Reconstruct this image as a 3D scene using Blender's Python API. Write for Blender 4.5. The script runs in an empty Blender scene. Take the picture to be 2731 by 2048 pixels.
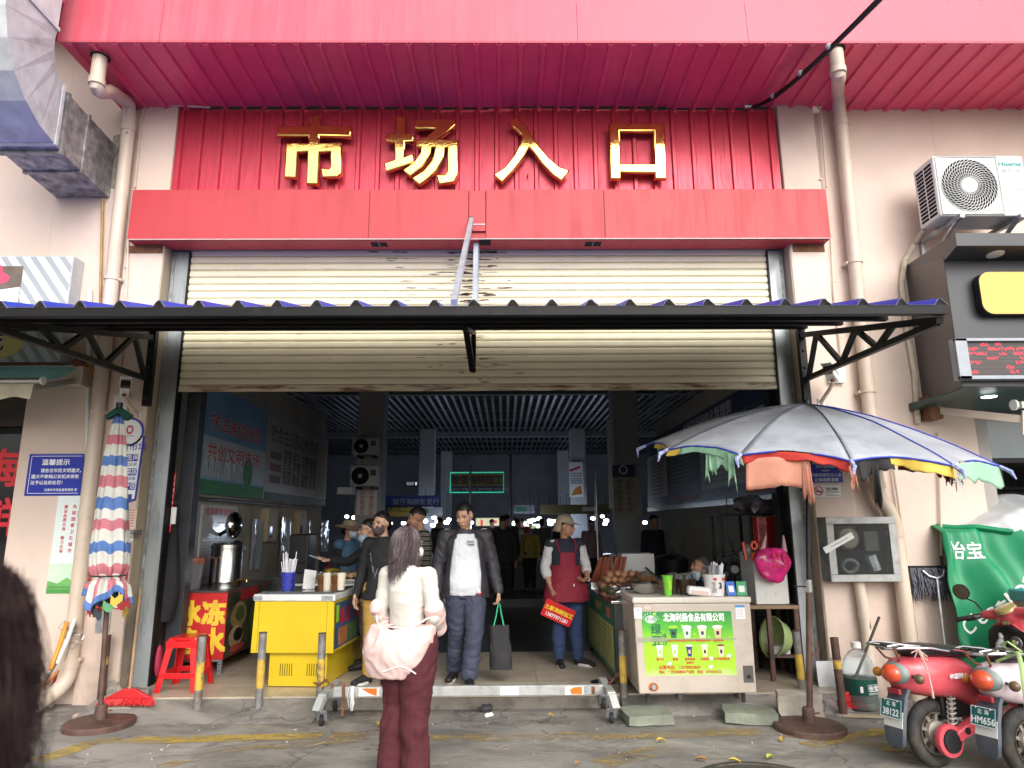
import bpy, bmesh, random
from math import *
from mathutils import Vector as V, Matrix as M, noise
random.seed(11)
sc = bpy.context.scene
col = sc.collection
rnd = random.uniform
# ------------------------------------------------------------------ camera
FPX = 1796.4
CAM = V((0.0, -6.9, 1.62))
PITCH, YAW, ROLL = radians(11.7), radians(.6), radians(.35)
FW = V((sin(YAW)*cos(PITCH), cos(YAW)*cos(PITCH), sin(PITCH)))
_r = V((cos(YAW), -sin(YAW), 0)); _u = _r.cross(FW)
RT = _r*cos(ROLL) - _u*sin(ROLL); UP = _u*cos(ROLL) + _r*sin(ROLL)
cd = bpy.data.cameras.new('camera'); cam = bpy.data.objects.new('camera', cd); col.objects.link(cam)
cd.sensor_width = 36; cd.lens = 36*FPX/2731; cd.clip_start = .05; cd.clip_end = 2000
cd.dof.use_dof = True; cd.dof.focus_distance = 6.9; cd.dof.aperture_fstop = 3.0
cam.matrix_world = M(((RT.x, UP.x, -FW.x, CAM.x), (RT.y, UP.y, -FW.y, CAM.y), (RT.z, UP.z, -FW.z, CAM.z), (0, 0, 0, 1)))
sc.camera = cam
def P(px, py, X=None, Y=None, Z=None):
 """survey helper: where the sight line of a point of the photograph meets a wall, floor or side plane of the place"""
 d = RT*(px-1365.5) + UP*(1024-py) + FW*FPX
 t = (Y-CAM.y)/d.y if Y is not None else (Z-CAM.z)/d.z if Z is not None else (X-CAM.x)/d.x
 return CAM + d*t
# ------------------------------------------------------------------ light
SUN_EL, SUN_AZ = radians(36), radians(160)
w = bpy.data.worlds.new("World"); sc.world = w; w.use_nodes = True
nt = w.node_tree; nt.nodes.clear()
sky = nt.nodes.new('ShaderNodeTexSky'); sky.sky_type = 'NISHITA'; sky.sun_disc = False
sky.sun_elevation = SUN_EL; sky.sun_rotation = SUN_AZ; sky.air_density = 1.2; sky.dust_density = 5; sky.ozone_density = .6
hs = nt.nodes.new('ShaderNodeHueSaturation'); hs.inputs['Saturation'].default_value = .25
bg = nt.nodes.new('ShaderNodeBackground'); bg.inputs['Strength'].default_value = .15
wo = nt.nodes.new('ShaderNodeOutputWorld')
nt.links.new(sky.outputs[0], hs.inputs['Color']); nt.links.new(hs.outputs[0], bg.inputs[0]); nt.links.new(bg.outputs[0], wo.inputs[0])
sd = bpy.data.lights.new('sun', 'SUN'); sd.energy = 1.1; sd.angle = radians(85); sd.color = (1, .95, .88)
sun = bpy.data.objects.new('sun', sd); col.objects.link(sun)
sdir = V((sin(SUN_AZ)*cos(SUN_EL), cos(SUN_AZ)*cos(SUN_EL), sin(SUN_EL)))
sun.rotation_euler = sdir.to_track_quat('Z', 'Y').to_euler(); sun.location = (6, -12, 14)
sc.view_settings.view_transform = 'Standard'; sc.view_settings.look = 'None'
sc.view_settings.exposure = .80; sc.view_settings.gamma = 1; sc.view_settings.use_curve_mapping = False
sc.render.engine = 'CYCLES'
sc.cycles.max_bounces = 8; sc.cycles.diffuse_bounces = 4; sc.cycles.caustics_reflective = False; sc.cycles.caustics_refractive = False
sc.cycles.use_denoising = True
# ------------------------------------------------------------------ helpers
W = {}
def hexc(h):
 c = [int(h[i:i+2], 16)/255 for i in (0, 2, 4)]
 return tuple(x/12.92 if x <= .04045 else ((x+.055)/1.055)**2.4 for x in c)
def lin(c): return hexc(c) if isinstance(c, str) else c
MC = {}
def mat(name, c, r=.6, m=0., var=.1, vs=5., st=(1, 1, 1), bump=0., bs=40., dirt=None, dc='4a3c30', ds=3., dst=(1, 1, 1), dt=(.5, .7), em=0., alpha=1., trans=0., spec=.5, pos=False, coat=0., dr=.85, lo=None, ior=1.45, tl=0):
 """one surface: colour with soft variation, an optional stain mask, grain as bump"""
 if name in MC: return MC[name]
 mt = bpy.data.materials.new(name); MC[name] = mt; mt.use_nodes = True
 n = mt.node_tree.nodes; L = mt.node_tree.links; b = n['Principled BSDF']
 c = lin(c)
 b.inputs['Roughness'].default_value = r; b.inputs['Metallic'].default_value = m
 b.inputs['Specular IOR Level'].default_value = spec; b.inputs['Alpha'].default_value = alpha
 b.inputs['Transmission Weight'].default_value = trans; b.inputs['Coat Weight'].default_value = coat; b.inputs['IOR'].default_value = ior
 b.inputs['Base Color'].default_value = (*c, 1)
 if em:
  b.inputs['Emission Color'].default_value = (*c, 1); b.inputs['Emission Strength'].default_value = em
 if pos: co = n.new('ShaderNodeNewGeometry').outputs['Position']
 else: co = n.new('ShaderNodeTexCoord').outputs['Object']
 def nz(scale, stretch, det=4, rough=.6):
  mp = n.new('ShaderNodeMapping'); mp.inputs['Scale'].default_value = stretch; L.new(co, mp.inputs[0])
  t = n.new('ShaderNodeTexNoise'); t.inputs['Scale'].default_value = scale; t.inputs['Detail'].default_value = det; t.inputs['Roughness'].default_value = rough
  L.new(mp.outputs[0], t.inputs['Vector']); return t.outputs['Fac']
 def mapr(x, a, b2, lo_=0., hi_=1.):
  q = n.new('ShaderNodeMapRange'); q.inputs[1].default_value = a; q.inputs[2].default_value = b2; q.inputs[3].default_value = lo_; q.inputs[4].default_value = hi_
  L.new(x, q.inputs[0]); return q.outputs[0]
 def mix(f, a, b2):
  q = n.new('ShaderNodeMix'); q.data_type = 'RGBA'
  L.new(f, q.inputs[0])
  for s, x in ((6, a), (7, b2)):
   if isinstance(x, tuple): q.inputs[s].default_value = (*x, 1)
   else: L.new(x, q.inputs[s])
  return q.outputs[2]
 out = None
 if var:
  out = mix(mapr(nz(vs, st), .3, .7), tuple(x*(1-var) for x in c), tuple(min(1, x*(1+var)) for x in c)); L.new(out, b.inputs['Base Color'])
 if dirt:
  f = mapr(nz(ds, dst, 6, .65), dt[0], dt[1], 0, dirt)
  if lo:   # the stain only lies below / above a height: (z0 full, z1 none)
   sp = n.new('ShaderNodeSeparateXYZ'); L.new(co, sp.inputs[0])
   mm = n.new('ShaderNodeMath'); mm.operation = 'MULTIPLY'; L.new(f, mm.inputs[0]); L.new(mapr(sp.outputs['XYZ'.index(lo[2]) if len(lo) > 2 else 2], lo[0], lo[1], 1, 0), mm.inputs[1]); f = mm.outputs[0]
  out = mix(f, out if out is not None else c, lin(dc)); L.new(out, b.inputs['Base Color'])
  q = n.new('ShaderNodeMix'); L.new(f, q.inputs[0]); q.inputs[2].default_value = r; q.inputs[3].default_value = dr; L.new(q.outputs[0], b.inputs['Roughness'])
 if bump:
  bp = n.new('ShaderNodeBump'); bp.inputs['Strength'].default_value = bump; bp.inputs['Distance'].default_value = .01
  L.new(nz(bs, st, 5), bp.inputs['Height']); L.new(bp.outputs[0], b.inputs['Normal'])
 if tl:   # thin cloth lets light through
  tn = n.new('ShaderNodeBsdfTranslucent'); tn.inputs[0].default_value = (*c, 1); ms = n.new('ShaderNodeMixShader'); ms.inputs[0].default_value = tl
  L.new(b.outputs[0], ms.inputs[1]); L.new(tn.outputs[0], ms.inputs[2]); L.new(ms.outputs[0], n['Material Output'].inputs[0])
 return mt
def bolden(me, b):
 if b <= 0: return me
 d = b*.5; vs = [v.co.copy() for v in me.vertices]; fs = [tuple(p.vertices) for p in me.polygons]; n = len(vs); V_, F_ = [], []
 for i, (x, y) in enumerate(((0, 0), (d, d), (-d, d), (d, -d), (-d, -d))):
  V_ += [(v.x+x, v.y+y, v.z-i*.002) for v in vs]; F_ += [tuple(k+i*n for k in f) for f in fs]
 me2 = bpy.data.meshes.new('lettering'); me2.from_pydata(V_, [], F_); me2.update(); return me2
class MB:
 """collects shapes into one mesh"""
 def __init__(s): s.v = []; s.f = []
 def add(s, vs, fs):
  o = len(s.v); s.v += [V(x) for x in vs]; s.f += [tuple(i+o for i in f) for f in fs]; return s
 def box(s, c, d, R=None):
  c = V(c); R = R or M.Identity(3); h = [x/2 for x in d]
  vs = [c + R @ V((x*h[0], y*h[1], z*h[2])) for x in (-1, 1) for y in (-1, 1) for z in (-1, 1)]
  return s.add(vs, [(0, 1, 3, 2), (4, 6, 7, 5), (0, 4, 5, 1), (2, 3, 7, 6), (0, 2, 6, 4), (1, 5, 7, 3)])
 def b2(s, a, b): return s.box([(x+y)/2 for x, y in zip(a, b)], [abs(x-y) for x, y in zip(a, b)])
 def bar(s, a, b, w, h, up=(0, 0, 1)):
  a, b = V(a), V(b); d = b-a; y = d.normalized(); x = y.cross(V(up))
  x = V((1, 0, 0)) if x.length < 1e-5 else x.normalized(); z = x.cross(y)
  return s.box((a+b)/2, (w, d.length, h), M((x, y, z)).transposed())
 def loft(s, rings, cap=True, close=True):
  n = len(rings[0]); o = len(s.v); s.v += [V(p) for r in rings for p in r]
  for i in range(len(rings)-1):
   for j in range(n if close else n-1):
    k = (j+1) % n; s.f.append((o+i*n+j, o+i*n+k, o+(i+1)*n+k, o+(i+1)*n+j))
  if cap and close:
   s.f.append(tuple(o+j for j in reversed(range(n)))); s.f.append(tuple(o+(len(rings)-1)*n+j for j in range(n)))
  return s
 def tube(s, pts, r, n=8, cap=True, flat=1.):
  pts = [V(p) for p in pts]; rs = r if isinstance(r, (list, tuple)) else [r]*len(pts); rings = []; px = None
  for i, p in enumerate(pts):
   d = (pts[min(i+1, len(pts)-1)] - pts[max(i-1, 0)])
   d = d.normalized() if d.length > 1e-9 else V((0, 0, 1))
   if px is None: px = d.cross(V((0, 0, 1)) if abs(d.z) < .9 else V((0, 1, 0)))
   x = px - d*px.dot(d)
   x = x.normalized() if x.length > 1e-6 else d.orthogonal().normalized()
   px = x; y = d.cross(x)
   rings.append([p + (x*cos(2*pi*j/n)+y*sin(2*pi*j/n)*flat)*rs[i] for j in range(n)])
  return s.loft(rings, cap)
 def caps(s, a, b, ra, rb, n=12):
  a, b = V(a), V(b); d = (b-a).normalized() if (b-a).length > 1e-6 else V((0, 0, 1))
  pts = [a-d*ra*.99, a-d*ra*.87, a-d*ra*.5, a, b, b+d*rb*.5, b+d*rb*.87, b+d*rb*.99]
  return s.tube(pts, [ra*.14, ra*.5, ra*.87, ra, rb, rb*.87, rb*.5, rb*.14], n)
 def ell(s, c, r, R=None, nu=16, nv=10):
  c = V(c); r = (r,)*3 if isinstance(r, (int, float)) else r; R = R or M.Identity(3); rings = []
  for i in range(nv+1):
   t = -pi/2 + pi*(i*.96+nv*.02)/nv
   rings.append([c + R @ V((cos(t)*cos(2*pi*j/nu)*r[0], cos(t)*sin(2*pi*j/nu)*r[1], sin(t)*r[2])) for j in range(nu)])
  return s.loft(rings)
 def lathe(s, prof, c=(0, 0, 0), R=None, n=24, cap=True):
  c = V(c); R = R or M.Identity(3)
  return s.loft([[c + R @ V((r*cos(2*pi*j/n), r*sin(2*pi*j/n), z)) for j in range(n)] for r, z in prof], cap)
 def prism(s, poly, o, u, v, d):
  """polygon in the plane o + u*x + v*y, pushed along the vector d"""
  o, u, v, d = V(o), V(u), V(v), V(d); a = [o+u*x+v*y for x, y in poly]; n = len(a)
  return s.add(a+[p+d for p in a], [tuple(range(n)), tuple(reversed(range(n, 2*n)))] + [(i, i+n, (i+1) % n+n, (i+1) % n) for i in range(n)])
 def quad(s, *p): return s.add(p, [tuple(range(len(p)))])
 def grid(s, f, nu, nv):
  o = len(s.v); s.v += [V(f(i/nu, j/nv)) for j in range(nv+1) for i in range(nu+1)]
  for j in range(nv):
   for i in range(nu):
    a = o+j*(nu+1)+i; s.f.append((a, a+1, a+nu+2, a+nu+1))
  return s
 def mesh(s, name):
  me = bpy.data.meshes.new(name); me.from_pydata(s.v, [], s.f); me.update(); return me
 def build(s, name, m=None, parent=None, smooth=False, bevel=0, sub=0, solid=0, angle=None):
  me = s.mesh(name)
  if smooth: me.polygons.foreach_set('use_smooth', [True]*len(me.polygons))
  return link(name, me, m, parent, bevel, sub, solid, angle, smooth)
def link(name, me, m, parent=None, bevel=0, sub=0, solid=0, angle=None, smooth=False):
 bm = bmesh.new(); bm.from_mesh(me); bmesh.ops.recalc_face_normals(bm, faces=bm.faces); bm.to_mesh(me); bm.free()
 o = bpy.data.objects.new(name, me); col.objects.link(o)
 if m: me.materials.append(m)
 if smooth: me.set_sharp_from_angle(angle=angle or radians(38))
 if solid:
  md = o.modifiers.new('solid', 'SOLIDIFY'); md.thickness = solid; md.offset = 0
 if sub:
  md = o.modifiers.new('sub', 'SUBSURF'); md.levels = md.render_levels = sub
 if bevel:
  md = o.modifiers.new('bevel', 'BEVEL'); md.width = bevel; md.segments = 2; md.limit_method = 'ANGLE'; md.angle_limit = radians(40)
 W[o] = M.Identity(4)
 if parent: put(o, parent)
 return o
def put(o, parent):
 o.parent = parent; o.matrix_parent_inverse = W[parent].inverted()
def tag(o, label=None, cat=None, group=None, kind=None):
 for k, x in (('label', label), ('category', cat), ('group', group), ('kind', kind)):
  if x: o[k] = x
 return o
def thing(name, label, cat, loc=(0, 0, 0), group=None):
 o = bpy.data.objects.new(name, None); col.objects.link(o); o.location = loc; o.empty_display_size = .1
 W[o] = M.Translation(V(loc)); return tag(o, label, cat, group)
def struct(o): o['kind'] = 'structure'; return o
def stuff(o): o['kind'] = 'stuff'; return o
def dup(t, loc=None, label=None, group=None, rz=None, swap=None):
 def cp(o, par):
  c = o.copy(); col.objects.link(c); W[c] = W[o].copy()
  if par: c.parent = par; c.matrix_parent_inverse = o.matrix_parent_inverse.copy()
  if swap and c.type == 'MESH' and c.data.materials and c.data.materials[0] in swap:
   c.data = c.data.copy(); c.data.materials[0] = swap[o.data.materials[0]]
  for ch in list(o.children): cp(ch, c)
  return c
 r = cp(t, None)
 if loc is not None: r.location = loc
 if rz is not None: r.rotation_euler.z = rz
 return tag(r, label, None, group)
def text(s, pos, size, m, parent, right=(1, 0, 0), up=(0, 0, 1), bold=.012, wx=1., align='CENTER', vert=False, line=1., ext=0., gap=1., name='lettering', shear=0.):
 c = bpy.data.curves.new(name, 'FONT'); c.body = '\n'.join(s) if vert else s
 c.align_x = align; c.space_line = line; c.extrude = ext; c.space_character = gap; c.shear = shear; c.resolution_u = 2
 o = bpy.data.objects.new(name, c); col.objects.link(o); me = bpy.data.meshes.new_from_object(o); bpy.data.objects.remove(o)
 me = bolden(me, bold); me.materials.clear(); me.materials.append(m); o = bpy.data.objects.new(name, me); col.objects.link(o)
 r, u = V(right).normalized(), V(up).normalized(); n = r.cross(u)
 mx = M((r, u, n)).transposed().to_4x4() @ M.Diagonal((size*wx, size, size, 1)); mx.translation = V(pos)
 me.transform(mx); W[o] = M.Identity(4)
 if parent: put(o, parent)
 return o
class Board:
 """a flat printed face: u to the right, v up, measured in metres from its lower left corner"""
 def __init__(s, t, o, right, up, w, h):
  s.t, s.o, s.r, s.u, s.w, s.h = t, V(o), V(right).normalized(), V(up).normalized(), w, h; s.n = s.r.cross(s.u)
 def at(s, u, v, l=.002): return s.o + s.r*u + s.u*v + s.n*l
 def rects(s, name, rs, m, l=.0015):
  mb = MB()
  for u0, v0, u1, v1 in rs: mb.quad(s.at(u0, v0, l), s.at(u1, v0, l), s.at(u1, v1, l), s.at(u0, v1, l))
  return mb.build(name, m, s.t)
 def poly(s, name, pts, m, l=.0015):
  return MB().quad(*[s.at(u, v, l) for u, v in pts]).build(name, m, s.t)
 def disc(s, name, u, v, ru, rv, m, l=.002, r0=0, n=28):
  mb = MB(); c = [(u+ru*cos(2*pi*i/n), v+rv*sin(2*pi*i/n)) for i in range(n)]
  if r0:
   d = [(u+ru*r0*cos(2*pi*i/n), v+rv*r0*sin(2*pi*i/n)) for i in range(n)]
   mb.add([s.at(*p, l) for p in c+d], [(i, (i+1) % n, (i+1) % n+n, i+n) for i in range(n)])
  else: mb.quad(*[s.at(*p, l) for p in c])
  return mb.build(name, m, s.t)
 def text(s, t, u, v, size, m, l=.003, **k): return text(t, s.at(u, v, l), size, m, s.t, s.r, s.u, **k)
 def slab(s, name, m, d=.01, bevel=0):
  return MB().prism([(0, 0), (s.w, 0), (s.w, s.h), (0, s.h)], s.o, s.r, s.u, -s.n*d).build(name, m, s.t, bevel=bevel)
# ------------------------------------------------------------------ surfaces
cream = mat('cream_render', (.63, .505, .435), .75, var=.05, vs=1.3, bump=.12, bs=45, dirt=.7, dc='8a7260', ds=1.6, dst=(3, 3, .35), dt=(.5, .78))
creamlow = mat('cream_render_low', (.63, .505, .435), .75, var=.08, vs=1.3, bump=.15, bs=45, dirt=.8, dc='6b5a4c', ds=2.6, dst=(1.2, 1.2, .7), dt=(.38, .68), lo=(-.1, .9))
pvc = mat('cream_pvc', (.58, .48, .39), .42, var=.06, vs=3, dirt=.3, dc='6d5a48', ds=4, dst=(1, 1, .4), dt=(.5, .8), bump=.03)
redsheet = mat('red_sheet_metal', (.50, .04, .07), .34, m=.25, var=.12, vs=4, st=(6, 6, .7), dirt=.45, dc='5a1a20', ds=5, dst=(5, 1, .6), dt=(.5, .85), bump=.05, bs=6)
soffred = mat('red_soffit_sheet', (.76, .10, .185), .42, m=.15, var=.12, vs=2.5, st=(1, .4, 1), dirt=.3, dc='7a3040', ds=6, dst=(4, 1, 1), dt=(.55, .85))
fasred = mat('red_fascia_sheet', (.52, .07, .11), .5, m=.1, var=.06, vs=2, coat=.1, dirt=.6, dc='a8747c', ds=2, dst=(6, 1, .35), dt=(.45, .8), bump=.06, bs=3)
beamred = mat('red_composite_panel', (.44, .04, .05), .5, var=.05, vs=2, dirt=.5, dc='8a3a34', ds=2.2, dst=(5, 2, .5), dt=(.48, .8), bump=.05, bs=4)
galv = mat('galvanised_steel', (.45, .48, .52), .38, m=.85, var=.3, vs=14, dirt=.5, dc='5a5048', ds=5, dt=(.5, .75), bump=.12, bs=25)
galvdark = mat('weathered_zinc', (.36, .37, .37), .5, m=.5, var=.4, vs=9, dirt=.6, dc='5a544c', ds=8, dt=(.4, .65), bump=.3, bs=30)
guide = mat('grey_steel_guide', (.33, .36, .37), .45, m=.6, var=.15, vs=3, st=(1, 1, .3), dirt=.5, dc='47413a', ds=5, dst=(2, 2, .4), dt=(.5, .75))
blacksteel = mat('black_steel', (.007, .007, .008), .5, spec=.25, var=.3, vs=9, dirt=.25, dc='4b4a48', ds=9, dt=(.6, .8), bump=.1, bs=30)
slat = mat('cream_shutter_slat', (.74, .68, .50), .42, var=.05, vs=2, dirt=.65, dc='45413a', ds=5, dst=(.7, 1, 9), dt=(.62, .74), pos=True)
rust = mat('rusty_steel', (.16, .07, .035), .8, var=.4, vs=9, dirt=.6, dc='5b3a26', ds=12, bump=.3)
darkrust = mat('brown_painted_iron', (.085, .045, .036), .6, var=.35, vs=9, dirt=.5, dc='6e5a4d', ds=10, dt=(.5, .75), bump=.2)
blackv = mat('black_void', (.008, .008, .01), .9, var=0)
black = mat('black_plastic', (.012, .012, .013), .4, var=.2)
rubber = mat('black_rubber', (.02, .02, .02), .75, var=.3, vs=12, dirt=.5, dc='6b6258', ds=8, dt=(.45, .75), bump=.2)
chrome = mat('chrome', (.62, .62, .63), .12, m=1, var=.1)
steel = mat('stainless_steel', (.55, .55, .54), .22, m=1, var=.1, vs=4, st=(1, 1, .1))
white = mat('white_paint', (.78, .78, .76), .45, var=.04)
offwhite = mat('off_white_plastic', (.68, .69, .66), .4, var=.05, dirt=.25, dc='7d7566', ds=5, dt=(.5, .85))
gold = mat('polished_gold', (.85, .58, .16), .1, m=1, var=.06, vs=3, bump=.28, bs=7)
blueink = mat('blue_sign_print', (.012, .028, .33), .4, var=.05)
whiteink = mat('white_print', (.8, .82, .84), .5, var=0)
redink = mat('red_print', (.55, .015, .03), .5, var=.05)
blackink = mat('black_print', (.015, .014, .02), .5, var=0)
greyink = mat('grey_print', (.3, .3, .32), .6, var=0)
goldink = mat('yellow_print', (.78, .52, .04), .5, var=.06, dirt=.3, dc='8a6a20', ds=8)
greenink = mat('green_print', (.02, .2, .06), .5, var=.15)
limeink = mat('lime_print', (.28, .55, .02), .5, var=.15, vs=3)
paper = mat('white_paper', (.72, .73, .73), .6, var=.04)
glass = mat('window_glass', (.9, .95, .95), .04, var=0, trans=1., ior=1.45)
darkglass = mat('dark_glass', (.012, .013, .015), .06, var=0, spec=.6)
clearp = mat('clear_plastic', (.85, .92, .92), .08, var=0, trans=.95, alpha=.5, ior=1.2)
skin = mat('warm_skin', (.50, .29, .20), .5, var=.1, vs=9)
skind = mat('tanned_skin', (.40, .205, .13), .5, var=.12, vs=9)
hairm = mat('black_hair', (.008, .0075, .008), .5, var=.3, vs=30, bump=.25, bs=90)
def street_mat():
 mt = bpy.data.materials.new('worn_concrete_street'); mt.use_nodes = True
 n = mt.node_tree.nodes; L = mt.node_tree.links; b = n['Principled BSDF']
 pos = n.new('ShaderNodeNewGeometry').outputs['Position']
 def nz(s, st=(1, 1, 1), det=6, rough=.62, dist=0.):
  mp = n.new('ShaderNodeMapping'); mp.inputs['Scale'].default_value = st; L.new(pos, mp.inputs[0])
  t = n.new('ShaderNodeTexNoise'); t.inputs['Scale'].default_value = s; t.inputs['Detail'].default_value = det; t.inputs['Roughness'].default_value = rough; t.inputs['Distortion'].default_value = dist
  L.new(mp.outputs[0], t.inputs['Vector']); return t.outputs['Fac']
 def mr(x, a, c, lo=0., hi=1.):
  q = n.new('ShaderNodeMapRange'); L.new(x, q.inputs[0])
  for i, y in enumerate((a, c, lo, hi)): q.inputs[i+1].default_value = y
  return q.outputs[0]
 def mix(f, a, c):
  q = n.new('ShaderNodeMix'); q.data_type = 'RGBA'; L.new(f, q.inputs[0])
  for s, x in ((6, a), (7, c)):
   if isinstance(x, tuple): q.inputs[s].default_value = (*x, 1)
   else: L.new(x, q.inputs[s])
  return q.outputs[2]
 c = mix(mr(nz(1.1, (1, 1.6, 1), 6, .6, .6), .35, .65), (.115, .11, .103), (.29, .272, .248))
 c = mix(mr(nz(2.3, (1, 2.2, 1), 8, .7, 1.2), .52, .7, 0, .8), c, (.075, .07, .066))          # tarry patches
 c = mix(mr(nz(3.1, (1, 1.5, 1), 8, .7, 1.5), .56, .72, 0, .7), c, (.30, .25, .17))           # sandy scuffs
 c = mix(mr(nz(60, (1, 1, 1), 3), .55, .75, 0, .5), c, (.29, .28, .26))                        # grit
 v = n.new('ShaderNodeTexVoronoi'); v.feature = 'DISTANCE_TO_EDGE'; v.inputs['Scale'].default_value = .55
 ad = n.new('ShaderNodeVectorMath'); ad.operation = 'ADD'; nn = n.new('ShaderNodeTexNoise'); nn.inputs['Scale'].default_value = 2.2; nn.inputs['Detail'].default_value = 6
 L.new(pos, nn.inputs['Vector']); L.new(pos, ad.inputs[0]); L.new(nn.outputs['Color'], ad.inputs[1]); L.new(ad.outputs[0], v.inputs['Vector'])
 c = mix(mr(v.outputs['Distance'], .0, .008, .85, 0), c, (.05, .045, .04))
 L.new(c, b.inputs['Base Color'])
 L.new(mr(nz(2.3, (1, 2.2, 1), 8, .7, 1.2), .5, .7, .8, .5), b.inputs['Roughness'])
 bp = n.new('ShaderNodeBump'); bp.inputs['Strength'].default_value = .9; bp.inputs['Distance'].default_value = .014
 L.new(nz(14, (1, 1.4, 1), 9, .7), bp.inputs['Height']); L.new(bp.outputs[0], b.inputs['Normal'])
 return mt
streetm = street_mat()
def paint_mat(name, c, lo, hi):
 """worn road paint: holes where it has gone"""
 mt = bpy.data.materials.new(name); mt.use_nodes = True
 n = mt.node_tree.nodes; L = mt.node_tree.links; b = n['Principled BSDF']; b.inputs['Base Color'].default_value = (*lin(c), 1); b.inputs['Roughness'].default_value = .7
 pos = n.new('ShaderNodeNewGeometry').outputs['Position']
 mp = n.new('ShaderNodeMapping'); mp.inputs['Scale'].default_value = (1, 2.6, 1); L.new(pos, mp.inputs[0])
 t = n.new('ShaderNodeTexNoise'); t.inputs['Scale'].default_value = 2.6; t.inputs['Detail'].default_value = 9; t.inputs['Roughness'].default_value = .74; t.inputs['Distortion'].default_value = .8
 L.new(mp.outputs[0], t.inputs['Vector']); q = n.new('ShaderNodeMapRange'); L.new(t.outputs['Fac'], q.inputs[0])
 for i, y in enumerate((lo, hi, 0, .9)): q.inputs[i+1].default_value = y
 L.new(q.outputs[0], b.inputs['Alpha']); return mt
struct(MB().grid(lambda u, v: (-60+120*u, -60+60*v, 0), 40, 40).build('street', streetm))
apr = MB()
for x0, x1, y1 in ((-3.66, -1.62, -.86), (1.02, 3.0, -.72)):
 apr.add([(x0, y1, -.01), (x1, y1, -.01), (x1, -.43, .105), (x0, -.43, .105), (x0, -.4, -.01), (x1, -.4, -.01)], [(0, 1, 2, 3), (1, 5, 2), (0, 3, 4), (3, 2, 5, 4)])
struct(apr.build('pavement', streetm))
yl = paint_mat('worn_yellow_paint', (.40, .28, .06), .40, .56); yl2 = paint_mat('faint_yellow_paint', (.33, .235, .09), .45, .62)
def strip(pts, wd, z=.004):
 mb = MB(); mb.grid(lambda u, v: ipol(pts, u, wd*(v-.5), z), 24, 1); return mb
def ipol(pts, u, o, z):
 k = min(int(u*(len(pts)-1)), len(pts)-2); t = u*(len(pts)-1)-k; a, b = V(pts[k]), V(pts[k+1]); p = a.lerp(b, t); d = (b-a).normalized()
 return (p.x-d.y*o, p.y+d.x*o, z)
def G(x, y): q = P(x, y, Z=0); return (q.x, q.y)
struct(strip([G(100, 2030), G(260, 1978), G(520, 1972), G(860, 1962)], .17).build('road_marking', yl))
struct(strip([G(420, 2048), G(620, 2000), G(980, 1972)], .12, .005).build('road_marking', yl2))
struct(strip([G(880, 1962), G(1300, 1968), G(1650, 1962), G(2050, 1950), G(2330, 1985), G(2520, 2040)], .19, .0045).build('road_marking', yl2))
struct(strip([G(1600, 2040), G(1800, 1990)], .2, .0055).build('road_marking', yl2))
struct(strip([G(2150, 1990), G(2360, 1950), G(2480, 1975)], .15, .006).build('road_marking', yl))
tilem = mat('beige_floor_tile', (.42, .36, .28), .32, var=.08, vs=1.7, dirt=.5, dc='4e453b', ds=2.5, dt=(.5, .75), pos=True, bump=.05, bs=3)
shadefloorm = mat('shade_dark_floor', (.035, .037, .042), .28, var=.35, vs=3, pos=True, bump=.15, bs=9)  # glossy hall floor, with the indoor darkness put into its colour
kerbm = mat('worn_step_edge', (.2, .18, .155), .8, var=.3, vs=3, dirt=.7, dc='35302a', ds=4, bump=.4, bs=14, pos=True)
fl = struct(MB().b2((-3.62, -.42, -.05), (3.02, 34, .112)).build('market_floor', kerbm))
struct(MB().quad((-14, 1.62, .1165), (14, 1.62, .1165), (14, 36, .1165), (-14, 36, .1165)).build('hall_floor', shadefloorm))
tx = [-3.62, -2.9, -2.1, -1.3, -.5, .3, 1.1, 1.9, 2.7, 3.02]; ty = [-.43, .02, .82, 1.62]
for i in range(len(tx)-1):
 for j in range(len(ty)-1):
  MB().b2((tx[i]+.0025, ty[j]+.0025, .1), (tx[i+1]-.0025, ty[j+1]-.0025, .1205+rnd(-.0006, .0006))).build('tile', tilem, fl)
YW, YP = -.12, -.17
bld = thing('market_building', 'pale cream rendered market front with red metal eaves over a wide shuttered gateway', 'building', (0, 0, 0))
def wallbox(a, b, m=None, name='wall'): return MB().b2(a, b).build(name, m or creamlow, bld)
wallbox((-4.86, YW, -.02), (-3.62, .1, 7.04)); wallbox((-14, YW, 2.95), (-4.862, .1, 7.04)); wallbox((-14, YW, -.02), (-4.862, .1, .25))
wallbox((3.06, YW, -.02), (4.80, .1, 6.6)); wallbox((4.802, YW, 2.92), (14, .1, 6.6))
wallbox((-3.618, -.04, 4.56), (3.058, .1, 6.6))
pl = MB().b2((-4.02, YP, -.02), (-3.615, YW+.001, 6.35)).build('pilaster', creamlow, bld, bevel=.012)
MB().b2((3.055, YP, -.02), (3.46, YW+.001, 6.35)).build('pilaster', creamlow, bld, bevel=.012)
reveal = mat('dull_brown_reveal', (.40, .335, .25), .8, var=.08, vs=2, dirt=.6, dc='5a5a55', ds=2, dt=(.42, .6), lo=(.95, 1.05), bump=.1)
MB().b2((-3.628, YP+.015, .0), (-3.606, .14, 4.54)).build('reveal', reveal, bld); MB().b2((3.046, YP+.015, .0), (3.07, .14, 4.54)).build('reveal', reveal, bld)
rub = mat('exposed_rubble', (.25, .22, .19), .9, var=.45, vs=14, bump=.8, bs=22)
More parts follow.
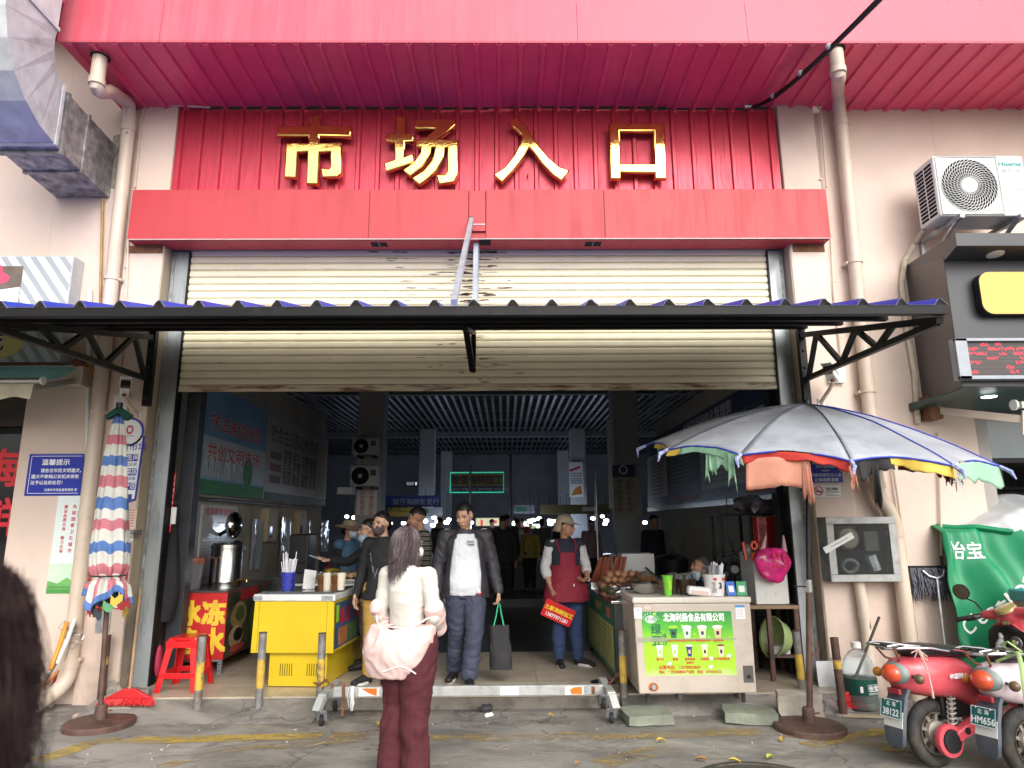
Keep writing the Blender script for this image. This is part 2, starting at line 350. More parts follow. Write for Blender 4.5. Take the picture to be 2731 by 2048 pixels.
for cx, cy, cz, s_ in ((3.10, -.19, .16, .16), (3.2, -.19, .1, .14), (3.3, -.18, .06, .12), (-3.66, -.19, .1, .1)):
 mb = MB().ell((cx, cy, cz), (s_, .035, s_*1.25), nu=14, nv=9)
 mb.v = [v + V((noise.noise(v*18), noise.noise(v*18+V((9, 0, 0)))*.5, noise.noise(v*18+V((0, 9, 0)))))*.03 for v in mb.v]
 mb.build('bare_patch', rub, bld)
def ribs(x0, x1, pitch, h=.026, wb=.06, wt=.034, first=.06):
 p = [(x0, 0)]; x = x0+first
 while x+wb < x1: p += [(x, 0), (x+(wb-wt)/2, h), (x+(wb+wt)/2, h), (x+wb, 0)]; x += pitch
 return p+[(x1, 0)]
pan = thing('ribbed_panel', 'red ribbed metal sheeting behind the gold characters', 'cladding', (-.3, -.14, 5.0))
pz1 = P(1300, 292, Y=-.14).z; PX0, PX1 = P(470, 290, Y=-.14).x, P(2062, 280, Y=-.14).x
x = PX0
while x < PX1-.05:
 x2 = min(x+.87, PX1)
 jx = rnd(-.004, .004)
 pr = ribs(x, x2+.008, .2175); mb = MB(); dz = rnd(-.012, .012)
 mb.loft([[(a, -.135-h+jx, z) for a, h in pr] for z in (4.62, pz1+dz)], close=False); mb.build('sheet', redsheet, pan, solid=.002); x = x2
mb = MB()
for k in range(31):
 xx = PX0+.03+k*.2175
 if xx < PX1: mb.ell((xx, -.145, pz1-.05), .008, nu=6, nv=4)
stuff(mb.build('screw', rust, pan))
eave = thing('eaves', 'deep red metal eaves with ribbed soffit and pink sheened fascia', 'eaves', (0, -.7, 6.18))
ZS = 6.18; EX0 = P(160, 113, Z=ZS).x; EY0 = P(1240, 112, Z=ZS).y
x = EX0; k = 0
while x < 9:
 pr = ribs(x, x+.873, .2175); mb = MB(); dz = rnd(-.01, .006); yb = -.115 if x < PX0-.4 or x > PX1-.2 else rnd(-.17, -.145)
 mb.loft([[(a, y, ZS+dz*(y > -.5)-h) for a, h in pr] for y in (EY0+.004, -.6, yb)], close=False); mb.build('soffit_sheet', soffred, eave, solid=.002); x += .87
seams = [EX0-.02, P(430, 60, Y=EY0).x, P(1540, 60, Y=EY0).x, P(1992, 60, Y=EY0).x, 5.4, 9]
for a, b in zip(seams, seams[1:]):
 mb = MB(); mb.loft([[(xx, y, z) for y, z in ((EY0+.012, ZS-.004), (EY0, ZS-.006), (EY0-.004, ZS+.012), (EY0+.03, ZS+.62), (EY0+.16, ZS+.92))] for xx in (a, b-.004)], close=False)
 mb.build('fascia_sheet', fasred, eave, solid=.003)
mb = MB()
for i in range(44):
 xx = EX0+.1+i*.33
 if xx < 8.8: mb.ell((xx, EY0+.026, ZS+.5+rnd(-.004, .004)), .009, nu=6, nv=4)
stuff(mb.build('screw', rust, eave))
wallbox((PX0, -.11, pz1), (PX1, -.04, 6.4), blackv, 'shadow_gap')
MB().b2((-14, EY0+.5, 7.05), (14, .2, 7.15)).build('roof', fasred, bld)
YB = -.32
bx0, bx1 = P(338, 640, Y=YB).x, P(2217, 634, Y=YB).x
bz0, bz1 = 4.53, P(1240, 505, Y=YB).z
beam = thing('red_box_beam', 'plain bright red box beam across the gate below the gold characters', 'beam', ((bx0+bx1)/2, YB, bz0))
cuts = [bx0, P(983, 600, Y=YB).x, P(1249, 600, Y=YB).x, P(1296, 600, Y=YB).x, P(1613, 600, Y=YB).x, bx1]
for i, (a, b) in enumerate(zip(cuts, cuts[1:])):
 e = .002 if i != 2 else .006
 MB().b2((a+e, YB+(.003 if i == 2 else rnd(-.001, .001)), bz0+(.004 if i != 2 else .09)), (b-e, YB+.03, bz1-(0 if i != 2 else .012))).build('panel', beamred, beam, bevel=.003)
MB().b2((bx0, YB+.031, bz0), (bx1, -.045, bz1-.004)).build('body', beamred, beam, bevel=.003)
MB().bar((bx0, YB-.003, bz0-.001), (bx1, YB-.003, bz0-.001), .012, .008).build('edge_trim', mat('bare_edge', (.5, .42, .38), .5), beam)
for px in (1010, 1582):
 q = P(px, 648, Z=bz0); MB().b2((q.x-.085, -.24, bz0-.004), (q.x+.085, -.13, bz0+.02)).build('vent_opening', blackv, beam, bevel=.002)
 MB().b2((q.x-.003, -.24, bz0-.006), (q.x+.003, -.13, bz0)).build('vent_bar', guide, beam)
q = P(1283, 645, Z=bz0); MB().b2((q.x-.02, -.30, bz0-.004), (q.x+.10, -.16, bz0+.02)).build('cut_opening', blackv, beam)
MB().b2((cuts[2]+.01, YB-.004, bz0+.16), (cuts[3]-.01, YB+.01, bz0+.168)).build('cut_edge', offwhite, beam)
for sx, x0, x1 in ((1, -4.0, -3.62), (-1, 3.08, 3.42)):
 MB().b2((x0, YP-.006, 4.44), (x1, -.1, 4.525)).build('packing', rust, beam)
Z2 = lambda x, y: (600+x/2.765, 200+y/2.765)
Z3 = lambda x, y: (1300+x/2.765, 200+y/2.765)
CH = [
 ('gold raised character with a dot and crossbar over three legs, first of the four', Z2, [[(393,392),(636,388),(612,325),(700,310),(716,382),(937,394),(932,465),(702,458),(700,512),(866,514),(862,735),(835,760),(725,765),(712,698),(770,704),(782,690),(785,575),(697,575),(690,812),(607,812),(616,575),(538,575),(530,765),(445,765),(458,512),(620,514),(622,460),(393,460)]]),
 ('gold raised character of two halves with slanting strokes, second of the four', Z2, [[(1262,313),(1340,318),(1335,440),(1395,443),(1392,500),(1330,503),(1326,615),(1392,590),(1392,655),(1190,725),(1177,662),(1255,635),(1258,505),(1195,500),(1195,443),(1262,440)],
   [(1405,338),(1703,338),(1698,385),(1570,485),(1722,487),(1720,735),(1692,797),(1583,815),(1560,747),(1622,748),(1642,722),(1645,542),(1622,542),(1618,610),(1560,715),(1500,772),(1437,820),(1380,770),(1470,715),(1530,640),(1557,540),(1525,540),(1518,590),(1460,685),(1370,757),(1312,712),(1390,660),(1440,590),(1452,542),(1415,540),(1418,490),(1470,480),(1560,405),(1405,408)]]),
 ('gold raised character of two spreading strokes like an upturned V, third of the four', Z3, [[(208,313),(290,400),(385,545),(450,620),(530,690),(602,712),(545,790),(480,745),(400,660),(345,585),(306,538),(270,610),(190,715),(108,800),(45,745),(130,690),(200,600),(240,520),(255,460),(215,415),(158,375)]]),
 ('gold raised character shaped like an open square box, last of the four', Z3, [[(893,368),(1302,370),(1316,775),(1233,772),(1232,730),(980,725),(980,775),(905,775)], [(972,425),(1225,425),(1228,668),(980,668)]])]
YG = -.235
for lab, zf, polys in CH:
 pts = [[P(*zf(x, y), Y=YG) for x, y in pg] for pg in polys]
 c0 = sum(pts[0], V())/len(pts[0])
 c = bpy.data.curves.new('gold_character', 'CURVE'); c.dimensions = '2D'; c.fill_mode = 'BOTH'; c.extrude = .022; c.bevel_depth = .014; c.bevel_resolution = 1; c.offset = -.012
 for pg in pts:
  s_ = c.splines.new('POLY'); s_.points.add(len(pg)-1); s_.use_cyclic_u = True
  for p_, q in zip(s_.points, pg): p_.co = (q.x-c0.x, q.z-c0.z, 0, 1)
 o = bpy.data.objects.new('gold_character', c); col.objects.link(o); c.materials.append(gold)
 o.location = c0; o.rotation_euler = (pi/2, 0, 0)
 me = bpy.data.meshes.new_from_object(o); bpy.data.objects.remove(o)
 o = bpy.data.objects.new('gold_character', me); col.objects.link(o); o.location = c0; o.rotation_euler = (pi/2, 0, 0)
 W[o] = M.Translation(c0) @ M.Rotation(pi/2, 4, 'X')
 tag(o, lab, 'character', 'gold characters of the entrance sign')
 lo = min(p.z for p in pts[0]); hi = max(p.z for p in pts[0])
 pm = MB()
 for zz in (lo+.12, hi-.1): pm.bar((c0.x-.01, YG+.02, zz), (c0.x-.01, -.139, zz), .012, .012)
 pm.build('fixing_pin', rust, o)
sh = thing('roller_shutter', 'cream slatted roller shutter pulled halfway up, rusty along its bottom bar', 'shutter', (-.3, .04, 3.0))
smb = MB(); L0, L1 = -3.43, 2.89; pitch = .0795
prof = [(-.0, 0), (-.016, .006), (-.021, .02), (-.021, .056), (-.014, .066), (-.003, .0695), (-.003, .073), (-.009, .0745), (-.009, .0775), (-.0, .0785)]
smb.loft([[(x, .04+y, z) for y, z in prof] for x in (L0, L1)], close=False); sme = smb.mesh('slat')
first = None
for k in range(20):
 z = 3.055+k*pitch
 if first is None: first = o = link('slat', sme, slat, sh)
 else:
  o = first.copy(); col.objects.link(o); W[o] = M.Identity(4); o.parent = sh
 o.location.z += 0; o.matrix_parent_inverse = W[sh].inverted() @ M.Translation((0, rnd(-.0015, .0015), z))
rbar = mat('rust_streaked_bar', (.60, .53, .38), .5, var=.08, vs=3, dirt=.9, dc='5a2c12', ds=2.2, dst=(1, 1, 8), dt=(.46, .62))
MB().b2((L0+.01, .012, 2.985), (L1-.01, .05, 3.054)).build('bottom_bar', rbar, sh, bevel=.008)
grime = mat('brown_grease_stain', (.10, .05, .025), .7, var=.5, vs=20)
def stains(name, n, cx, sx, z0, z1, m, sd):
 R = random.Random(sd); mb = MB()
 for i in range(n):
  k = R.randrange(20); z = 3.055+k*pitch+.02+R.random()*.03
  if not z0 < z < z1: continue
  x = R.gauss(cx, sx); l = R.uniform(.02, .11); h = R.uniform(.003, .011); pts = []
  for j in range(10):
   a = 2*pi*j/10; rr = R.uniform(.55, 1.1); pts.append((x+l*cos(a)*rr, .0165, z+h*sin(a)*rr))
  mb.quad(*pts)
 stuff(mb.build(name, m, sh))
stains('stain', 170, -.33, .14, 3.6, 4.6, grime, 3); stains('stain', 60, -.9, .35, 3.9, 4.6, mat('grey_scuff', (.2, .19, .17), .7, var=.4, vs=20), 5); stains('stain', 60, -.35, .3, 3.05, 3.6, mat('pale_rust_scuff', (.36, .24, .13), .7, var=.4, vs=20), 7)
for lab, a, b in (('grey steel shutter guide on the side with the closed striped umbrella', -3.60, -3.41), ('grey steel shutter guide on the side with the open umbrella', 2.87, 3.04)):
 g = thing('shutter_guide', lab, 'rail', ((a+b)/2, 0, .1), 'shutter guide rails'); s_ = 1 if a < 0 else -1
 MB().b2((a, -.0, .0), (b, .012, 4.53)).build('web', guide, g, bevel=.003)
 inn = b if a < 0 else a
 MB().b2((inn-.008, -.006, 0), (inn+.008, .1, 4.53)).build('lip', blacksteel, g)
 MB().bar((a+.03 if a < 0 else b-.03, -.006, .1), (a+.03 if a < 0 else b-.03, -.006, 4.5), .02, .006, (0, 1, 0)).build('weld_strip', galvdark, g)
can = thing('gate_canopy', 'black steel canopy frame with blue corrugated sheets over the gateway', 'canopy', (-.3, -1.4, 3.3))
CYF, CYB = -2.40, -.30
def cz(y): return 3.053 + (y-CYF)/(CYB-CYF)*.517
for y in (CYF, -1.70, -1.0, CYB):
 MB().b2((-6.6, y-.025, cz(y)-.02), (3.09, y+.025, cz(y)+.05)).build('purlin', blacksteel, can, bevel=.004)
bluesheet = mat('blue_painted_sheet', (.02, .055, .40), .4, var=.15, vs=2, dirt=.3, dc='55585c', ds=4)
x = -6.7
while x < 3.2:
 pr = []; xx = x
 for k in range(3): pr += [(xx, 0), (xx+.185, 0), (xx+.202, .028), (xx+.216, .045), (xx+.238, .045), (xx+.252, .028)]; xx += .272
 pr.append((xx+.01, 0)); mb = MB()
 mb.loft([[(a, y, cz(y)+.056+h) for a, h in pr if a < 3.24] for y in (CYF-.028, CYB+.1)], close=False); mb.build('corrugated_sheet', bluesheet, can, solid=.0015); mb = MB(); mb.loft([[(a, y, cz(y)+.052+h) for a, h in pr if a < 3.24] for y in (CYF-.032, CYB+.1)], close=False); mb.build('sheet_underside', mat('bounce_grey_underside', (.30, .30, .305), .6, var=.2), can, solid=.0015); x += .816  # unseen underside kept pale to bounce light onto the shutter
def truss(X):
 mb = MB(); zt = cz(CYB)-.05; zb = P(377 if X < 0 else 2150, 1010, Y=-.25).z
 A, B = V((X, -.25, zt-.02)), V((X, CYF+.02, cz(CYF)-.05)); C = V((X, -.25, zb)); top = lambda t: A.lerp(B, t); bot = lambda t: C.lerp(B, t)
 MB().b2((X-.035, -.235, zb-.27), (X+.035, YP-.001, zt+.05)).build('wall_plate', blacksteel, can)
 for i, zz in enumerate((zb-.2, zb+.12, zb+.3, zt-.06)): MB().ell((X, -.24, zz), (.016, .012, .016), nu=8, nv=5).build('bolt', black, can)
 MB().bar(A, B, .05, .05).build('top_chord', blacksteel, can); MB().bar(C, B+V((0, .03, -.01)), .046, .046).build('bottom_chord', blacksteel, can)
 for a, b in ((bot(.02), top(.14)), (top(.14), bot(.34)), (bot(.34), top(.48)), (top(.48), bot(.62)), (bot(.62), top(.74))): MB().bar(a, b, .04, .04).build('web_bar', blacksteel, can)
truss(-3.60); truss(3.06);
q = P(1258, 585, Y=YB-.02); q2 = V((-.36, CYF+.05, cz(CYF)+.1))
greytube = mat('grey_tube', (.42, .46, .52), .4, m=.4, var=.1, dirt=.3, dc='6b5a4a', ds=6)
MB().bar(q, q2, .045, .045).build('tie_rod', greytube, can); MB().bar(q+V((0, .004, .02)), q-V((0, .003, .025)), .046, .046).build('rod_end', black, can)
q = P(1271, 640, Y=-.22); MB().bar((q.x, -.22, bz0), (q.x-.01, -.26, cz(-.26)+.06), .05, .05).build('hanger', greytube, can)
xc = -.34; zc = P(1262, 990, Y=-.3).z
MB().bar((xc+.02, -.27, cz(-.27)-.04), (xc+.02, -.26, zc), .05, .04).build('post', blacksteel, can); MB().bar((xc, CYB-.9, cz(CYB-.9)-.05), (xc+.01, -.28, zc+.02), .055, .045).build('strut', blacksteel, can); MB().bar((xc, CYB-1.05, cz(-1.35)-.06), (xc+.02, -.3, cz(-.3)-.05), .045, .04).build('top_chord', blacksteel, can)
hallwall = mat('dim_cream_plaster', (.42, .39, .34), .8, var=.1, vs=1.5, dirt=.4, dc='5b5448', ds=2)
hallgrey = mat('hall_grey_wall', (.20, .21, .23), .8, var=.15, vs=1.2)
metstrip = mat('ceiling_metal_strip', (.20, .215, .25), .35, m=.8, var=.35, vs=2, st=(3, .6, 1))
hall = thing('market_hall', 'dim market hall behind the gateway with rows of metal ceiling strips', 'hall', (0, 12, .12))
XL, XR = -3.62, 3.04
MB().b2((XL-.2, .13, .1), (XL, 6.6, 3.75)).build('wall', hallwall, hall); MB().b2((XR, .13, .1), (XR+.2, 6.6, 3.6)).build('wall', hallwall, hall)
for a, b in (((-14.2, .1, 0), (-14, 36, 5.3)), ((14, .1, 0), (14.2, 36, 5.3)), ((-14, 26, 0), (14, 26.2, 5.3))): MB().b2(a, b).build('wall', hallgrey, hall)
MB().b2((-14.2, .1, 5.15), (14.2, 26.2, 5.3)).build('roof', blackv, hall)
mb = MB()
for i in range(128): mb.b2((-13.4+i*.21, .2, 4.9), (-13.4+i*.21+.075, 25.9, 4.93))
stuff(mb.build('ceiling_strip', metstrip, hall))
mb = MB()
for y in range(1, 26, 2): mb.b2((-13.8, y, 4.95), (13.8, y+.05, 5.0))
for y in (9.2, 17.4): mb.b2((-13.8, y, 4.7), (13.8, y+.2, 4.9))
stuff(mb.build('ceiling_rail', hallgrey, hall))
MB().b2((-14, 25.85, 3.6), (14, 26, 4.9)).build('beam', hallgrey, hall)
def farwin(px0, py0, px1, py1):
 a, b = P(px0, py1, Y=25.9), P(px1, py0, Y=25.9)
 f = MB().b2((a.x-.05, 25.88, a.z-.05), (b.x+.05, 25.95, b.z+.05)).build('window', blacksteel, hall)
 MB().b2((a.x, 25.86, a.z), ((a.x*.3+b.x*.7), 25.89, b.z)).build('pane', mat('daylit_frosted_pane', (.5, .6, .7), .3, var=.1, em=.12), f)
 MB().b2(((a.x*.15+b.x*.85), 25.86, a.z), (b.x, 25.89, b.z)).build('pane', mat('bright_daylit_pane', (.75, .8, .75), .3, var=.1, em=.5), f)
farwin(1084, 1240, 1113, 1294); farwin(1235, 1238, 1286, 1256)
colm = mat('grey_column_paint', (.40, .41, .43), .7, var=.1, vs=2, dirt=.4, dc='55534f', ds=2)
for i, (x, y, who) in enumerate(((-2.78, 7.2, 'near square column carrying the two air conditioner units'), (2.50, 7.2, 'near square column with a blue scroll board and a banner'), (-2.75, 17, 'middle square column beside the lit window of the hall'), (2.55, 17, 'middle square column with a red and white notice'), (-2.7, 24.4, 'farthest square column by the blue shop sign'), (2.65, 24.4, 'farthest square column on the side of the red notice'))):
 o = MB().b2((x-.26, y-.26, .11), (x+.26, y+.26, 4.9)).build('hall_column', colm); tag(o, who, 'column', 'columns of the hall')
postm = mat('dark_grey_steel_post', (.05, .055, .065), .45, m=.5, var=.2, vs=5, dirt=.3, dc='4a443c', ds=6)
for px, lab in ((508, 'dark steel post inside the gate beside the hanging black jacket'), (2078, 'dark steel post inside the gate behind the pink plastic bag')):
 q = P(px, 1250, Y=.34); o = MB().b2((q.x-.075, .28, .11), (q.x+.075, .42, 3.4)).build('steel_post', postm, bevel=.004); tag(o, lab, 'post', 'steel posts inside the gate')
def lwall(y0, y1, z0, z1): return V((XL+.035, y0, z0)), y1-y0, z1-z0
def yl_(px, py=1250): return P(px, py, X=XL+.035).y
def yr_(px, py=1250): return P(px, py, X=XR-.035).y
LR, RR, UZ = (0, 1, 0), (0, -1, 0), (0, 0, 1)
postersky = mat('poster_sky_print', (.16, .33, .55), .35, var=.25, vs=1.2); posterhaze = mat('poster_haze_print', (.45, .55, .62), .35, var=.15, vs=1.5)
t = thing('slogan_poster', 'blue sky poster with red slogan characters above city blocks and grass', 'poster', (XL+.03, 2, 2.0))
y0, y1 = yl_(513), yl_(706); o, ww, hh = lwall(y0, y1, 1.99, 3.32)
B = Board(t, o, LR, UZ, ww, hh); B.slab('panel', postersky, .03)
B.rects('haze', [(0, .2, ww, hh*.52)], posterhaze, .001); B.rects('meadow', [(0, 0, ww, .17)], greenink, .0015)
B.rects('skyline', [(.05+i*.085, .2, .05+i*.085+rnd(.04, .075), rnd(.32, .55)) for i in range(int(ww/.12))], mat('poster_tower_print', (.3, .36, .42), .4, var=.3, vs=9), .0015)
B.rects('tower', [(.02, .25, .1, 1.0), (.04, 1.0, .07, 1.15)], mat('poster_dark_tower', (.05, .09, .2), .4), .002)
B.disc('tree', ww*.72, .33, .17, .2, greenink, .002)
for i, s_ in enumerate(('守法诚信经营', '共创文明市场')):
 B.text(s_, ww*.52, hh*(.6-.27*i), .22, whiteink, .0025, bold=.05, wx=ww/1.75); B.text(s_, ww*.52, hh*(.6-.27*i), .22, redink, .004, bold=.015, wx=ww/1.75)
B.disc('emblem', .12, hh-.15, .09, .09, whiteink, .002, r0=.75)
t = thing('values_poster', 'grey white poster with brown boxed headings deeper along the passage wall', 'poster', (XL+.03, 4.5, 2.0))
y0, y1 = yl_(708), yl_(872); o, ww, hh = lwall(y0, y1, 1.99, 3.30)
B = Board(t, o, LR, UZ, ww, hh); B.slab('panel', mat('grey_poster_print', (.42, .42, .44), .35, var=.15, vs=1.5), .03)
brown = mat('brown_print', (.16, .06, .05), .5)
B.text('社会主义核心价值观', ww*.42, hh*.7, ww/12, brown, .003); B.text('富强 民主 文明 和谐', ww*.5, hh*.5, ww/16, blackink); B.text('自由 平等 公正 法治', ww*.5, hh*.36, ww/16, blackink); B.text('爱国 敬业 诚信 友善', ww*.5, hh*.22, ww/16, blackink)
B.rects('heading_box', [(ww*.05, hh*f, ww*.2, hh*(f+.09)) for f in (.48, .34, .2)], brown); B.rects('side_panel', [(ww*.78, hh*.1, ww*.97, hh*.9)], mat('tan_print', (.35, .28, .2), .5))
B.rects('meadow', [(0, 0, ww, .12)], mat('dark_green_print', (.02, .08, .05), .5))
tag(MB().tube([(XL+.05, .4, 1.93), (XL+.05, 3, 1.93), (XL+.05, 6.4, 1.93)], .02).build('wall_conduit', steel), 'steel conduit running under the wall posters', 'pipe')
t = thing('health_board', 'health notice board with red heading and columns of small print', 'notice board', (XL+.03, 1.6, 1.2))
y0, y1 = yl_(538, 1400), yl_(630, 1400); o, ww, hh = lwall(y0, y1, 1.02, 1.86)
B = Board(t, o, LR, UZ, ww, hh); B.slab('panel', mat('pale_board', (.55, .56, .58), .15, var=.05, coat=.5), .03)
B.text('健康教育宣传栏', ww*.5, hh*.87, .095, redink, .003, wx=ww/.75)
B.rects('print', [(ww*(.06+.31*c_), hh*(.8-.045*k)-.008, ww*(.06+.31*c_)+ww*rnd(.18, .27), hh*(.8-.045*k)) for c_ in range(3) for k in range(1, 17) if rnd(0, 1) > .15], greyink)
t = thing('price_notice', 'narrow pale green notice with red print beside the blue strip', 'notice', (XL+.03, .8, 1.4))
y0, y1 = yl_(505, 1400), yl_(517, 1400); o, ww, hh = lwall(.62, .86, 1.38, 1.98)
B = Board(t, o, LR, UZ, ww, hh); B.slab('panel', mat('pale_green_paper', (.5, .62, .56), .5), .012); B.text('15', ww*.5, hh*.35, .2, redink); B.text('投诉电话', ww*.5, hh*.8, .055, redink)
t = tag(MB().b2((XL+.001, .9, .95), (XL+.03, 1.12, 1.98)).build('blue_strip', blueink), 'plain blue vertical strip on the passage wall', 'board')
boxm = mat('yellowed_metal_box', (.36, .29, .17), .5, var=.1, dirt=.3, dc='4a3a22')
for k, (px, l) in enumerate(((715, 'yellowed meter box nearest the health board'), (797, 'yellowed meter box deeper along the passage wall'))):
 y = yl_(px, 1360); t = thing('meter_box', l, 'meter box', (XL+.06, y, 1.4), 'meter boxes in the passage')
 MB().b2((XL, y-.2, 1.38), (XL+.12, y+.2, 1.86)).build('case', boxm, t, bevel=.006); MB().b2((XL+.121, y-.14, 1.44), (XL+.124, y-.02, 1.6)).build('window', darkglass, t)
plast = mat('glossy_plastic_sheet', (.35, .38, .42), .12, var=.2, vs=3, bump=.5, bs=9, coat=.6)
for k, (px, pw, z0, z1) in enumerate(((670, 30, 1.0, 1.7), (745, 34, .9, 1.75), (810, 18, 1.0, 1.7), (855, 22, 1.1, 1.7))):
 ya, yb = yl_(px, 1400), yl_(px+pw, 1400); mb = MB(); mb.grid(lambda u, v: (XL+.05+.02*sin(u*9+k)+.015*noise.noise(V((u*5, v*5, k))), ya+(yb-ya)*u, z0+(z1-z0)*v), 12, 12)
 tag(mb.build('plastic_sheet', plast, None, True), ('crinkled plastic sheet hung first along the passage wall', 'wide crinkled plastic sheet hung between the two yellowed boxes', 'narrow crinkled plastic sheet by the second yellowed box', 'crinkled plastic sheet hung deepest along the passage wall')[k], 'plastic sheet', 'plastic sheets on the passage wall')
t = thing('management_board', 'dark blue header board with white characters over pale charts on the passage wall', 'notice board', (XR-.04, 3, 2))
ya, yb = yr_(1725, 1260), yr_(2062, 1260); yb = .45; B = Board(t, (XR-.04, ya, 1.93), RR, UZ, ya-yb, 1.35); ww = ya-yb
B.slab('backing', mat('navy_board', (.02, .035, .11), .35), .03)
B.text('农贸市场网格化管理图', ww*.62, 1.14, .19, whiteink, .003, wx=1.3); B.rects('header_line', [(0, 1.07, ww, 1.085)], steel)
for i, (u0, u1, c_) in enumerate(((.02, .26, paper), (.28, .55, mat('navy_chart', (.03, .05, .14), .4)), (.57, .98, mat('pale_chart', (.4, .43, .46), .4)))):
 B.rects('chart', [(ww*u0, .17, ww*u1, 1.03)], c_, .002)
 B.rects('chart_print', [(ww*u0+.1+.1*(k % 2), .25+k*.07, ww*u1-rnd(.1, .5), .27+k*.07) for k in range(10)], greyink, .003)
B.rects('photo', [(ww*.62+i*.2, .5, ww*.62+i*.2+.13, .75) for i in range(8) if ww*.62+i*.2 < ww*.95], mat('brown_photo', (.12, .07, .05), .5, var=.5, vs=12), .0035)
B.text('监督电话 12315', ww*.7, .05, .1, whiteink); [B.rects('red_caption', [a_], mat('dull_red_caption', (.3, .08, .06), .5), .003) for a_ in ((ww*.33, .04, ww*.54, .13), (ww*.84, .03, ww*.98, .14))]
MB().b2((XR-.06, .5, 1.85), (XR-.005, ya, 1.925)).build('lower_rail', steel, t)
cb = thing('cable_bundle', 'bundle of pale cables sagging along the top of the passage wall', 'cables', (XR-.1, 3, 3.6))
for k in range(7): MB().tube([(XR-.1-.04*k+.03*sin(y), y, 3.62+.05*k+.06*sin(y*1.1+k)) for y in [i*.6+.4 for i in range(11)]], .013, 5).build('cable', greyink, cb)
cb = thing('cable_bundle', 'bundle of cables along the top of the poster wall', 'cables', (XL+.1, 3, 3.7))
for k in range(4): MB().tube([(XL+.08+.04*k, y, 3.72+.04*k+.05*sin(y*1.3+k)) for y in [i*.6+.4 for i in range(11)]], .012, 5).build('cable', greyink, cb)
def ac_unit(label, x0, x1, z0, z1, yf, dp, detail=True, m=None, group=None, swirl=True):
 m = m or offwhite; w_, h_ = x1-x0, z1-z0; t = thing('air_conditioner', label, 'air conditioner', ((x0+x1)/2, yf+dp/2, z0), group)
 MB().b2((x0, yf, z0), (x1, yf+dp, z1)).build('case', m, t, bevel=min(.02, h_*.04))
 cx, cz_, r = x0+w_*.36, z0+h_*.5, h_*.43
 mb = MB(); n = 36; mb.quad(*[(cx+r*cos(2*pi*i/n), yf-.003, cz_+r*sin(2*pi*i/n)) for i in range(n)]); mb.build('fan_opening', blackv, t)
 if detail:
  q = h_*.47; MB().tube([(cx-q, yf-.008, cz_-q), (cx+q, yf-.008, cz_-q), (cx+q, yf-.008, cz_+q), (cx-q, yf-.008, cz_+q), (cx-q, yf-.008, cz_-q)], .006, 5).build('grille_frame', m, t)
  g = MB()
  for k in range(40):
   a0 = 2*pi*k/40; pts = []
   for i in range(9):
    f = i/8; a = a0 - f*f*.75; rr = .13*h_+(r*1.06-.13*h_)*f; pts.append((cx+rr*cos(a), yf-.014+.004*f, cz_+rr*sin(a)))
   g.tube(pts, .0032, 4)
  g_ = stuff(g.build('grille', m, t))
  g = MB()
  for rr in [r*(.34+.11*i) for i in range(7)]:
   g.tube([(cx+rr*cos(2*pi*i/32), yf-.010, cz_+rr*sin(2*pi*i/32)) for i in range(33)], .0026, 4)
  for sx in (-1, 1):
   for sz in (-1, 1):
    for k in range(7):
     d_ = q*2-(.05+.085*k)*q*.8; g.tube([(cx+sx*q, yf-.008, cz_+sz*(d_-q)), (cx+sx*(d_-q), yf-.008, cz_+sz*q)], .0024, 4)
  stuff(g.build('grille_ring', m, t))
  MB().lathe([(.0, .022), (.1*h_, .018), (.125*h_, .008), (.125*h_, 0)], (cx, yf-.002, cz_), M.Rotation(pi/2, 3, 'X'), 24).build('hub', m, t, True)
  for k in range(4):
   a = 2*pi*k/4+.4; b = MB(); b.prism([(cos(a+j*.25)*r*.9*(.25+.75*min(1, j)), sin(a+j*.25)*r*.9*(.25+.75*min(1, j))) for j in (0, 1, 2, 3)], (cx, yf+.0, cz_), (1, 0, 0), (0, 0, 1), (0, .0015, 0)); b.build('fan_blade', mat('dark_fan_blade', (.06, .06, .065), .5), t)
  for k in range(6):
   MB().b2((x0+w_*.76, yf-.006, z0+h_*(.13+.06*k)), (x0+w_*.97, yf, z0+h_*(.145+.06*k))).build('louvre', m, t, bevel=.002)
  for k in range(14):
   for c_ in range(2):
    zz = z0+h_*(.06+.062*k); yy = yf+dp*(.12+.4*c_); MB().b2((x0-.003, yy, zz), (x0+.002, yy+dp*.34, zz+h_*.042)).build('side_slot', blackv, t)
 else:
  MB().lathe([(0, .02), (.1*h_, .016), (.11*h_, 0)], (cx, yf-.003, cz_), M.Rotation(pi/2, 3, 'X'), 16).build('hub', m, t)
  MB().b2((x0+w_*.72, yf-.004, z0+h_*.5), (x0+w_*.93, yf, z0+h_*.8)).build('label_plate', mat('dark_label', (.1, .1, .13), .5), t)
 return t
def ac_at(label, a, b, yf, **k):
 p, q = P(a[0], b[1], Y=yf), P(b[0], a[1], Y=yf); return ac_unit(label, p.x, q.x, p.z, q.z, yf, .3, **k)
Z1 = lambda x, y: (900+x/3.318, 1000+y/3.318)
Z4 = lambda x, y: (1300+x/3.318, 1000+y/3.318)
ga = 'air conditioners on the near column'
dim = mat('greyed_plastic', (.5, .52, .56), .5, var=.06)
for l, a, b in (('upper air conditioner on the near column', (125, 552), (358, 705)), ('lower larger air conditioner on the near column', (108, 800), (362, 985))):
 t = ac_at(l, Z1(*a), Z1(*b), 6.5, detail=False, m=dim, group=ga); p = P(*Z1(a[0], b[1]), Y=6.5); q = P(*Z1(b[0], b[1]), Y=6.5)
 for f in (.25, .8): MB().b2((p.x*(1-f)+q.x*f-.02, 6.5, p.z-.05), (p.x*(1-f)+q.x*f+.02, 6.95, p.z-.005)).build('bracket_arm', blacksteel, t)
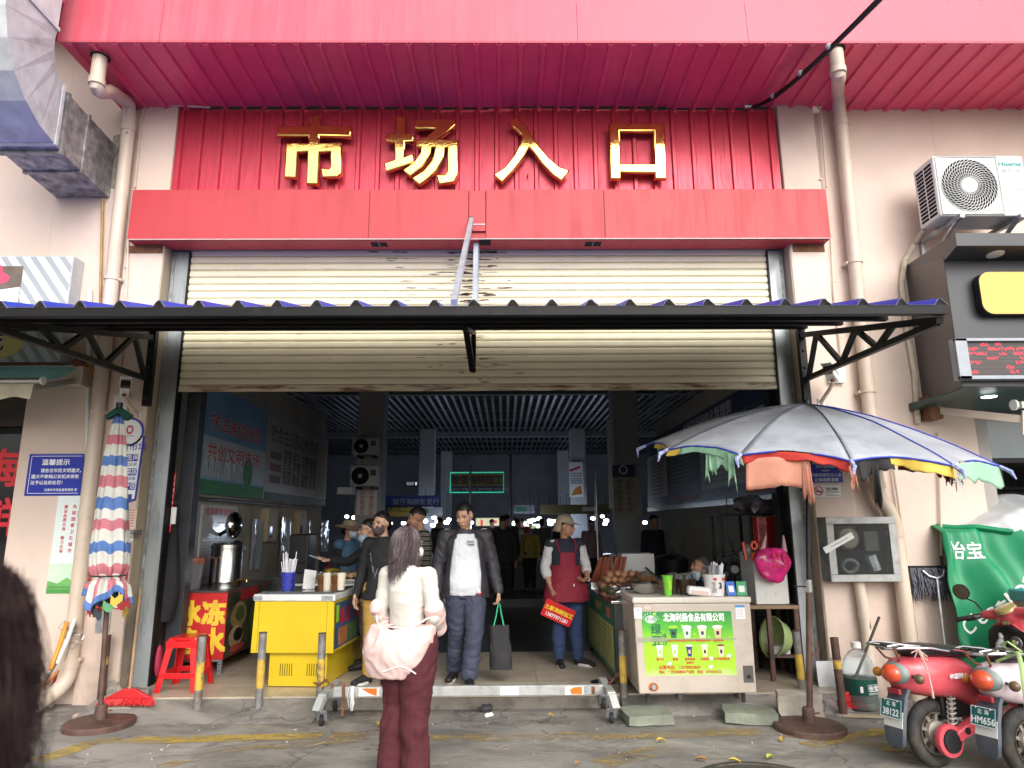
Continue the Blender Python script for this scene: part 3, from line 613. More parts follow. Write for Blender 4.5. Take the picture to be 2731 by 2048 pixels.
tag(MB().b2((P(*Z1(30, 1000), Y=6.0).x, 5.7, P(*Z1(30, 1060), Y=6).z), (P(*Z1(160, 1000), Y=6.0).x, 6.0, P(*Z1(30, 1000), Y=6).z)).build('wall_fan_box', dim, bevel=.01), 'small grey fan housing under the stacked air conditioners', 'fan housing')
def sign_at(name, label, cat, a, b, yf, m, dp=.05, group=None):
 p, q = P(a[0], b[1], Y=yf), P(b[0], a[1], Y=yf); t = thing(name, label, cat, ((p.x+q.x)/2, yf, p.z), group)
 B = Board(t, (p.x, yf, p.z), (1, 0, 0), UZ, q.x-p.x, q.z-p.z); B.slab('panel', m, dp); return t, B
t, B = sign_at('column_banner', 'grey white banner with two columns of red characters below the air conditioners', 'banner', Z1(168, 1020), Z1(352, 1238), 6.93, paper, .01)
B.text('创文明城市', B.w*.27, B.h*.82, B.w*.26, redink, vert=True, line=.95); B.text('守食品药品', B.w*.72, B.h*.82, B.w*.26, redink, vert=True, line=.95)
t, B = sign_at('neon_edged_sign', 'brown shop sign outlined by a green neon tube', 'sign', Z1(998, 862), Z1(1470, 1040), 15.5, mat('brown_sign', (.20, .135, .06), .5, var=.15))
B.text('敬强海鲜加工', B.w*.5, B.h*.44, B.h*.52, mat('dark_sign_letter', (.03, .025, .02), .5), .01, bold=.03, wx=B.w/(B.h*.52*6.2)); B.rects('caption_band', [(.02, .03, B.w-.02, B.h*.32)], mat('dark_caption', (.03, .035, .06), .5), .002); B.text('海鲜加工 代客加工 各种海鲜 欢迎光临', B.w*.5, B.h*.1, B.h*.15, greyink, .004, wx=1.3)
neon = mat('green_neon', (.05, .75, .45), .4, var=0, em=.3)
MB().tube([B.at(u, v, .03) for u, v in ((0, 0), (B.w, 0), (B.w, B.h), (0, B.h), (0, 0))], .02, 6).build('neon_tube', neon, t)
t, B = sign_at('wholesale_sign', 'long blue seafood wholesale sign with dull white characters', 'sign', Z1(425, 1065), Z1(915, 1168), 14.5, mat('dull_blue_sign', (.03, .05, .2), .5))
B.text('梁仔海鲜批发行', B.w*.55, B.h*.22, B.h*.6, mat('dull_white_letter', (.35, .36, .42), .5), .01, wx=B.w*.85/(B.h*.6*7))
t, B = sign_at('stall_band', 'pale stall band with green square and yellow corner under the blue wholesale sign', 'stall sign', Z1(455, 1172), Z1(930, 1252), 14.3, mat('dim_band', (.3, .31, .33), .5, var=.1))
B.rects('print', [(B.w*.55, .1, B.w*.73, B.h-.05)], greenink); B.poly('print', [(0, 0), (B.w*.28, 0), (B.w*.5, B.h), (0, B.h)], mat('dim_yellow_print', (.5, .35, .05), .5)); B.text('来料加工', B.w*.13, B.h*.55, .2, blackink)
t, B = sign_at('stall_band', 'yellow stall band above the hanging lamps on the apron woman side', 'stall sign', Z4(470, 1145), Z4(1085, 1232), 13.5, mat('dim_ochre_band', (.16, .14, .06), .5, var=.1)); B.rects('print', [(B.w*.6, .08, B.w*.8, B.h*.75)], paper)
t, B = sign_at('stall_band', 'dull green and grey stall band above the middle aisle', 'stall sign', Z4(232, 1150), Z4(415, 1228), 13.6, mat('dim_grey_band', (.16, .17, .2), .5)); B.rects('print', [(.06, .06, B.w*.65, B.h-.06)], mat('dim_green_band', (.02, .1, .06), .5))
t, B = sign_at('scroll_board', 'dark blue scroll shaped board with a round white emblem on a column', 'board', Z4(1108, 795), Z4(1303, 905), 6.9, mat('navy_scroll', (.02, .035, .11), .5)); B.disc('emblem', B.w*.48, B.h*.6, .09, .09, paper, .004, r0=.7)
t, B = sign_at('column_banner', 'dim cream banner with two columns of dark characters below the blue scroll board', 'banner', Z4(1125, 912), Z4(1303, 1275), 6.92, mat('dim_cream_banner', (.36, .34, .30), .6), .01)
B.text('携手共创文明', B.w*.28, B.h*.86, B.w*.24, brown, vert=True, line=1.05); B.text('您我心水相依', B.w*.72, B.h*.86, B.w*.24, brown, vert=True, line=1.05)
t, B = sign_at('column_notice', 'white notice with a red flash and orange foot on the middle column', 'notice', Z4(728, 772), Z4(845, 1080), 16.6, paper, .01)
B.poly('flash', [(0, B.h*.78), (B.w*.8, B.h*.9), (B.w*.8, B.h*.84), (B.w*.1, B.h*.72)], redink); B.poly('foot', [(B.w*.1, .05), (B.w*.9, .1), (B.w*.8, .4), (B.w*.4, .3)], mat('orange_print', (.5, .18, .02), .5)); B.rects('print', [(B.w*.08, B.h*f, B.w*.92, B.h*f+.05) for f in (.38, .44, .5, .58, .65)], greyink)
tag(MB().b2((P(*Z4(1052, 400), Y=6.6).x, 6.55, 1.9), (P(*Z4(1085, 400), Y=6.6).x, 6.62, P(*Z4(1052, 395), Y=6.6).z)).build('vertical_sign', paper), 'tall narrow white sign fixed edge on to a column', 'sign')
bulbm = mat('lit_lamp_glass', (1, .98, .95), .4, var=0, em=5)
proto = None
LP = [Z1(*p) for p in ((775, 1290), (857, 1262), (882, 1295), (966, 1302), (585, 1310), (1188, 1305), (845, 1327), (985, 1278), (470, 1312))] + [Z4(*p) for p in ((458, 1270), (410, 1281), (378, 1292), (325, 1308), (548, 1287), (557, 1315), (587, 1292), (615, 1320), (650, 1331), (932, 1268), (1016, 1250), (1052, 1287), (1040, 1316), (240, 1310), (705, 1292), (860, 1300))] + [(1700, 1393), (1720, 1393), (925, 1377), (945, 1380)]
wh = ('over the aisle', 'above the tubs', 'near the yellow band', 'beside a column', 'above the crowd', 'under the blue sign', 'low over a counter', 'behind the white shirted man')
for i, (px, py) in enumerate(LP):
 y = 13 + (i*37 % 11)*.8; q = P(px, py, Y=y)
 if proto is None:
  proto = t = thing('hanging_lamp', 'small lit white lamp', 'lamp', q, 'lit lamps hanging over the stalls')
  MB().lathe([(.03, .05), (.075, .035), (.08, -.03), (.06, -.055), (.0, -.06)], q, n=12).build('bulb', bulbm, t, True); MB().tube([q+V((0, 0, .05)), q+V((0, 0, .9))], .008, 5).build('cord', black, t)
  ld = bpy.data.lights.new('lamp_light', 'POINT'); ld.energy = 5.5; ld.color = (.62, .76, 1); ld.shadow_soft_size = .1
  lo = bpy.data.objects.new('lamp_light', ld); col.objects.link(lo); lo.location = q-V((0, 0, .16)); W[lo] = M.Identity(4); put(lo, t)
 else: t = dup(proto, q)
 lamps = globals().setdefault('lamps_', []); lamps.append(t)
ORD = 'first second third fourth fifth sixth seventh eighth ninth tenth eleventh twelfth thirteenth fourteenth fifteenth sixteenth seventeenth eighteenth nineteenth twentieth'.split()
lamps_.sort(key=lambda o: (o.location.x)/(o.location.y+6.9))
for i, o in enumerate(lamps_): o['label'] = ('small lit white lamp hanging over the stalls, '+ORD[i]+' counted from the poster wall') if i < 15 else ('small lit white lamp hanging over the stalls, '+ORD[len(lamps_)-1-i]+' counted from the chart wall')
counter = mat('dark_counter', (.06, .062, .068), .5, var=.3, vs=3)
def tub(label, q, r, h, m):
 t = thing('plastic_tub', label, 'tub', q, 'tubs on the stalls'); MB().lathe([(r*.8, 0), (r, h), (r*1.06, h), (r*1.06, h-.02), (r*.96, h-.02), (r*.78, .02), (0, .02)], q, n=18).build('shell', m, t, True); MB().tube([q+V((r*1.05*cos(a*pi/9), r*1.05*sin(a*pi/9), h)) for a in range(19)], .012, 5).build('rim', m, t)
for i, (x0, x1, y, l) in enumerate(((-.2, 1.0, 9.2, 'low dark tiled stall counter across the middle aisle'), (-3.4, -1.9, 9.5, 'dark stall counter behind the yellow freezer side'), (1.0, 3.0, 10.2, 'dark stall counter behind the woman in the apron'), (-1.6, -.6, 13, 'far stall counter beyond the white shirted man'), (.6, 2.4, 15, 'far stall counter under the ochre band'))):
 t = thing('stall_counter', l, 'counter', ((x0+x1)/2, y, .12), 'stall counters in the hall'); MB().b2((x0, y, .112), (x1, y+1, .78)).build('base', counter, t, bevel=.01); MB().b2((x0-.05, y-.05, .78), (x1+.05, y+1.05, .84)).build('top', mat('pale_counter_top', (.2, .21, .23), .35, var=.2), t, bevel=.01)
MB_blue = mat('blue_plastic', (.02, .07, .42), .35, var=.1); MB_green = mat('green_plastic', (.2, .45, .05), .35, var=.1); MB_white = mat('white_plastic_tub', (.6, .62, .62), .35)
for l, x, y, z, r, h, m in (('blue tub on the middle aisle counter', .15, 9.5, .84, .28, .16, MB_blue), ('lime green tub on the middle aisle counter', .62, 9.4, .84, .16, .2, MB_green), ('white tub beside the lime green tub', .4, 9.35, .84, .12, .14, MB_white), ('blue tub behind the first blue tub', .3, 10.0, .84, .3, .2, MB_blue), ('white tub on the counter behind the apron woman', 1.6, 10.4, .84, .25, .2, MB_white), ('blue tub on the far counter', 1.2, 15.3, .84, .3, .2, MB_blue), ('green tub on the far counter', 1.9, 15.3, .84, .26, .22, MB_green), ('white tub on the stall behind the freezer', -2.6, 9.8, .84, .26, .2, MB_white)): tub(l, V((x, y, z)), r, h, m)
tag(MB().b2((-1.2, 7.6, .112), (-.25, 8.2, .2)).build('low_step', counter), 'low dark step on the shaded floor of the aisle', 'step'); tag(MB().b2((-.15, 6.0, .112), (.75, 6.7, .26)).build('drain_kerb', counter), 'dark raised kerb beside the shaded aisle', 'kerb')
t = thing('lit_stall', 'brightly lit far stall with red and green boards at the end of the aisle', 'stall', (.5, 21, .12))
p, q = P(*Z4(222, 1420), Y=21), P(*Z4(480, 1318), Y=21)
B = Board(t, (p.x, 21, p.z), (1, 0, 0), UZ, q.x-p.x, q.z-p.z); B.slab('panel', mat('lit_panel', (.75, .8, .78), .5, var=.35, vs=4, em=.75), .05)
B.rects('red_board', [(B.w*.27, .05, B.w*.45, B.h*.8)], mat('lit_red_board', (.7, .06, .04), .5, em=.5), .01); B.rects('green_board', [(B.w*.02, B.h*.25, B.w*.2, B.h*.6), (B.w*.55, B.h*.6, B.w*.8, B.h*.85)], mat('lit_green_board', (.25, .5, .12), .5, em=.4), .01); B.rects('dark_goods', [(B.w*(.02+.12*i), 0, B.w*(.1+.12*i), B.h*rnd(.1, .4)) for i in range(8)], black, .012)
t = thing('lit_stall', 'lit stall behind the white shirted man with yellow and red boards', 'stall', (-.6, 20, .12))
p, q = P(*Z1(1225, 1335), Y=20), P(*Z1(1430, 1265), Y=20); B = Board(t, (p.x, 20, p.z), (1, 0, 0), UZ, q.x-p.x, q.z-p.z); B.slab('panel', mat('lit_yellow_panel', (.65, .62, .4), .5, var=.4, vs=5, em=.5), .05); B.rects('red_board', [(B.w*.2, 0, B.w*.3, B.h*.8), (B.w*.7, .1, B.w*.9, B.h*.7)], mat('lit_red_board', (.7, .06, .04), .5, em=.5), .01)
for px in (1520, 2120): pass
for x, y, l in ((.12, 8.7, 'thin steel pole standing in the middle aisle'), (-.95, 11.5, 'thin steel pole near the far counter'), (2.1, 9.0, 'thin steel pole beside the near banner column')):
 tag(MB().tube([(x, y, .112), (x, y, 3.2)], .03, 8).build('steel_pole', steel), l, 'pole', 'steel poles among the stalls')
def pipe_run(name, label, cat, pts, r, m, rings=(), group=None, n=14):
 t = thing(name, label, cat, pts[-1], group); MB().tube(pts, r, n).build('pipe', m, t, True)
 for a, d in rings:
  a = V(a); d = V(d).normalized(); MB().tube([a-d*.03, a-d*.03, a+d*.03, a+d*.03], [r*1.02, r*1.13, r*1.13, r*1.02], n).build('collar', m, t, True)
 return t
def arc(a, c, b, n=5): return [V(a).lerp(V(c), i/n).lerp(V(c).lerp(V(b), i/n), i/n) for i in range(n+1)]
yP = -.235
A0 = P(268, 148, Z=ZS-.01); A1 = A0+V((0, 0, -.30)); A3 = P(343, 345, Y=yP); A2 = A3+V((.0, 0, .30))
Lx = lambda y: P(343-(y-345)*(153/1400), y, Y=yP)
bot = Lx(1800); bot.z = .22; mouth = bot+V((-.13, -.22, -.15))
pts = [A0+V((0, 0, .12)), A1]+arc(A1, A1+V((0, 0, -.15)), A1.lerp(A2, .35))[1:]+arc(A1.lerp(A2, .75), A2+V((0, 0, .06)), A3)+[bot+V((0, 0, .1))]+arc(bot+V((0, 0, .1)), bot-V((0, 0, .06)), mouth)[1:]
t = pipe_run('drain_pipe', 'cream drain pipe on the wall behind the closed striped umbrella', 'pipe', pts, .067, pvc, [(A1, (0, 0, 1)), (A3, (0, 0, 1)), (bot+V((0, 0, .15)), (0, 0, 1)), (Lx(1370), (0, 0, 1))], 'cream drain pipes')
MB().tube([mouth-V((-.002, -.003, -.002)), mouth+V((-.002, -.003, -.002))], [.055, .055], 14).build('mouth', blackv, t)
for zpx in (745, 1100, 1760):
 q = Lx(zpx); MB().lathe([(.07, -.012), (.076, -.012), (.076, .012), (.07, .012)], q).build('strap', pvc, t, True)
 for sx in (-1, 1): MB().b2((q.x+sx*.075-.014, YW-.012, q.z-.014), (q.x+sx*.075+.014, q.y, q.z+.014)).build('strap_foot', pvc, t)
MB().lathe([(.082, -.004), (.09, 0), (.082, .004)], (A0.x, A0.y, ZS-.03)).build('soffit_cut', blackv, t)
A0 = P(2228, 130, Z=ZS-.01); A1 = A0+V((0, 0, -.25)); A3 = P(2243, 330, Y=yP); A2 = A3+V((0, 0, .35))
B1 = P(2340, 1300, Y=yP); B2 = P(2385, 1395, Y=yP); B3 = P(2432, 1800, Y=yP); B3.z = .0; B3.x = B2.x+.02
pts = [A0+V((0, 0, .12)), A1]+arc(A1, A1+V((0, 0, -.12)), A1.lerp(A2, .3))[1:]+arc(A1.lerp(A2, .8), A2, A3)+[B1]+arc(B1, B1-V((0, 0, .12)), B1.lerp(B2, .55))[1:]+arc(B1.lerp(B2, .6), B2+V((0, 0, .04)), B2-V((0, 0, .08)))+[B3]
t = pipe_run('drain_pipe', 'cream drain pipe with a double bend above the meter cupboard', 'pipe', pts, .067, pvc, [(A1, (0, 0, 1)), (A3, (0, 0, 1)), (B1+V((0, 0, .02)), (0, 0, 1)), (B2-V((0, 0, .1)), (0, 0, 1))], 'cream drain pipes')
for py in (700, 1045):
 q = A3.lerp(B1, (py-330)/970); q = P(2243+(py-330)*.1, py, Y=yP); MB().lathe([(.07, -.012), (.076, -.012), (.076, .012), (.07, .012)], q).build('strap', pvc, t, True)
 for sx in (-1, 1): MB().b2((q.x+sx*.075-.014, YW-.012, q.z-.014), (q.x+sx*.075+.014, q.y, q.z+.014)).build('strap_foot', pvc, t)
MB().lathe([(.082, -.004), (.09, 0), (.082, .004)], (A0.x, A0.y, ZS-.03)).build('soffit_cut', blackv, t)
def conduit(label, px, yy, r=.012, m=pvc, clips=()):
 pts = [P(x, y, Y=yy) for x, y in px]; t = thing('conduit', label, 'conduit', pts[-1], 'thin conduits on the wall'); MB().tube(pts, r, 7).build('pipe', m, t, True)
 for k in clips: q = pts[0].lerp(pts[-1], k); MB().b2((q.x-.02, yy-.004, q.z-.008), (q.x+.02, yy+.02, q.z+.008)).build('clip', m, t)
conduit('thin conduit bent across the top of the pilaster over the striped umbrella', [(560, 286), (470, 281), (400, 278), (385, 290), (375, 340), (360, 500)], -.185)
conduit('thin conduit running down beside the drain pipe from beam to camera box', [(342, 640), (338, 760), (318, 1010)], -.185, clips=(.2, .8))
conduit('thin conduit bent across the top of the wall beside the upper drain pipe', [(2062, 279), (2175, 278), (2188, 292), (2198, 400), (2204, 500)], -.185, clips=(.9,))
conduit('thin conduit down the pilaster to the camera box near the open umbrella', [(2215, 640), (2225, 800), (2247, 990), (2252, 1015)], -.185, clips=(.3, .7))
conduit('white plastic conduit standing on the wall under the turquoise awning', [(240, 770), (238, 850), (236, 1000), (233, 1120), (232, 1320)], -.15, .022, offwhite)
conduit('thin grey conduit rising on the wall behind the hung mop', [(2502, 1152), (2506, 1300), (2512, 1490)], -.15, .011)
conduit('thin cream conduit slanting down beside the mop and the drain pipe', [(2375, 1190), (2405, 1400), (2445, 1680), (2465, 1800)], -.165, .013)
t = thing('brown_stained_pipe', 'slim ochre stained downpipe under the zinc duct', 'pipe', P(272, 900, Y=-.16)); MB().tube([P(274, 530, Y=-.16), P(270, 700, Y=-.16), P(264, 960, Y=-.16)], .014, 8).build('pipe', mat('ochre_pipe', (.33, .2, .07), .6, var=.3, vs=6), t, True)
dk = thing('ventilation_duct', 'large zinc sheet ventilation duct bending down and into the wall', 'duct', P(290, 530, Y=YW))
duct = mat('zinc_duct_sheet', (.56, .58, .60), .6, m=.12, var=.15, vs=5, dirt=.35, dc='6b6258', ds=4, dt=(.5, .7), bump=.15, bs=5)
wa, wb = P(165, 530, Y=YW), P(293, 528, Y=YW); x0, x1 = wa.x-.06, wb.x; z0 = wb.z; z1 = z0+.62
ye = -1.45; zt0 = z0+.02
def ring(y, zl, zh): return [(x0, y, zl), (x1, y, zl), (x1, y, zh), (x0, y, zh)]
MB().loft([ring(YW-.002, z0, z1), ring(-.75, z0+.04, z1+.04), ring(-1.05, z0+.07, z1+.07)]).build('duct_run', galvdark, dk, bevel=.004)
rs = []; c_y, c_z = -1.06, z1+.42   # bend: inner corner
for i in range(7):
 a = pi/2*i/6; ri, ro = .34, .97
 xw = x1+.015+.12*i/6; rs.append([(x0-.01, c_y-sin(a)*ro, c_z-cos(a)*ro), (xw, c_y-sin(a)*ro, c_z-cos(a)*ro), (xw, c_y-sin(a)*ri, c_z-cos(a)*ri), (x0-.01, c_y-sin(a)*ri, c_z-cos(a)*ri)])
MB().loft(rs).build('bend', duct, dk, bevel=.004)
top = [(p[0], p[1]-.0, p[2]+2.2) for p in rs[-1]]; MB().loft([[(a[0], a[1], a[2]+.004) for a in rs[-1]], top]).build('riser', duct, dk, bevel=.004)
for y in (-.62, -.95): MB().loft([[(a+(-.012 if a == x0 else .012), y+dy, b_) for a, y_, b_ in ring(y, z0-.02+.05*(-y)-.0, z1+.02+.05*(-y))] for dy in (-.02, .02)]).build('flange', galvdark, dk)
for i in (0, 6):
 cy = sum(p[1] for p in rs[i])/4; cz_ = sum(p[2] for p in rs[i])/4
 MB().loft([[(p[0]+(.014 if p[0] > x0+.1 else -.014), cy+(p[1]-cy)*1.03+(d_ if i == 0 else 0), cz_+(p[2]-cz_)*1.03+(d_ if i else 0)) for p in rs[i]] for d_ in (-.018, .018)]).build('flange', duct, dk)
cem = MB().ell((x1+.02, YW-.002, z0+.42), (.12, .012, .32), nu=12, nv=9); cem.v = [v+V((noise.noise(v*9), 0, noise.noise(v*9+V((5, 0, 0)))))*.06 for v in cem.v]; cem.build('mortar_patch', mat('grey_mortar', (.28, .25, .22), .9, var=.3, vs=12, bump=.6), dk)
MB().tube([(x1+.01, -.2, z0+.35), P(340, 352, Y=-.3), P(350, 360, Y=-.22)], .006, 5).build('tie_wire', rust, dk)
cab = thing('cable_bundle', 'bundle of black cables rising from the wall across the pink eaves', 'cables', P(2010, 285, Y=-.2))
pa, pb, pc, pd = P(2005, 287, Y=-.2), P(2075, 262, Y=-.55), P(2185, 150, Y=-1.25), P(2360, -20, Y=-1.9)
def bez(t): return pa*(1-t)**3+pb*3*t*(1-t)**2+pc*3*t*t*(1-t)+pd*t**3
for k in range(7):
 o_ = V((rnd(-.02, .02), rnd(-.02, .02), rnd(-.03, .02))); s_ = rnd(-.06, .03)
 MB().tube([bez(i/14)+o_*min(1, i/3)+V((0, 0, s_*sin(pi*i/14))) for i in range(15)], rnd(.009, .017), 5).build('cable', black, cab, True)
for tt in (.25, .5, .7): MB().ell(bez(tt), (.035, .03, .035), nu=8, nv=6).build('cable_tie', greyink, cab)
MB().tube([P(1985, 284, Y=-.19), P(2010, 284, Y=-.19)], .025, 8).build('anchor_clamp', galv, cab)
t = ac_unit('white air conditioner with swirling fan grille above the black shop sign', 4.34, 5.26, 4.59, 5.25, -.72, .34, m=mat('white_ac_case', (.74, .75, .74), .4, var=.03, dirt=.2, dc='8a8478', ds=3))
text('Hisense', (5.115, -.726, 5.13), .075, mat('teal_print', (.0, .30, .30), .5), t, bold=.02); text('海信空调', (5.115, -.726, 5.06), .05, greyink, t)
for xx in (4.5, 5.1):
 MB().bar((xx, YW, 4.56), (xx, -.8, 4.56), .04, .045).build('bracket_arm', galv, t); MB().bar((xx, YW-.01, 4.25), (xx, -.72, 4.55), .03, .03).build('bracket_brace', galv, t); MB().b2((xx-.02, YW-.03, 4.15), (xx+.02, YW, 4.56)).build('bracket_plate', galv, t)
hose = [P(2465, 615, Y=-.4), P(2440, 650, Y=-.22), P(2412, 700, Y=-.17), P(2405, 760, Y=-.17), P(2420, 880, Y=-.17), P(2440, 1000, Y=-.17), P(2448, 1130, Y=-.17)]
hp = []
for a, b in zip(hose, hose[1:]): hp += [a.lerp(b, i/8) for i in range(8)]
tag(MB().tube(hp+[hose[-1]], [.026+.003*(i % 2) for i in range(len(hp)+1)], 8).build('drain_hose', mat('wrapped_hose', (.5, .44, .34), .8, var=.25, vs=12, bump=.5, bs=50), None, True), 'wrapped grey hose curving from the air conditioner down past the shop sign', 'hose')
sg = thing('shop_sign_box', 'black shop sign box with blank yellow plate and visor above the LED display', 'shop sign', (5.2, -.6, 2.84))
sgm = mat('charcoal_panel', (.035, .037, .045), .38, var=.12, vs=2, bump=.03, bs=4); sgside = mat('brown_grey_panel', (.085, .075, .072), .42, var=.1, vs=2)
MB().prism([(4.11, -1.0), (8.2, -1.0), (8.2, YW), (4.295, YW)], (0, 0, 2.80), (1, 0, 0), (0, 1, 0), (0, 0, 1.25)).build('body', sgm, sg, bevel=.004)
MB().quad((4.108, -1.0, 2.80), (4.292, YW-.002, 2.80), (4.292, YW-.002, 4.25), (4.108, -1.0, 4.03)).build('side_panel', sgside, sg)
MB().loft([[(xa, -1.0, 4.0), (xb, -1.28, 4.03), (xb, -1.28, 4.155), (xc, YW-.002, 4.3), (xc, YW-.002, 4.05)] for xa, xb, xc in ((4.111, 4.05, 4.295), (8.2, 8.2, 8.2))]).build('visor', sgm, sg, bevel=.004)
q = P(2665, 676, Z=4.0); MB().lathe([(.0, 0), (.07, 0), (.075, .012)], (q.x, -1.13, 4.006), M.Rotation(-.1, 3, 'X')).build('downlight', offwhite, sg)
q0, q1 = P(2612, 842, Y=-1.03), P(2612, 732, Y=-1.03); r_ = .1; z0, z1 = q0.z, q1.z; x0 = q0.x
def rrect(x0, x1, z0, z1, r): return [(x0+r-r*cos(a), z0+r-r*sin(a)) for a in [i*pi/10 for i in range(6)]][0:0]+[(x0+r+r*cos(pi+i*pi/10), z0+r+r*sin(pi+i*pi/10)) for i in range(6)]+[(x1-r+r*cos(-pi/2+i*pi/10), z0+r+r*sin(-pi/2+i*pi/10)) for i in range(6)]+[(x1-r+r*cos(i*pi/10), z1-r+r*sin(i*pi/10)) for i in range(6)]+[(x0+r+r*cos(pi/2+i*pi/10), z1-r+r*sin(pi/2+i*pi/10)) for i in range(6)]
MB().prism(rrect(x0-.005, 6.6, z0-.005, z1+.005, r_), (0, -1.0, 0), (1, 0, 0), (0, 0, 1), (0, -.09, 0)).build('plate_edge', black, sg); MB().prism(rrect(x0, 6.6, z0, z1, r_), (0, -1.09, 0), (1, 0, 0), (0, 0, 1), (0, -.004, 0)).build('yellow_plate', mat('amber_acrylic', (.80, .44, .07), .3, var=.02), sg)
p, q = P(2560, 1012, Y=-1.08), P(2560, 902, Y=-1.08)
lt = thing('led_display', 'grey framed LED text display with rows of red dots under the yellow plate', 'display', (p.x+.8, -1.08, p.z))
B = Board(lt, (p.x, -1.08, p.z), (1, 0, 0), UZ, 2.2, q.z-p.z); MB().b2((p.x, -1.06, p.z), (p.x+2.2, -1.0, q.z)).build('case', mat('grey_alloy_frame', (.22, .24, .27), .4, m=.4, var=.1), lt)
for u0, v0, u1, v1 in ((0, 0, 2.2, .035), (0, B.h-.03, 2.2, B.h), (0, 0, .11, B.h)): MB().b2((p.x+u0, -1.09, p.z+v0), (p.x+u1, -1.061, p.z+v1)).build('frame', mat('grey_alloy_frame', 0), lt, bevel=.005)
B.o.y = -1.061; B.rects('screen', [(.11, .035, 2.19, B.h-.03)], mat('led_black', (.03, .026, .026), .5), .002)
led = mat('red_led', (.8, .02, .06), .4, var=0, em=.5); ledoff = mat('dim_led_row', (.10, .075, .075), .5)
nr = 7; rr_ = []; dd = []
for k in range(nr):
 v = .06+(B.h-.11)*(nr-1-k)/(nr-.6); u = .12
 while u < 1.0:
  if rnd(0, 1) > .45:
   for d_ in range(random.randint(4, 9)): rr_ += [(u+d_*.014, v+h_*.010, u+d_*.014+.009, v+h_*.010+.006) for h_ in range(3) if rnd(0, 1) > .2]
  u += rnd(.1, .19)
 dd += [(.115, v-.012-.012*j, 2.1, v-.008-.012*j) for j in range(3)]
stuff(B.rects('lit_dots', rr_, led, .005)); stuff(B.rects('unlit_rows', dd, ledoff, .0035))
MB().prism([(-1.0, 2.80), (YW-.003, 2.72), (YW-.003, 2.799)], (4.14, 0, 0), (0, 1, 0), (0, 0, 1), (4, 0, 0)).build('soffit', mat('dark_green_soffit', (.03, .06, .055), .4), sg)
q = P(2638, 1060, Z=2.74); MB().lathe([(.0, 0), (.06, 0), (.065, .01)], (q.x, q.y, q.z)).build('lit_downlight', mat('lit_downlight', (.95, .95, 1), .4, var=0, em=2), sg)
aw = thing('folding_awning', 'folded awning roller with pale arm below the black shop sign', 'awning', P(2485, 1090, Y=-.2))
a = P(2485, 1075, Y=-.25); MB().b2((a.x-.07, -.32, a.z-.17), (a.x+.06, YW, a.z+.07)).build('bracket', rust, aw, bevel=.01); MB().ell((a.x+.02, -.33, a.z), (.05, .03, .05)).build('pivot', galv, aw)
MB().tube([(a.x+.08, -.25, a.z-.0), (8, -.25, a.z+.02)], .05, 10).build('roller', mat('dark_green_cloth', (.01, .05, .045), .6), aw, True)
b0, b1 = P(2505, 1095, Y=-.3), P(2725, 1118, Y=-.75); MB().bar(b0, b1, .035, .07).build('arm', pvc, aw); MB().bar(P(2720, 1080, Y=-.8), P(2900, 1078, Y=-.8), .05, .06).build('front_bar', offwhite, aw); MB().tube([P(2702, 1080, Y=-.82), P(2708, 1080, Y=-.82)], .05, 12).build('end_cap', offwhite, aw); MB().bar(P(2728, 1095, Y=-.78), P(2730, 1160, Y=-.78), .02, .02).build('strap', pvc, aw)
ds_ = thing('corner_shop', 'dim shop opening with dark shelves and red packets beside the green tarpaulin', 'shop', (6, .5, 0))
MB().b2((4.81, .1, 0), (9, 2.2, .02)).build('floor', tilem, ds_); MB().b2((4.81, 2.2, 0), (9, 2.3, 3)).build('back_wall', mat('shop_dark_wall', (.06, .065, .07), .6, var=.3), ds_); MB().b2((4.68, .1, 0), (4.8, 2.2, 3)).build('side_wall', hallgrey, ds_); MB().b2((4.8, .1, 2.9), (9, 2.2, 3)).build('ceiling', hallgrey, ds_)
MB().b2((4.803, YW+.01, .02), (4.93, .09, 2.92)).build('door_jamb', mat('grey_door_jamb', (.3, .28, .26), .5), ds_)
MB().b2((4.94, .0, 2.25), (9, .06, 2.9)).build('fanlight', mat('blue_grey_fanlight', (.12, .16, .18), .15), ds_)
MB().b2((4.94, -.01, 2.2), (9, .05, 2.245)).build('transom', blacksteel, ds_)
for k in range(7):
 MB().b2((4.98+k*.2, .25, 1.36), (5.15+k*.2, .4, 1.62)).build('red_packet', mat('red_foil_packet', (.3, .03, .02), .25, var=.5, vs=9), ds_, bevel=.01)
MB().b2((4.95, .2, 1.1), (9, .6, 1.35)).build('green_counter', mat('dark_green_counter', (.01, .09, .04), .4), ds_)
for k in range(3): MB().b2((4.95, 1.6, .9+k*.55), (9, 2.1, .93+k*.55)).build('shelf', blacksteel, ds_)
for k in range(24): MB().b2((5+k*.15, 1.65, .93+.55*(k % 3)), (5.12+k*.15, 1.9, 1.2+.55*(k % 3))).build('packet', mat(('dull_red_packet', 'dull_blue_packet', 'dull_white_packet')[k % 3], ((.2, .03, .02), (.03, .05, .15), (.3, .3, .3))[k % 3], .4), ds_)
lb = thing('snack_sign', 'grey striped sign box with fried rolls picture and yellow disc reading snacks', 'shop sign', (-5.3, -.2, 3.2))
x1, z0, z1 = -4.455, 3.23, 4.36; x0 = -6.6; B = Board(lb, (x0, -.3, z0), (1, 0, 0), UZ, x1-x0, z1-z0); MB().b2((x0, -.3, z0), (x1, YW-.001, z1)).build('box', mat('grey_box_side', (.45, .46, .47), .4), lb, bevel=.004)
B.rects('face', [(.0, .0, B.w-.01, B.h-.01)], mat('pale_blue_white_print', (.56, .61, .63), .35, var=.02), .002)
g3 = mat('grey_stripe_print', (.32, .345, .36), .4, var=.02)
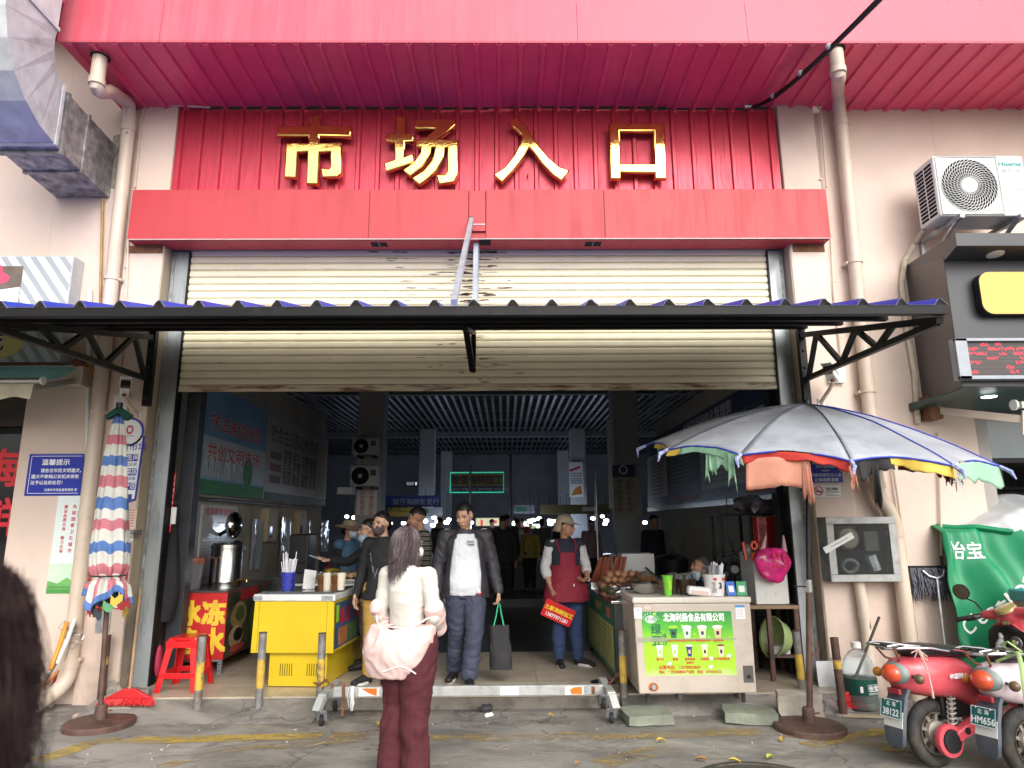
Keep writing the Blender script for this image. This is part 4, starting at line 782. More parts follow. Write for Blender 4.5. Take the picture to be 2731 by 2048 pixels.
for k in range(16):
 u = B.w-1.5+k*.15; pts = [(u, B.h-.012), (u+.065, B.h-.012), (u+.065+B.h*.75, .0), (u+B.h*.75, .0)]
 pts = [(min(a, B.w-.012), b if a <= B.w-.012 else B.h-.012-(B.w-.012-u-(.065 if j in (1, 2) else 0))/.75) for j, (a, b) in enumerate(pts)]
 if u < B.w-.1: B.poly('stripe', pts, g3, .0035)
uP = B.w-.50
B.rects('picture', [(.2, B.h*.42, uP, B.h*.9)], mat('brown_blur_print', (.14, .105, .08), .4, var=.4, vs=3), .005)
B.poly('plate_print', [(.2, B.h*.5), (uP-.005, B.h*.70), (uP-.005, B.h*.42), (.2, B.h*.42)], mat('cool_white_print', (.7, .75, .78), .4), .006)
pk = mat('pink_flower_print', (.6, .06, .12), .4, var=.3)
for u, v in ((uP-.33, .83), (uP-.24, .8), (uP-.2, .78), (uP-.28, .87)): B.disc('flower', u, B.h*v, .075, .055, pk, .007+u*.0005)
B.poly('leaf', [(uP-.19, B.h*.45), (uP-.01, B.h*.56), (uP-.01, B.h*.44), (uP-.15, B.h*.42)], greenink, .007)
for u in (uP-.46, uP-.28): B.disc('roll', u, B.h*.47, .085, .13, mat('fried_roll_print', (.62, .27, .09), .4, var=.3, vs=12), .008)
B.rects('picture', [(.2, B.h*.30, uP-.05, B.h*.415)], mat('dark_basket_print', (.05, .045, .04), .4, var=.5, vs=15), .006)
B.disc('yellow_disc', uP-.42, B.h*.16, .54, .19, mat('straw_yellow_print', (.74, .62, .25), .4, var=.02), .009)
B.rects('face', [(.0, -.0, .01, .01)], whiteink, .002)
for bd, m_, l_ in ((.055, whiteink, .012), (.014, mat('purple_black_print', (.03, .02, .06), .4), .015)): B.text('小吃', uP-.3, B.h*.115, .23, m_, l_, bold=bd)
MB().b2((x0, -.305, z0-.03), (x1+.0, -.29, z0-.001)).build('lower_trim', rust, lb)
ta = thing('shop_awning', 'turquoise retractable awning with cream valance under the striped sign', 'awning', (-5, -.6, 3.1))
turq = mat('turquoise_cloth', (.22, .52, .52), .7, var=.1, vs=4, bump=.1, tl=.55); w0 = P(212, 975, Y=-.22); f0 = P(112, 1012, Y=-1.0)
MB().grid(lambda u, v: (-6.8+(w0.x+6.8)*u+((f0.x-w0.x)*u)*v, -.22-.78*v, w0.z+(f0.z-w0.z)*v-.05*sin(pi*v)), 12, 8).build('cloth', turq, ta, True)
MB().tube([(-7, -1.0, f0.z-.01), (f0.x, -1.0, f0.z-.01)], .028, 10).build('front_bar', steel, ta, True); MB().tube([(f0.x, -1.0, f0.z-.01), (f0.x+.02, -1.0, f0.z-.01)], .036, 14).build('end_cap', offwhite, ta, True)
MB().grid(lambda u, v: (-6.8+(f0.x-.07+6.8)*u, -1.0-.02*v-.012*sin(u*60), f0.z-.04-(.13+.07*(1-u)+.015*sin(u*45))*v), 60, 4).build('valance', mat('cream_valance', (.60, .54, .42), .8, var=.1, bump=.1), ta, True)
MB().bar((w0.x, -.25, w0.z-.16), (f0.x-.1, -.95, f0.z-.06), .03, .05).build('arm', galv, ta)
MB().b2((w0.x-.03, -.3, w0.z-.22), (w0.x+.09, YW-.001, w0.z-.02)).build('bracket', pvc, ta, bevel=.01); MB().ell((w0.x+.02, -.27, w0.z+.02), (.06, .05, .06)).build('gear_box', rust, ta); MB().tube([(-7, -.2, w0.z), (w0.x, -.2, w0.z)], .035, 10).build('roller', steel, ta, True)
pk_ = [P(x, y, Y=-.2) for x, y in ((212, 905), (200, 915), (198, 930), (205, 945), (225, 960), (245, 985), (257, 1000))]
tag(MB().tube(pk_, .013, 7).build('looped_hose', mat('orange_plastic', (.6, .25, .02), .45), None, True), 'orange plastic hose looped beside the awning bracket', 'hose')
wd = thing('shop_window', 'dark shop window with big red seafood characters', 'window', (-5.6, -.03, .25))
MB().b2((-8, -.02, .25), (-4.864, .0, 2.95)).build('pane', darkglass, wd); MB().b2((-4.905, -.06, .25), (-4.863, .03, 2.95)).build('frame', blacksteel, wd); MB().b2((-8, -.05, 2.55), (-4.906, .01, 2.6)).build('transom', blacksteel, wd); MB().b2((-8, -.05, 2.62), (-4.906, .01, 2.94)).build('fascia', mat('dark_brown_board', (.05, .035, .028), .6, var=.3), wd)
for s_, px, py in (('海', 8, 1245), ('鲜', 4, 1375)):
 q = P(px, py, Y=-.03); text(s_, (q.x, -.025, q.z-.16), .40, mat('red_window_vinyl', (.55, .02, .03), .5), wd, bold=.045)
q = P(4, 1500, Y=-.03); MB().b2((q.x-.3, -.03, q.z-.3), (q.x+.08, -.022, q.z-.18)).build('pale_strip', paper, wd); text('市场', (q.x-.06, -.033, q.z-.27), .09, goldink, wd)
def plate(name, label, cat, px, yf, m, dp=.008, group=None):
 a, b = P(px[0], px[3], Y=yf), P(px[2], px[1], Y=yf); t = thing(name, label, cat, ((a.x+b.x)/2, yf, a.z), group); B = Board(t, (a.x, yf, a.z), (1, 0, 0), UZ, b.x-a.x, b.z-a.z); B.slab('panel', m, dp); return t, B
t, B = plate('dog_notice', 'blue notice with white heading and lines beside the shop window', 'notice', (64, 1210, 226, 1322), YW-.012, blueink)
B.rects('border', [(.025, .02, B.w-.02, .025), (.025, B.h-.025, B.w-.02, B.h-.02), (.025, .02, .03, B.h-.02)], whiteink)
sz = B.h*.155
B.text('温馨提示', B.w*.5, B.h*.74, sz, whiteink, bold=.035, wx=1.1)
for k, s_ in enumerate(('　　请各位市民文明遛犬，', '遛犬不牵绳公安机关将依', '法予以治安处罚！')): B.text(s_, .045, B.h*(.56-.145*k), B.h*.105, whiteink, bold=.03, align='LEFT', wx=(B.w-.06)/(B.h*.105*11.3))
B.text('北海市市场监督管理局 宣', B.w-.03, B.h*.11, B.h*.07, whiteink, bold=.02, align='RIGHT')
t, B = plate('civic_poster', 'white poster with two columns of red characters over a green hill', 'poster', (122, 1322, 222, 1583), YW-.004, mat('pale_mint_poster', (.66, .74, .74), .4, var=.03))
B.rects('pale_green', [(0, 0, B.w, B.h*.3)], mat('pale_green_print', (.50, .66, .5), .4, var=.15, vs=4), .001); B.poly('hill', [(0, 0), (B.w, 0), (B.w, B.h*.12), (B.w*.75, B.h*.16), (B.w*.4, B.h*.1), (0, B.h*.13)], mat('mid_green_print', (.16, .42, .12), .4, var=.2), .0018); B.rects('foot_line', [(0, 0, B.w, B.h*.04)], mat('deep_green_print', (.07, .3, .07), .4), .0024)
B.text('市政公益宣传 共建美好家园', B.w*.5, B.h*.055, .017, greenink)
c_ = B.h*.62
B.text('巩固国家卫生城市', B.w*.72, B.h*.87, B.w*.17, redink, bold=.03, vert=True, line=1.45); B.text('建设品质北海 魅力北海', B.w*.38, B.h*.87, B.w*.155, redink, bold=.03, vert=True, line=1.12)
t = thing('market_guide_sign', 'white and blue direction sign partly hidden by the closed striped umbrella', 'sign', P(352, 1250, Y=-.19))
a, b = P(318, 1345, Y=-.186), P(386, 1155, Y=-.186); B = Board(t, (a.x-.12, -.186, a.z), (1, 0, 0), UZ, b.x-a.x+.12, b.z-a.z)
sh_ = [(0, .03), (B.w*.5, 0), (B.w*.93, .04), (B.w, B.h*.96), (B.w*.7, B.h), (0, B.h)]
MB().prism(sh_, B.o, B.r, B.u, V((0, .012, 0))).build('panel', blueink, t); B.poly('face', [(B.w*.5+(x-B.w*.5)*.9, B.h*.5+(y-B.h*.5)*.95) for x, y in sh_], whiteink, .002)
for r0, m_, l_ in ((.145, blueink, .002), (.125, whiteink, .004)): B.disc('roundel', B.w*.48, B.h*1.02, r0, r0, m_, l_)
B.disc('emblem', B.w*.5, B.h*1.05, .035, .045, redink, .006, r0=.6); B.rects('emblem_line', [(B.w*.4, B.h*.955, B.w*.66, B.h*.965)], greyink, .006)
B.text('农贸市场', B.w*.53, B.h*.76, .088, blueink, .004)
for k, (s_, s2) in enumerate((('卫生间', '右转20米'), ('肉菜区', '直行20米'), ('水产区', ''))):
 B.rects('band', [(B.w*.15, B.h*(.60-.2*k), B.w*.88, B.h*(.70-.2*k))], blueink, .004); B.text(s_, B.w*.6, B.h*(.622-.2*k), .06, whiteink, .006, bold=.03); B.text(s2, B.w*.56, B.h*(.535-.2*k), .045, blueink, .004)
B.rects('band', [(B.w*.15, B.h*.06, B.w*.8, B.h*.14)], blueink, .004)
t, B = plate('paper_notice', 'small cream notice below the direction sign', 'notice', (330, 1360, 366, 1412), -.18, mat('cream_paper', (.66, .56, .45), .6), .003); B.rects('print', [(.02, .03+.025*k, B.w-.02, .036+.025*k) for k in range(7)], redink)
t, B = plate('smoking_notice', 'white smoking notice half hidden by the closed umbrella', 'notice', (325, 1412, 357, 1444), -.18, paper, .003); B.text('禁止吸烟', B.w*.68, B.h*.55, .06, blackink, bold=.03); B.text('NO SMOKING', B.w*.5, B.h*.25, .04, blackink)
t, B = plate('festive_poster', 'red bordered white poster behind the closed striped umbrella', 'poster', (228, 1447, 350, 1625), -.18, mat('poster_red', (.60, .04, .04), .5), .004)
B.rects('face', [(.04, .05, B.w-.04, B.h-.04)], mat('poster_cream_white', (.72, .70, .66), .5), .001);
for u, v in ((.07, .08), (B.w-.07, .08), (B.w-.07, B.h-.07), (.07, B.h-.07)): B.disc('corner', u, v, .045, .045, whiteink, .002, r0=.65)
B.rects('key_line', [(B.w-.03, .2+.1*k, B.w-.012, .24+.1*k) for k in range(5)]+[(.15+.1*k, .012, .2+.1*k, .028) for k in range(3)], whiteink, .002); B.text('市场防火安全 宣', B.w*.62, .07, .042, redink, bold=.02)
t, B = plate('meter_plate', 'small blank silver plate on the wall under the red bordered poster', 'plate', (252, 1632, 296, 1688), -.18, galv, .006); B.disc('seal', B.w*.5, B.h*.5, .035, .035, greyink, .002, r0=.8)
t, B = plate('beggar_help_sign', 'blue sign with white telephone line below the open umbrella edge', 'notice', (2160, 1238, 2244, 1287), YP-.012, blueink)
B.text('0779-3078440', B.w*.5, B.h*.80, B.h*.2, whiteink, bold=.02, wx=.9); B.text('救助管理站', B.w*.5, B.h*.62, B.h*.09, whiteink); B.text('关爱流浪乞讨人员', B.w*.5, B.h*.34, B.h*.2, whiteink, bold=.02, wx=.98*B.w/(B.h*.2*8.4)); B.text('让珠城更温暖', B.w*.5, B.h*.08, B.h*.2, whiteink, bold=.02, wx=1.02*B.w/(B.h*.2*8.4))
t, B = plate('no_smoking_sign', 'white no smoking sign with red ring above the meter cupboard', 'notice', (2166, 1293, 2241, 1326), YP-.01, paper)
B.disc('ring', B.w*.24, B.h*.52, B.h*.38, B.h*.38, redink, .003, r0=.82); B.poly('bar', [(B.w*.24-B.h*.28, B.h*.75), (B.w*.24-B.h*.22, B.h*.81), (B.w*.24+B.h*.28, B.h*.29), (B.w*.24+B.h*.22, B.h*.23)], redink, .004); B.rects('cigarette', [(B.w*.24-B.h*.25, B.h*.42, B.w*.24+B.h*.25, B.h*.52)], blackink, .0025); B.text('禁止吸烟', B.w*.7, B.h*.58, B.h*.24, blackink, bold=.03); B.text('NO SMOKING', B.w*.7, B.h*.36, B.h*.17, blackink, bold=.02); B.rects('small_print', [(B.w*.48, B.h*.1, B.w*.92, B.h*.16)], greyink); B.rects('small_print', [(B.w*.48, B.h*.22, B.w*.75, B.h*.26)], redink)
t, B = plate('gate_warning_strip', 'narrow red strip of white warning characters inside the shutter guide', 'notice', (441, 1258, 470, 1420), .11, redink, .006); B.text('注意帘下严禁站人', B.w*.5, B.h*.88, B.h*.088, whiteink, vert=True, line=1.25)
def camera(label, px, py, yaw, yb=YP):
 c = P(px, py, Y=-.45); t = thing('security_camera', label, 'camera', c, 'security cameras over the gate')
 R = M.Rotation(yaw, 3, 'Z') @ M.Rotation(radians(-14), 3, 'X'); T = lambda v: c + R @ V(v)
 MB().box(c, (.085, .22, .075), R).build('housing', offwhite, t, bevel=.012)
 MB().box(T((0, -.125, -.004)), (.082, .05, .07), R).build('lens_face', black, t, bevel=.008)
 MB().box(T((0, -.05, .042)), (.10, .30, .008), R).build('sun_hood', offwhite, t, bevel=.003)
 f = V((c.x+(.0), yb-.002, c.z-.24)); k = T((0, .03, -.06))
 MB().tube([k+V((0, 0, .02)), k], .02, 8).build('swivel', rust, t, True); MB().tube([k, k+V((0, .06, -.05)), f+V((0, -.03, .03)), f], [.016, .018, .02, .022], 8).build('arm', pvc, t, True)
 MB().b2((f.x-.035, yb-.012, f.z-.06), (f.x+.035, yb-.0, f.z+.06)).build('wall_foot', offwhite, t, bevel=.008)
 return t
camera('security camera on a bent arm above the closed striped umbrella', 333, 1038, radians(30)); camera('security camera on a bent arm above the open grey umbrella', 2218, 1000, radians(-40))
for l, a in (('white junction box behind the camera near the striped umbrella', (300, 1052, 342, 1100)), ('white junction box behind the camera near the open umbrella', (2213, 973, 2252, 1020))): t, B = plate('junction_box', l, 'box', a, YP-.05, offwhite, .049, 'junction boxes'); B.disc('screw', .02, .02, .006, .006, greyink)
p, q = P(2216, 1552, Y=-.34), P(2384, 1378, Y=-.34)
t = thing('meter_cupboard', 'grey framed meter cupboard with dark glass door and stuck paper strip', 'cupboard', ((p.x+q.x)/2, -.25, p.z))
mg = mat('weathered_green_grey', (.25, .28, .27), .6, var=.2, vs=6, dirt=.7, dc='3d6a63', ds=5, dt=(.4, .6)); x0, x1, z0, z1 = p.x, q.x, p.z, q.z; fr = mat('weathered_alloy', (.34, .34, .34), .5, m=.3, var=.2, vs=8, dirt=.4, dc='5c5a55', ds=9)
MB().b2((x0, -.335, z0), (x0+.012, YP-.001, z1)).build('side', mg, t); MB().b2((x1-.012, -.335, z0), (x1, YP-.001, z1)).build('side', mg, t); MB().b2((x0+.012, -.335, z0), (x1-.012, YP-.001, z0+.012)).build('bottom', mg, t); MB().b2((x0+.012, -.335, z1-.012), (x1-.012, YP-.001, z1)).build('top', mg, t); MB().b2((x0+.012, YP-.012, z0+.012), (x1-.012, YP-.002, z1-.012)).build('back', blackv, t)
for a in ((x0, z0, x1, z0+.065), (x0, z1-.065, x1, z1), (x0, z0+.066, x0+.07, z1-.066), (x1-.07, z0+.066, x1, z1-.066)): MB().b2((a[0], -.355, a[1]), (a[2], -.336, a[3])).build('door_frame', fr, t, bevel=.004)
MB().b2((x0+.07, -.348, z0+.065), (x1-.07, -.343, z1-.065)).build('door_glass', clearp, t)
cx, cz_ = (x0+x1)/2, (z0+z1)/2
MB().lathe([(.0, .05), (.09, .045), (.11, .02), (.11, 0)], (cx-.1, -.25, cz_+.1), M.Rotation(pi/2, 3, 'X')).build('meter_dial', mat('dusty_dial', (.36, .3, .24), .4), t, True); MB().b2((cx-.2, -.24, cz_+.0), (cx-.0, YP-.02, cz_+.22)).build('meter_body', mat('dusty_grey', (.2, .19, .18), .5), t, bevel=.02)
MB().tube([(cx-.1+.07*cos(a*.5), -.28+.002*a, cz_-.16+.06*sin(a*.5)) for a in range(26)], .014, 7).build('coiled_hose', greyink, t, True); MB().b2((cx+.07, -.26, cz_-.02), (cx+.2, YP-.02, cz_+.16)).build('card', mat('grey_card', (.12, .12, .12), .6), t); MB().tube([(cx+.1, -.27, cz_-.06), (cx+.14, -.27, cz_-.2)], .05, 8).build('valve', galv, t, True)
R = M.Rotation(radians(-27), 3, 'Y'); MB().box((x0+.1, -.362, cz_+.06), (.32, .002, .06), R).build('paper_strip', paper, t); MB().box((x0+.11, -.3635, cz_+.065), (.2, .001, .008), R).build('strip_print', greyink, t)
tp = P(2290, 1556, Y=-.24); bt = P(2315, 1790, Y=-.24); t = pipe_run('riser_pipe', 'flaking cream pipe under the meter cupboard', 'pipe', [V((tp.x, -.24, z0)), V((tp.x+.03, -.24, .6)), V((bt.x, -.24, .0))], .05, mat('flaking_cream_paint', (.62, .52, .43), .6, var=.1, dirt=.8, dc='4a3426', ds=9, dst=(1, 1, .5), dt=(.58, .68), bump=.2), [(V((tp.x+.02, -.24, .75)), (0, 0, 1))])
FZ = .121
yel = mat('yellow_freezer_paint', (.60, .43, .015), .3, var=.03, dirt=.15, dc='a87a10', ds=3, coat=.2)
yf = thing('yellow_freezer', 'bright yellow chest freezer with white lid rim and slotted plinth', 'freezer', (-1.9, .5, FZ))
ya = radians(-4); yo = P(668, 1744, Y=-.1); yo = V((-2.43, -.1, 0)); yR = V((cos(ya), sin(ya), 0)); yB = V((-sin(ya), cos(ya), 0))
def YF(u, v, z): return yo + yR*u + yB*v + V((0, 0, z))
def ybox(name, u0, u1, v0, v1, z0, z1, m, par=None, bevel=.006, tp=0):
 mb = MB(); mb.add([YF(u0, v0, z0), YF(u1, v0, z0), YF(u1, v1, z0), YF(u0, v1, z0), YF(u0+tp, v0, z1), YF(u1-tp, v0, z1), YF(u1-tp, v1, z1), YF(u0+tp, v1, z1)], [(0, 1, 5, 4), (1, 2, 6, 5), (2, 3, 7, 6), (3, 0, 4, 7), (4, 5, 6, 7), (3, 2, 1, 0)])
 return mb.build(name, m, par or yf, bevel=bevel)
Wf, Df = .80, 1.55
ybox('plinth', .17, .73, .05, Df-.05, FZ+.005, .44, yel); ybox('body', 0, Wf, 0, Df, .43, .90, yel, tp=.012)
ybox('lid_rim', .0, Wf, -.012, Df, .902, .965, mat('white_freezer_rim', (.66, .68, .66), .35, dirt=.2, ds=4), bevel=.01)
for u0, u1 in ((.0, .09), (.67, .78)): ybox('rim_corner', u0, u1, -.016, .05, .912, .955, galv, bevel=.003)
ybox('lid', .05, Wf-.05, .05, .75, .966, .985, mat('grey_glass_lid', (.06, .07, .08), .08, spec=.6), bevel=.004); ybox('lid', .05, Wf-.05, .77, Df-.04, .966, .995, offwhite, bevel=.004)
for u in (.06, Wf-.075): ybox('seam', u, u+.004, -.0025, .0, .44, .895, mat('dark_yellow_seam', (.3, .2, .0), .5), bevel=0)
for u0 in (.28, .54):
 for k in range(6): ybox('vent_slot', u0+k*.022, u0+k*.022+.006, .0475, .052, .22, .33, blackv, bevel=0)
B = Board(yf, YF(Wf-.002, .0, .44), yB, UZ, Df, .45); B.rects('side_print', [(.02, .02, Df-.02, .44)], mat('blue_side_print', (.03, .09, .2), .35, var=.3, vs=5), .004)
B.text('冰冻', .3, .24, .17, redink, .008, bold=.05, gap=1.2); B.text('糖水', .85, .24, .17, redink, .008, bold=.05)
B.rects('food_print', [(.12, .04, .42, .2)], mat('orange_food_print', (.4, .16, .05), .4, var=.5, vs=12), .006); B.rects('food_print', [(.45, .04, .75, .2)], mat('green_food_print', (.1, .2, .05), .4, var=.5, vs=12), .006); B.rects('sticker', [(.03, .26, .12, .42)], limeink, .007)
zt = .985
q = YF(.22, .28, zt); t = thing('straw_cup', 'blue patterned cup crammed with white drinking straws on the yellow freezer', 'cup', q)
MB().lathe([(.062, 0), (.075, .17), (.077, .17), (.0, .165)], q, n=20).build('cup', mat('blue_patterned_cup', (.03, .04, .3), .4, var=.6, vs=40), t, True)
for k in range(46):
 a, r_ = rnd(0, 6.28), .062*sqrt(rnd(0, 1)); MB().tube([q+V((r_*.8*cos(a), r_*.8*sin(a), .1)), q+V((r_*1.25*cos(a), r_*1.25*sin(a), rnd(.27, .30) + (.08 if k < 5 else 0)))], .0045, 5).build('straw', mat('white_straw', (.75, .75, .8), .4, var=.0), t)
q = YF(.42, .33, zt); t = thing('menu_stand', 'small tilted acrylic stand beside the straw cup', 'stand', q); R = M.Rotation(radians(-12), 3, 'X') @ M.Rotation(.9, 3, 'Z'); MB().box(q+V((0, 0, .09)), (.14, .008, .19), R).build('card', paper, t); MB().box(q+V((.02, .02, .004)), (.16, .1, .008)).build('foot', clearp, t)
for k, (u, l) in enumerate(((.60, 'paper holder with a clear cup of brown drink near the straw stand'), (.74, 'paper holder with a clear cup of brown drink at the freezer corner'))):
 q = YF(u-.02, .22+.0*k, zt); t = thing('drink_cup', l, 'cup', q, 'drink cups on the yellow freezer')
 MB().lathe([(.03, 0), (.043, .14), (.0, .139)], q, n=18).build('drink', mat('brown_tea', (.11, .04, .01), .2, var=.4, vs=20), t, True); MB().lathe([(.043, .141), (.046, .17), (.048, .175)], q, n=18, cap=False).build('cup', clearp, t, True); MB().lathe([(.05, .175), (.05, .183), (.0, .186)], q, n=18).build('lid', black, t, True)
 MB().lathe([(.036, .0), (.05, .165)], q+V((.055, .01, 0)), n=14).build('paper_sleeve', mat('cream_card', (.6, .55, .45), .6), t, True)
q = YF(.5, 1.2, zt+.01); t = thing('food_tray', 'tray of pale buns and a yellow packet behind the drink cups', 'tray', q)
MB().b2((q.x-.25, q.y-.15, q.z), (q.x+.28, q.y+.2, q.z+.03)).build('tray', steel, t, bevel=.008)
bunm = mat('pale_bun', (.55, .38, .2), .5, var=.15, vs=12)
for k in range(12): MB().ell(q+V((.05+.075*(k % 4)-.02, -.08+.08*(k//4), .06)), (.04, .04, .034), nu=10, nv=7).build('bun', bunm, t, True)
MB().ell(q+V((-.12, 0, .08)), (.12, .1, .06), nu=12, nv=8).build('packet', goldink, t, True)
MB().b2((q.x-.3, q.y+.3, .99), (q.x+.2, q.y+.33, 1.12)).build('screen', clearp, t)
for l, u, v, s_ in (('dark electric scale on the yellow freezer', .12, .95, .16),): q = YF(u, v, zt+.01); tag(MB().b2((q.x-s_, q.y-.1, q.z), (q.x+s_*.4, q.y+.15, q.z+.1)).build('weighing_scale', black, bevel=.01), l, 'scale')
rc = thing('red_drink_counter', 'red fronted drink counter with big yellow painted characters', 'counter', (-3.15, 1.1, FZ))
redpaint = mat('red_counter_board', (.50, .02, .022), .4, var=.08, dirt=.25, dc='7a2c20', ds=4)
rx0, rx1, ry0, ry1 = -3.55, -2.93, .52, 1.9; zz0, zz1 = .26, .925
MB().b2((rx0, ry0, zz0), (rx1, ry1, zz1)).build('body', redpaint, rc, bevel=.004); MB().b2((rx0, ry0-.01, zz1+.001), (rx1+.01, ry1, zz1+.02)).build('top', mat('dark_counter_top', (.07, .06, .06), .3), rc)
B = Board(rc, (rx0, ry0, zz0), (1, 0, 0), UZ, rx1-rx0, zz1-zz0)
B.text('冰冻', .36, B.h*.55, .255, goldink, .003, bold=.09, gap=1.05); B.text('水', .50, B.h*.12, .27, goldink, .003, bold=.09); B.text('糖', .2, B.h*.12, .27, goldink, .003, bold=.09)
B = Board(rc, (rx1, ry0, zz0), (0, 1, 0), UZ, ry1-ry0, zz1-zz0); B.rects('side_print', [(.01, .01, B.w-.01, B.h-.01)], mat('dark_food_print', (.05, .05, .03), .35, var=.7, vs=5), .002)
B.text('冰冻糖水', .62, B.h*.84, .14, redink, .005, bold=.05); food = [(mat('noodle_print', (.28, .2, .09), .4, var=.5, vs=20), .35, .6, .22, .14), (mat('greens_print', (.06, .12, .03), .4, var=.5, vs=20), .38, .62, .12, .08), (mat('cream_dish_print', (.4, .3, .17), .4, var=.4, vs=14), .3, .28, .2, .11), (mat('dark_jelly_print', (.02, .015, .012), .3, var=.4), .36, .3, .13, .07), (mat('greens_print', 0), .85, .45, .2, .2), (mat('pink_caption_print', (.4, .06, .06), .4, var=.3), .35, .1, .22, .04)]
for m_, u, v, a, b in food: B.disc('dish_print', u, B.h*v, a, b, m_, .003+.0008*food.index((m_, u, v, a, b)))
for x in (rx0+.05, rx1-.035):
 for y in (ry0+.03, ry1-.05): MB().b2((x-.02, y-.02, FZ), (x+.02, y+.02, zz0+.12)).build('leg', galv, rc)
for k in range(7): MB().lathe([(.007, 0), (.007, .003)], (rx1-.035, ry0+.0065, FZ+.03+.03*k), M.Rotation(pi/2, 3, 'X'), 8).build('punched_hole', blackv, rc)
MB().bar((rx0+.05, ry0+.02, zz0-.005), (rx1-.03, ry0+.02, zz0-.005), .03, .03).build('lower_rail', galv, rc)
ct = zz1+.021
def pot(label, q, r, h, tap=True):
 t = thing('steel_urn', label, 'urn', q, 'vessels on the red counter'); MB().lathe([(r, 0), (r, h*.12), (r*1.015, h*.13), (r*1.015, h*.15), (r, h*.16), (r, h*.9), (r*1.03, h*.91), (r*1.03, h), (r*.96, h), (r*.9, h*1.04), (0, h*1.06)], q, n=28).build('body', steel, t, True)
 for s_ in (-1, 1): MB().tube([q+V((s_*r*.35-.05, -r*.96, h*.7)), q+V((s_*r*.35-.05, -r*.96-.03, h*.7)), q+V((s_*r*.35+.05, -r*.96-.03, h*.7)), q+V((s_*r*.35+.05, -r*.96, h*.7))], .007, 6).build('handle', darkrust, t) if s_ < 0 else None
 MB().tube([q+V((r, -.03, h*.18)), q+V((r+.09, -.05, h*.18)), q+V((r+.09, -.05, h*.12))], .012, 7).build('tap', mat('brass', (.6, .42, .15), .3, m=1), t)
pot('tall stainless urn with brass tap on the red counter', V((-3.14, .95, ct)), .17, .46)
t = thing('grey_bucket', 'translucent grey bucket with red rim on the red counter', 'bucket', V((-3.43, .75, ct))); MB().lathe([(.10, 0), (.13, .3), (.135, .3), (.0, .29)], (-3.43, .75, ct), n=20).build('body', mat('grey_translucent', (.14, .14, .15), .3), t, True); MB().lathe([(.137, .27), (.14, .3), (.137, .33), (.0, .335)], (-3.43, .75, ct), n=20).build('lid', mat('dull_red_lid', (.25, .08, .06), .4), t, True)
t = thing('wall_fan', 'round chrome fan fixed to the passage wall over the red counter', 'fan', (-3.4, 1.7, 1.55)); MB().ell((-3.40, 1.75, 1.62), (.09, .17, .17), nu=16, nv=10).build('cage', chrome, t, True); MB().tube([(-3.58, 1.75, 1.5), (-3.45, 1.75, 1.58)], .025, 8).build('arm', black, t); MB().ell((-3.36, 1.78, 1.32), (.1, .13, .12)).build('motor', chrome, t, True)
q = V((-2.75, 2.3, 0)); t = thing('coffee_machine', 'dark drink machine with steel dispenser behind the red counter', 'machine', (q.x, q.y, .12)); MB().b2((q.x-.3, q.y, .12), (q.x+.35, q.y+.5, .95)).build('stand', counter, t); MB().b2((q.x-.12, q.y, .951), (q.x+.14, q.y+.35, 1.5)).build('body', black, t, bevel=.02); MB().tube([(q.x-.05, q.y-.05, 1.15), (q.x+.1, q.y-.05, 1.15)], .02, 8).build('spout', steel, t)
tag(MB().ell((-2.2, 2.4, 1.05), (.2, .15, .13)).build('red_bag', mat('dull_red_cloth', (.12, .012, .012), .7, var=.3), None, True), 'dark red bag lying behind the straw cup', 'bag')
tag(MB().b2((-2.5, 2.3, .112), (-1.9, 2.7, .93)).build('side_table', counter, bevel=.01), 'low dark table under the dark red bag', 'table')
jm = mat('black_jacket_cloth', (.012, .012, .014), .85, var=.3, vs=8, bump=.3, bs=30)
q = P(455, 1400, Y=.2); zt_, zb_ = P(465, 1345, Y=.2).z, P(455, 1655, Y=.2).z; jx0, jx1 = P(423, 1600, Y=.2).x, P(502, 1600, Y=.2).x
mb = MB(); rings = []
for i in range(15):
 f = i/14; z = zt_+(zb_-zt_)*f; wd_ = .02+(.5*(jx1-jx0)-.02)*min(1, f*1.35)**1.15*(1-.25*max(0, f-.85)/.15); cx = q.x+.03-.05*f
 rings.append([(cx+cos(2*pi*j/22)*wd_*(1+.12*noise.noise(V((j, f*4, 1)))), .2+sin(2*pi*j/22)*(.02+.09*f)*(1+.25*noise.noise(V((j*.9, f*3, 5)))), z+.02*noise.noise(V((j*.6, f*4, 9)))) for j in range(22)])
t = thing('hanging_jacket', 'black jacket hanging from the dark steel post beside the red counter', 'jacket', (q.x, .2, zb_)); mb.loft(rings).build('jacket', jm, t, True)
MB().tube([(q.x+.03, .24, zt_+.06), (q.x+.02, .2, zt_+.01)], .006, 5).build('hook', steel, t); MB().b2((q.x+.05, .08, zt_-.2), (q.x+.1, .1, zt_-.03)).build('white_strap', paper, t, bevel=.004); MB().b2((q.x-.045, .09, zt_-.22), (q.x-.01, .11, zt_+.0)).build('pale_strap', mat('pale_green_strap', (.3, .4, .36), .6), t, bevel=.004)
st = thing('plastic_stool', 'red plastic stool in front of the red counter', 'stool', (-3.02, -.2, FZ)); rp = mat('red_plastic', (.58, .012, .015), .28, var=.05, coat=.2)
sx, sy, hh = -3.03, -.08, .47; tw, bw = .135, .195
MB().b2((sx-tw, sy-tw, FZ+hh-.035), (sx+tw, sy+tw, FZ+hh)).build('seat', rp, st, bevel=.02)
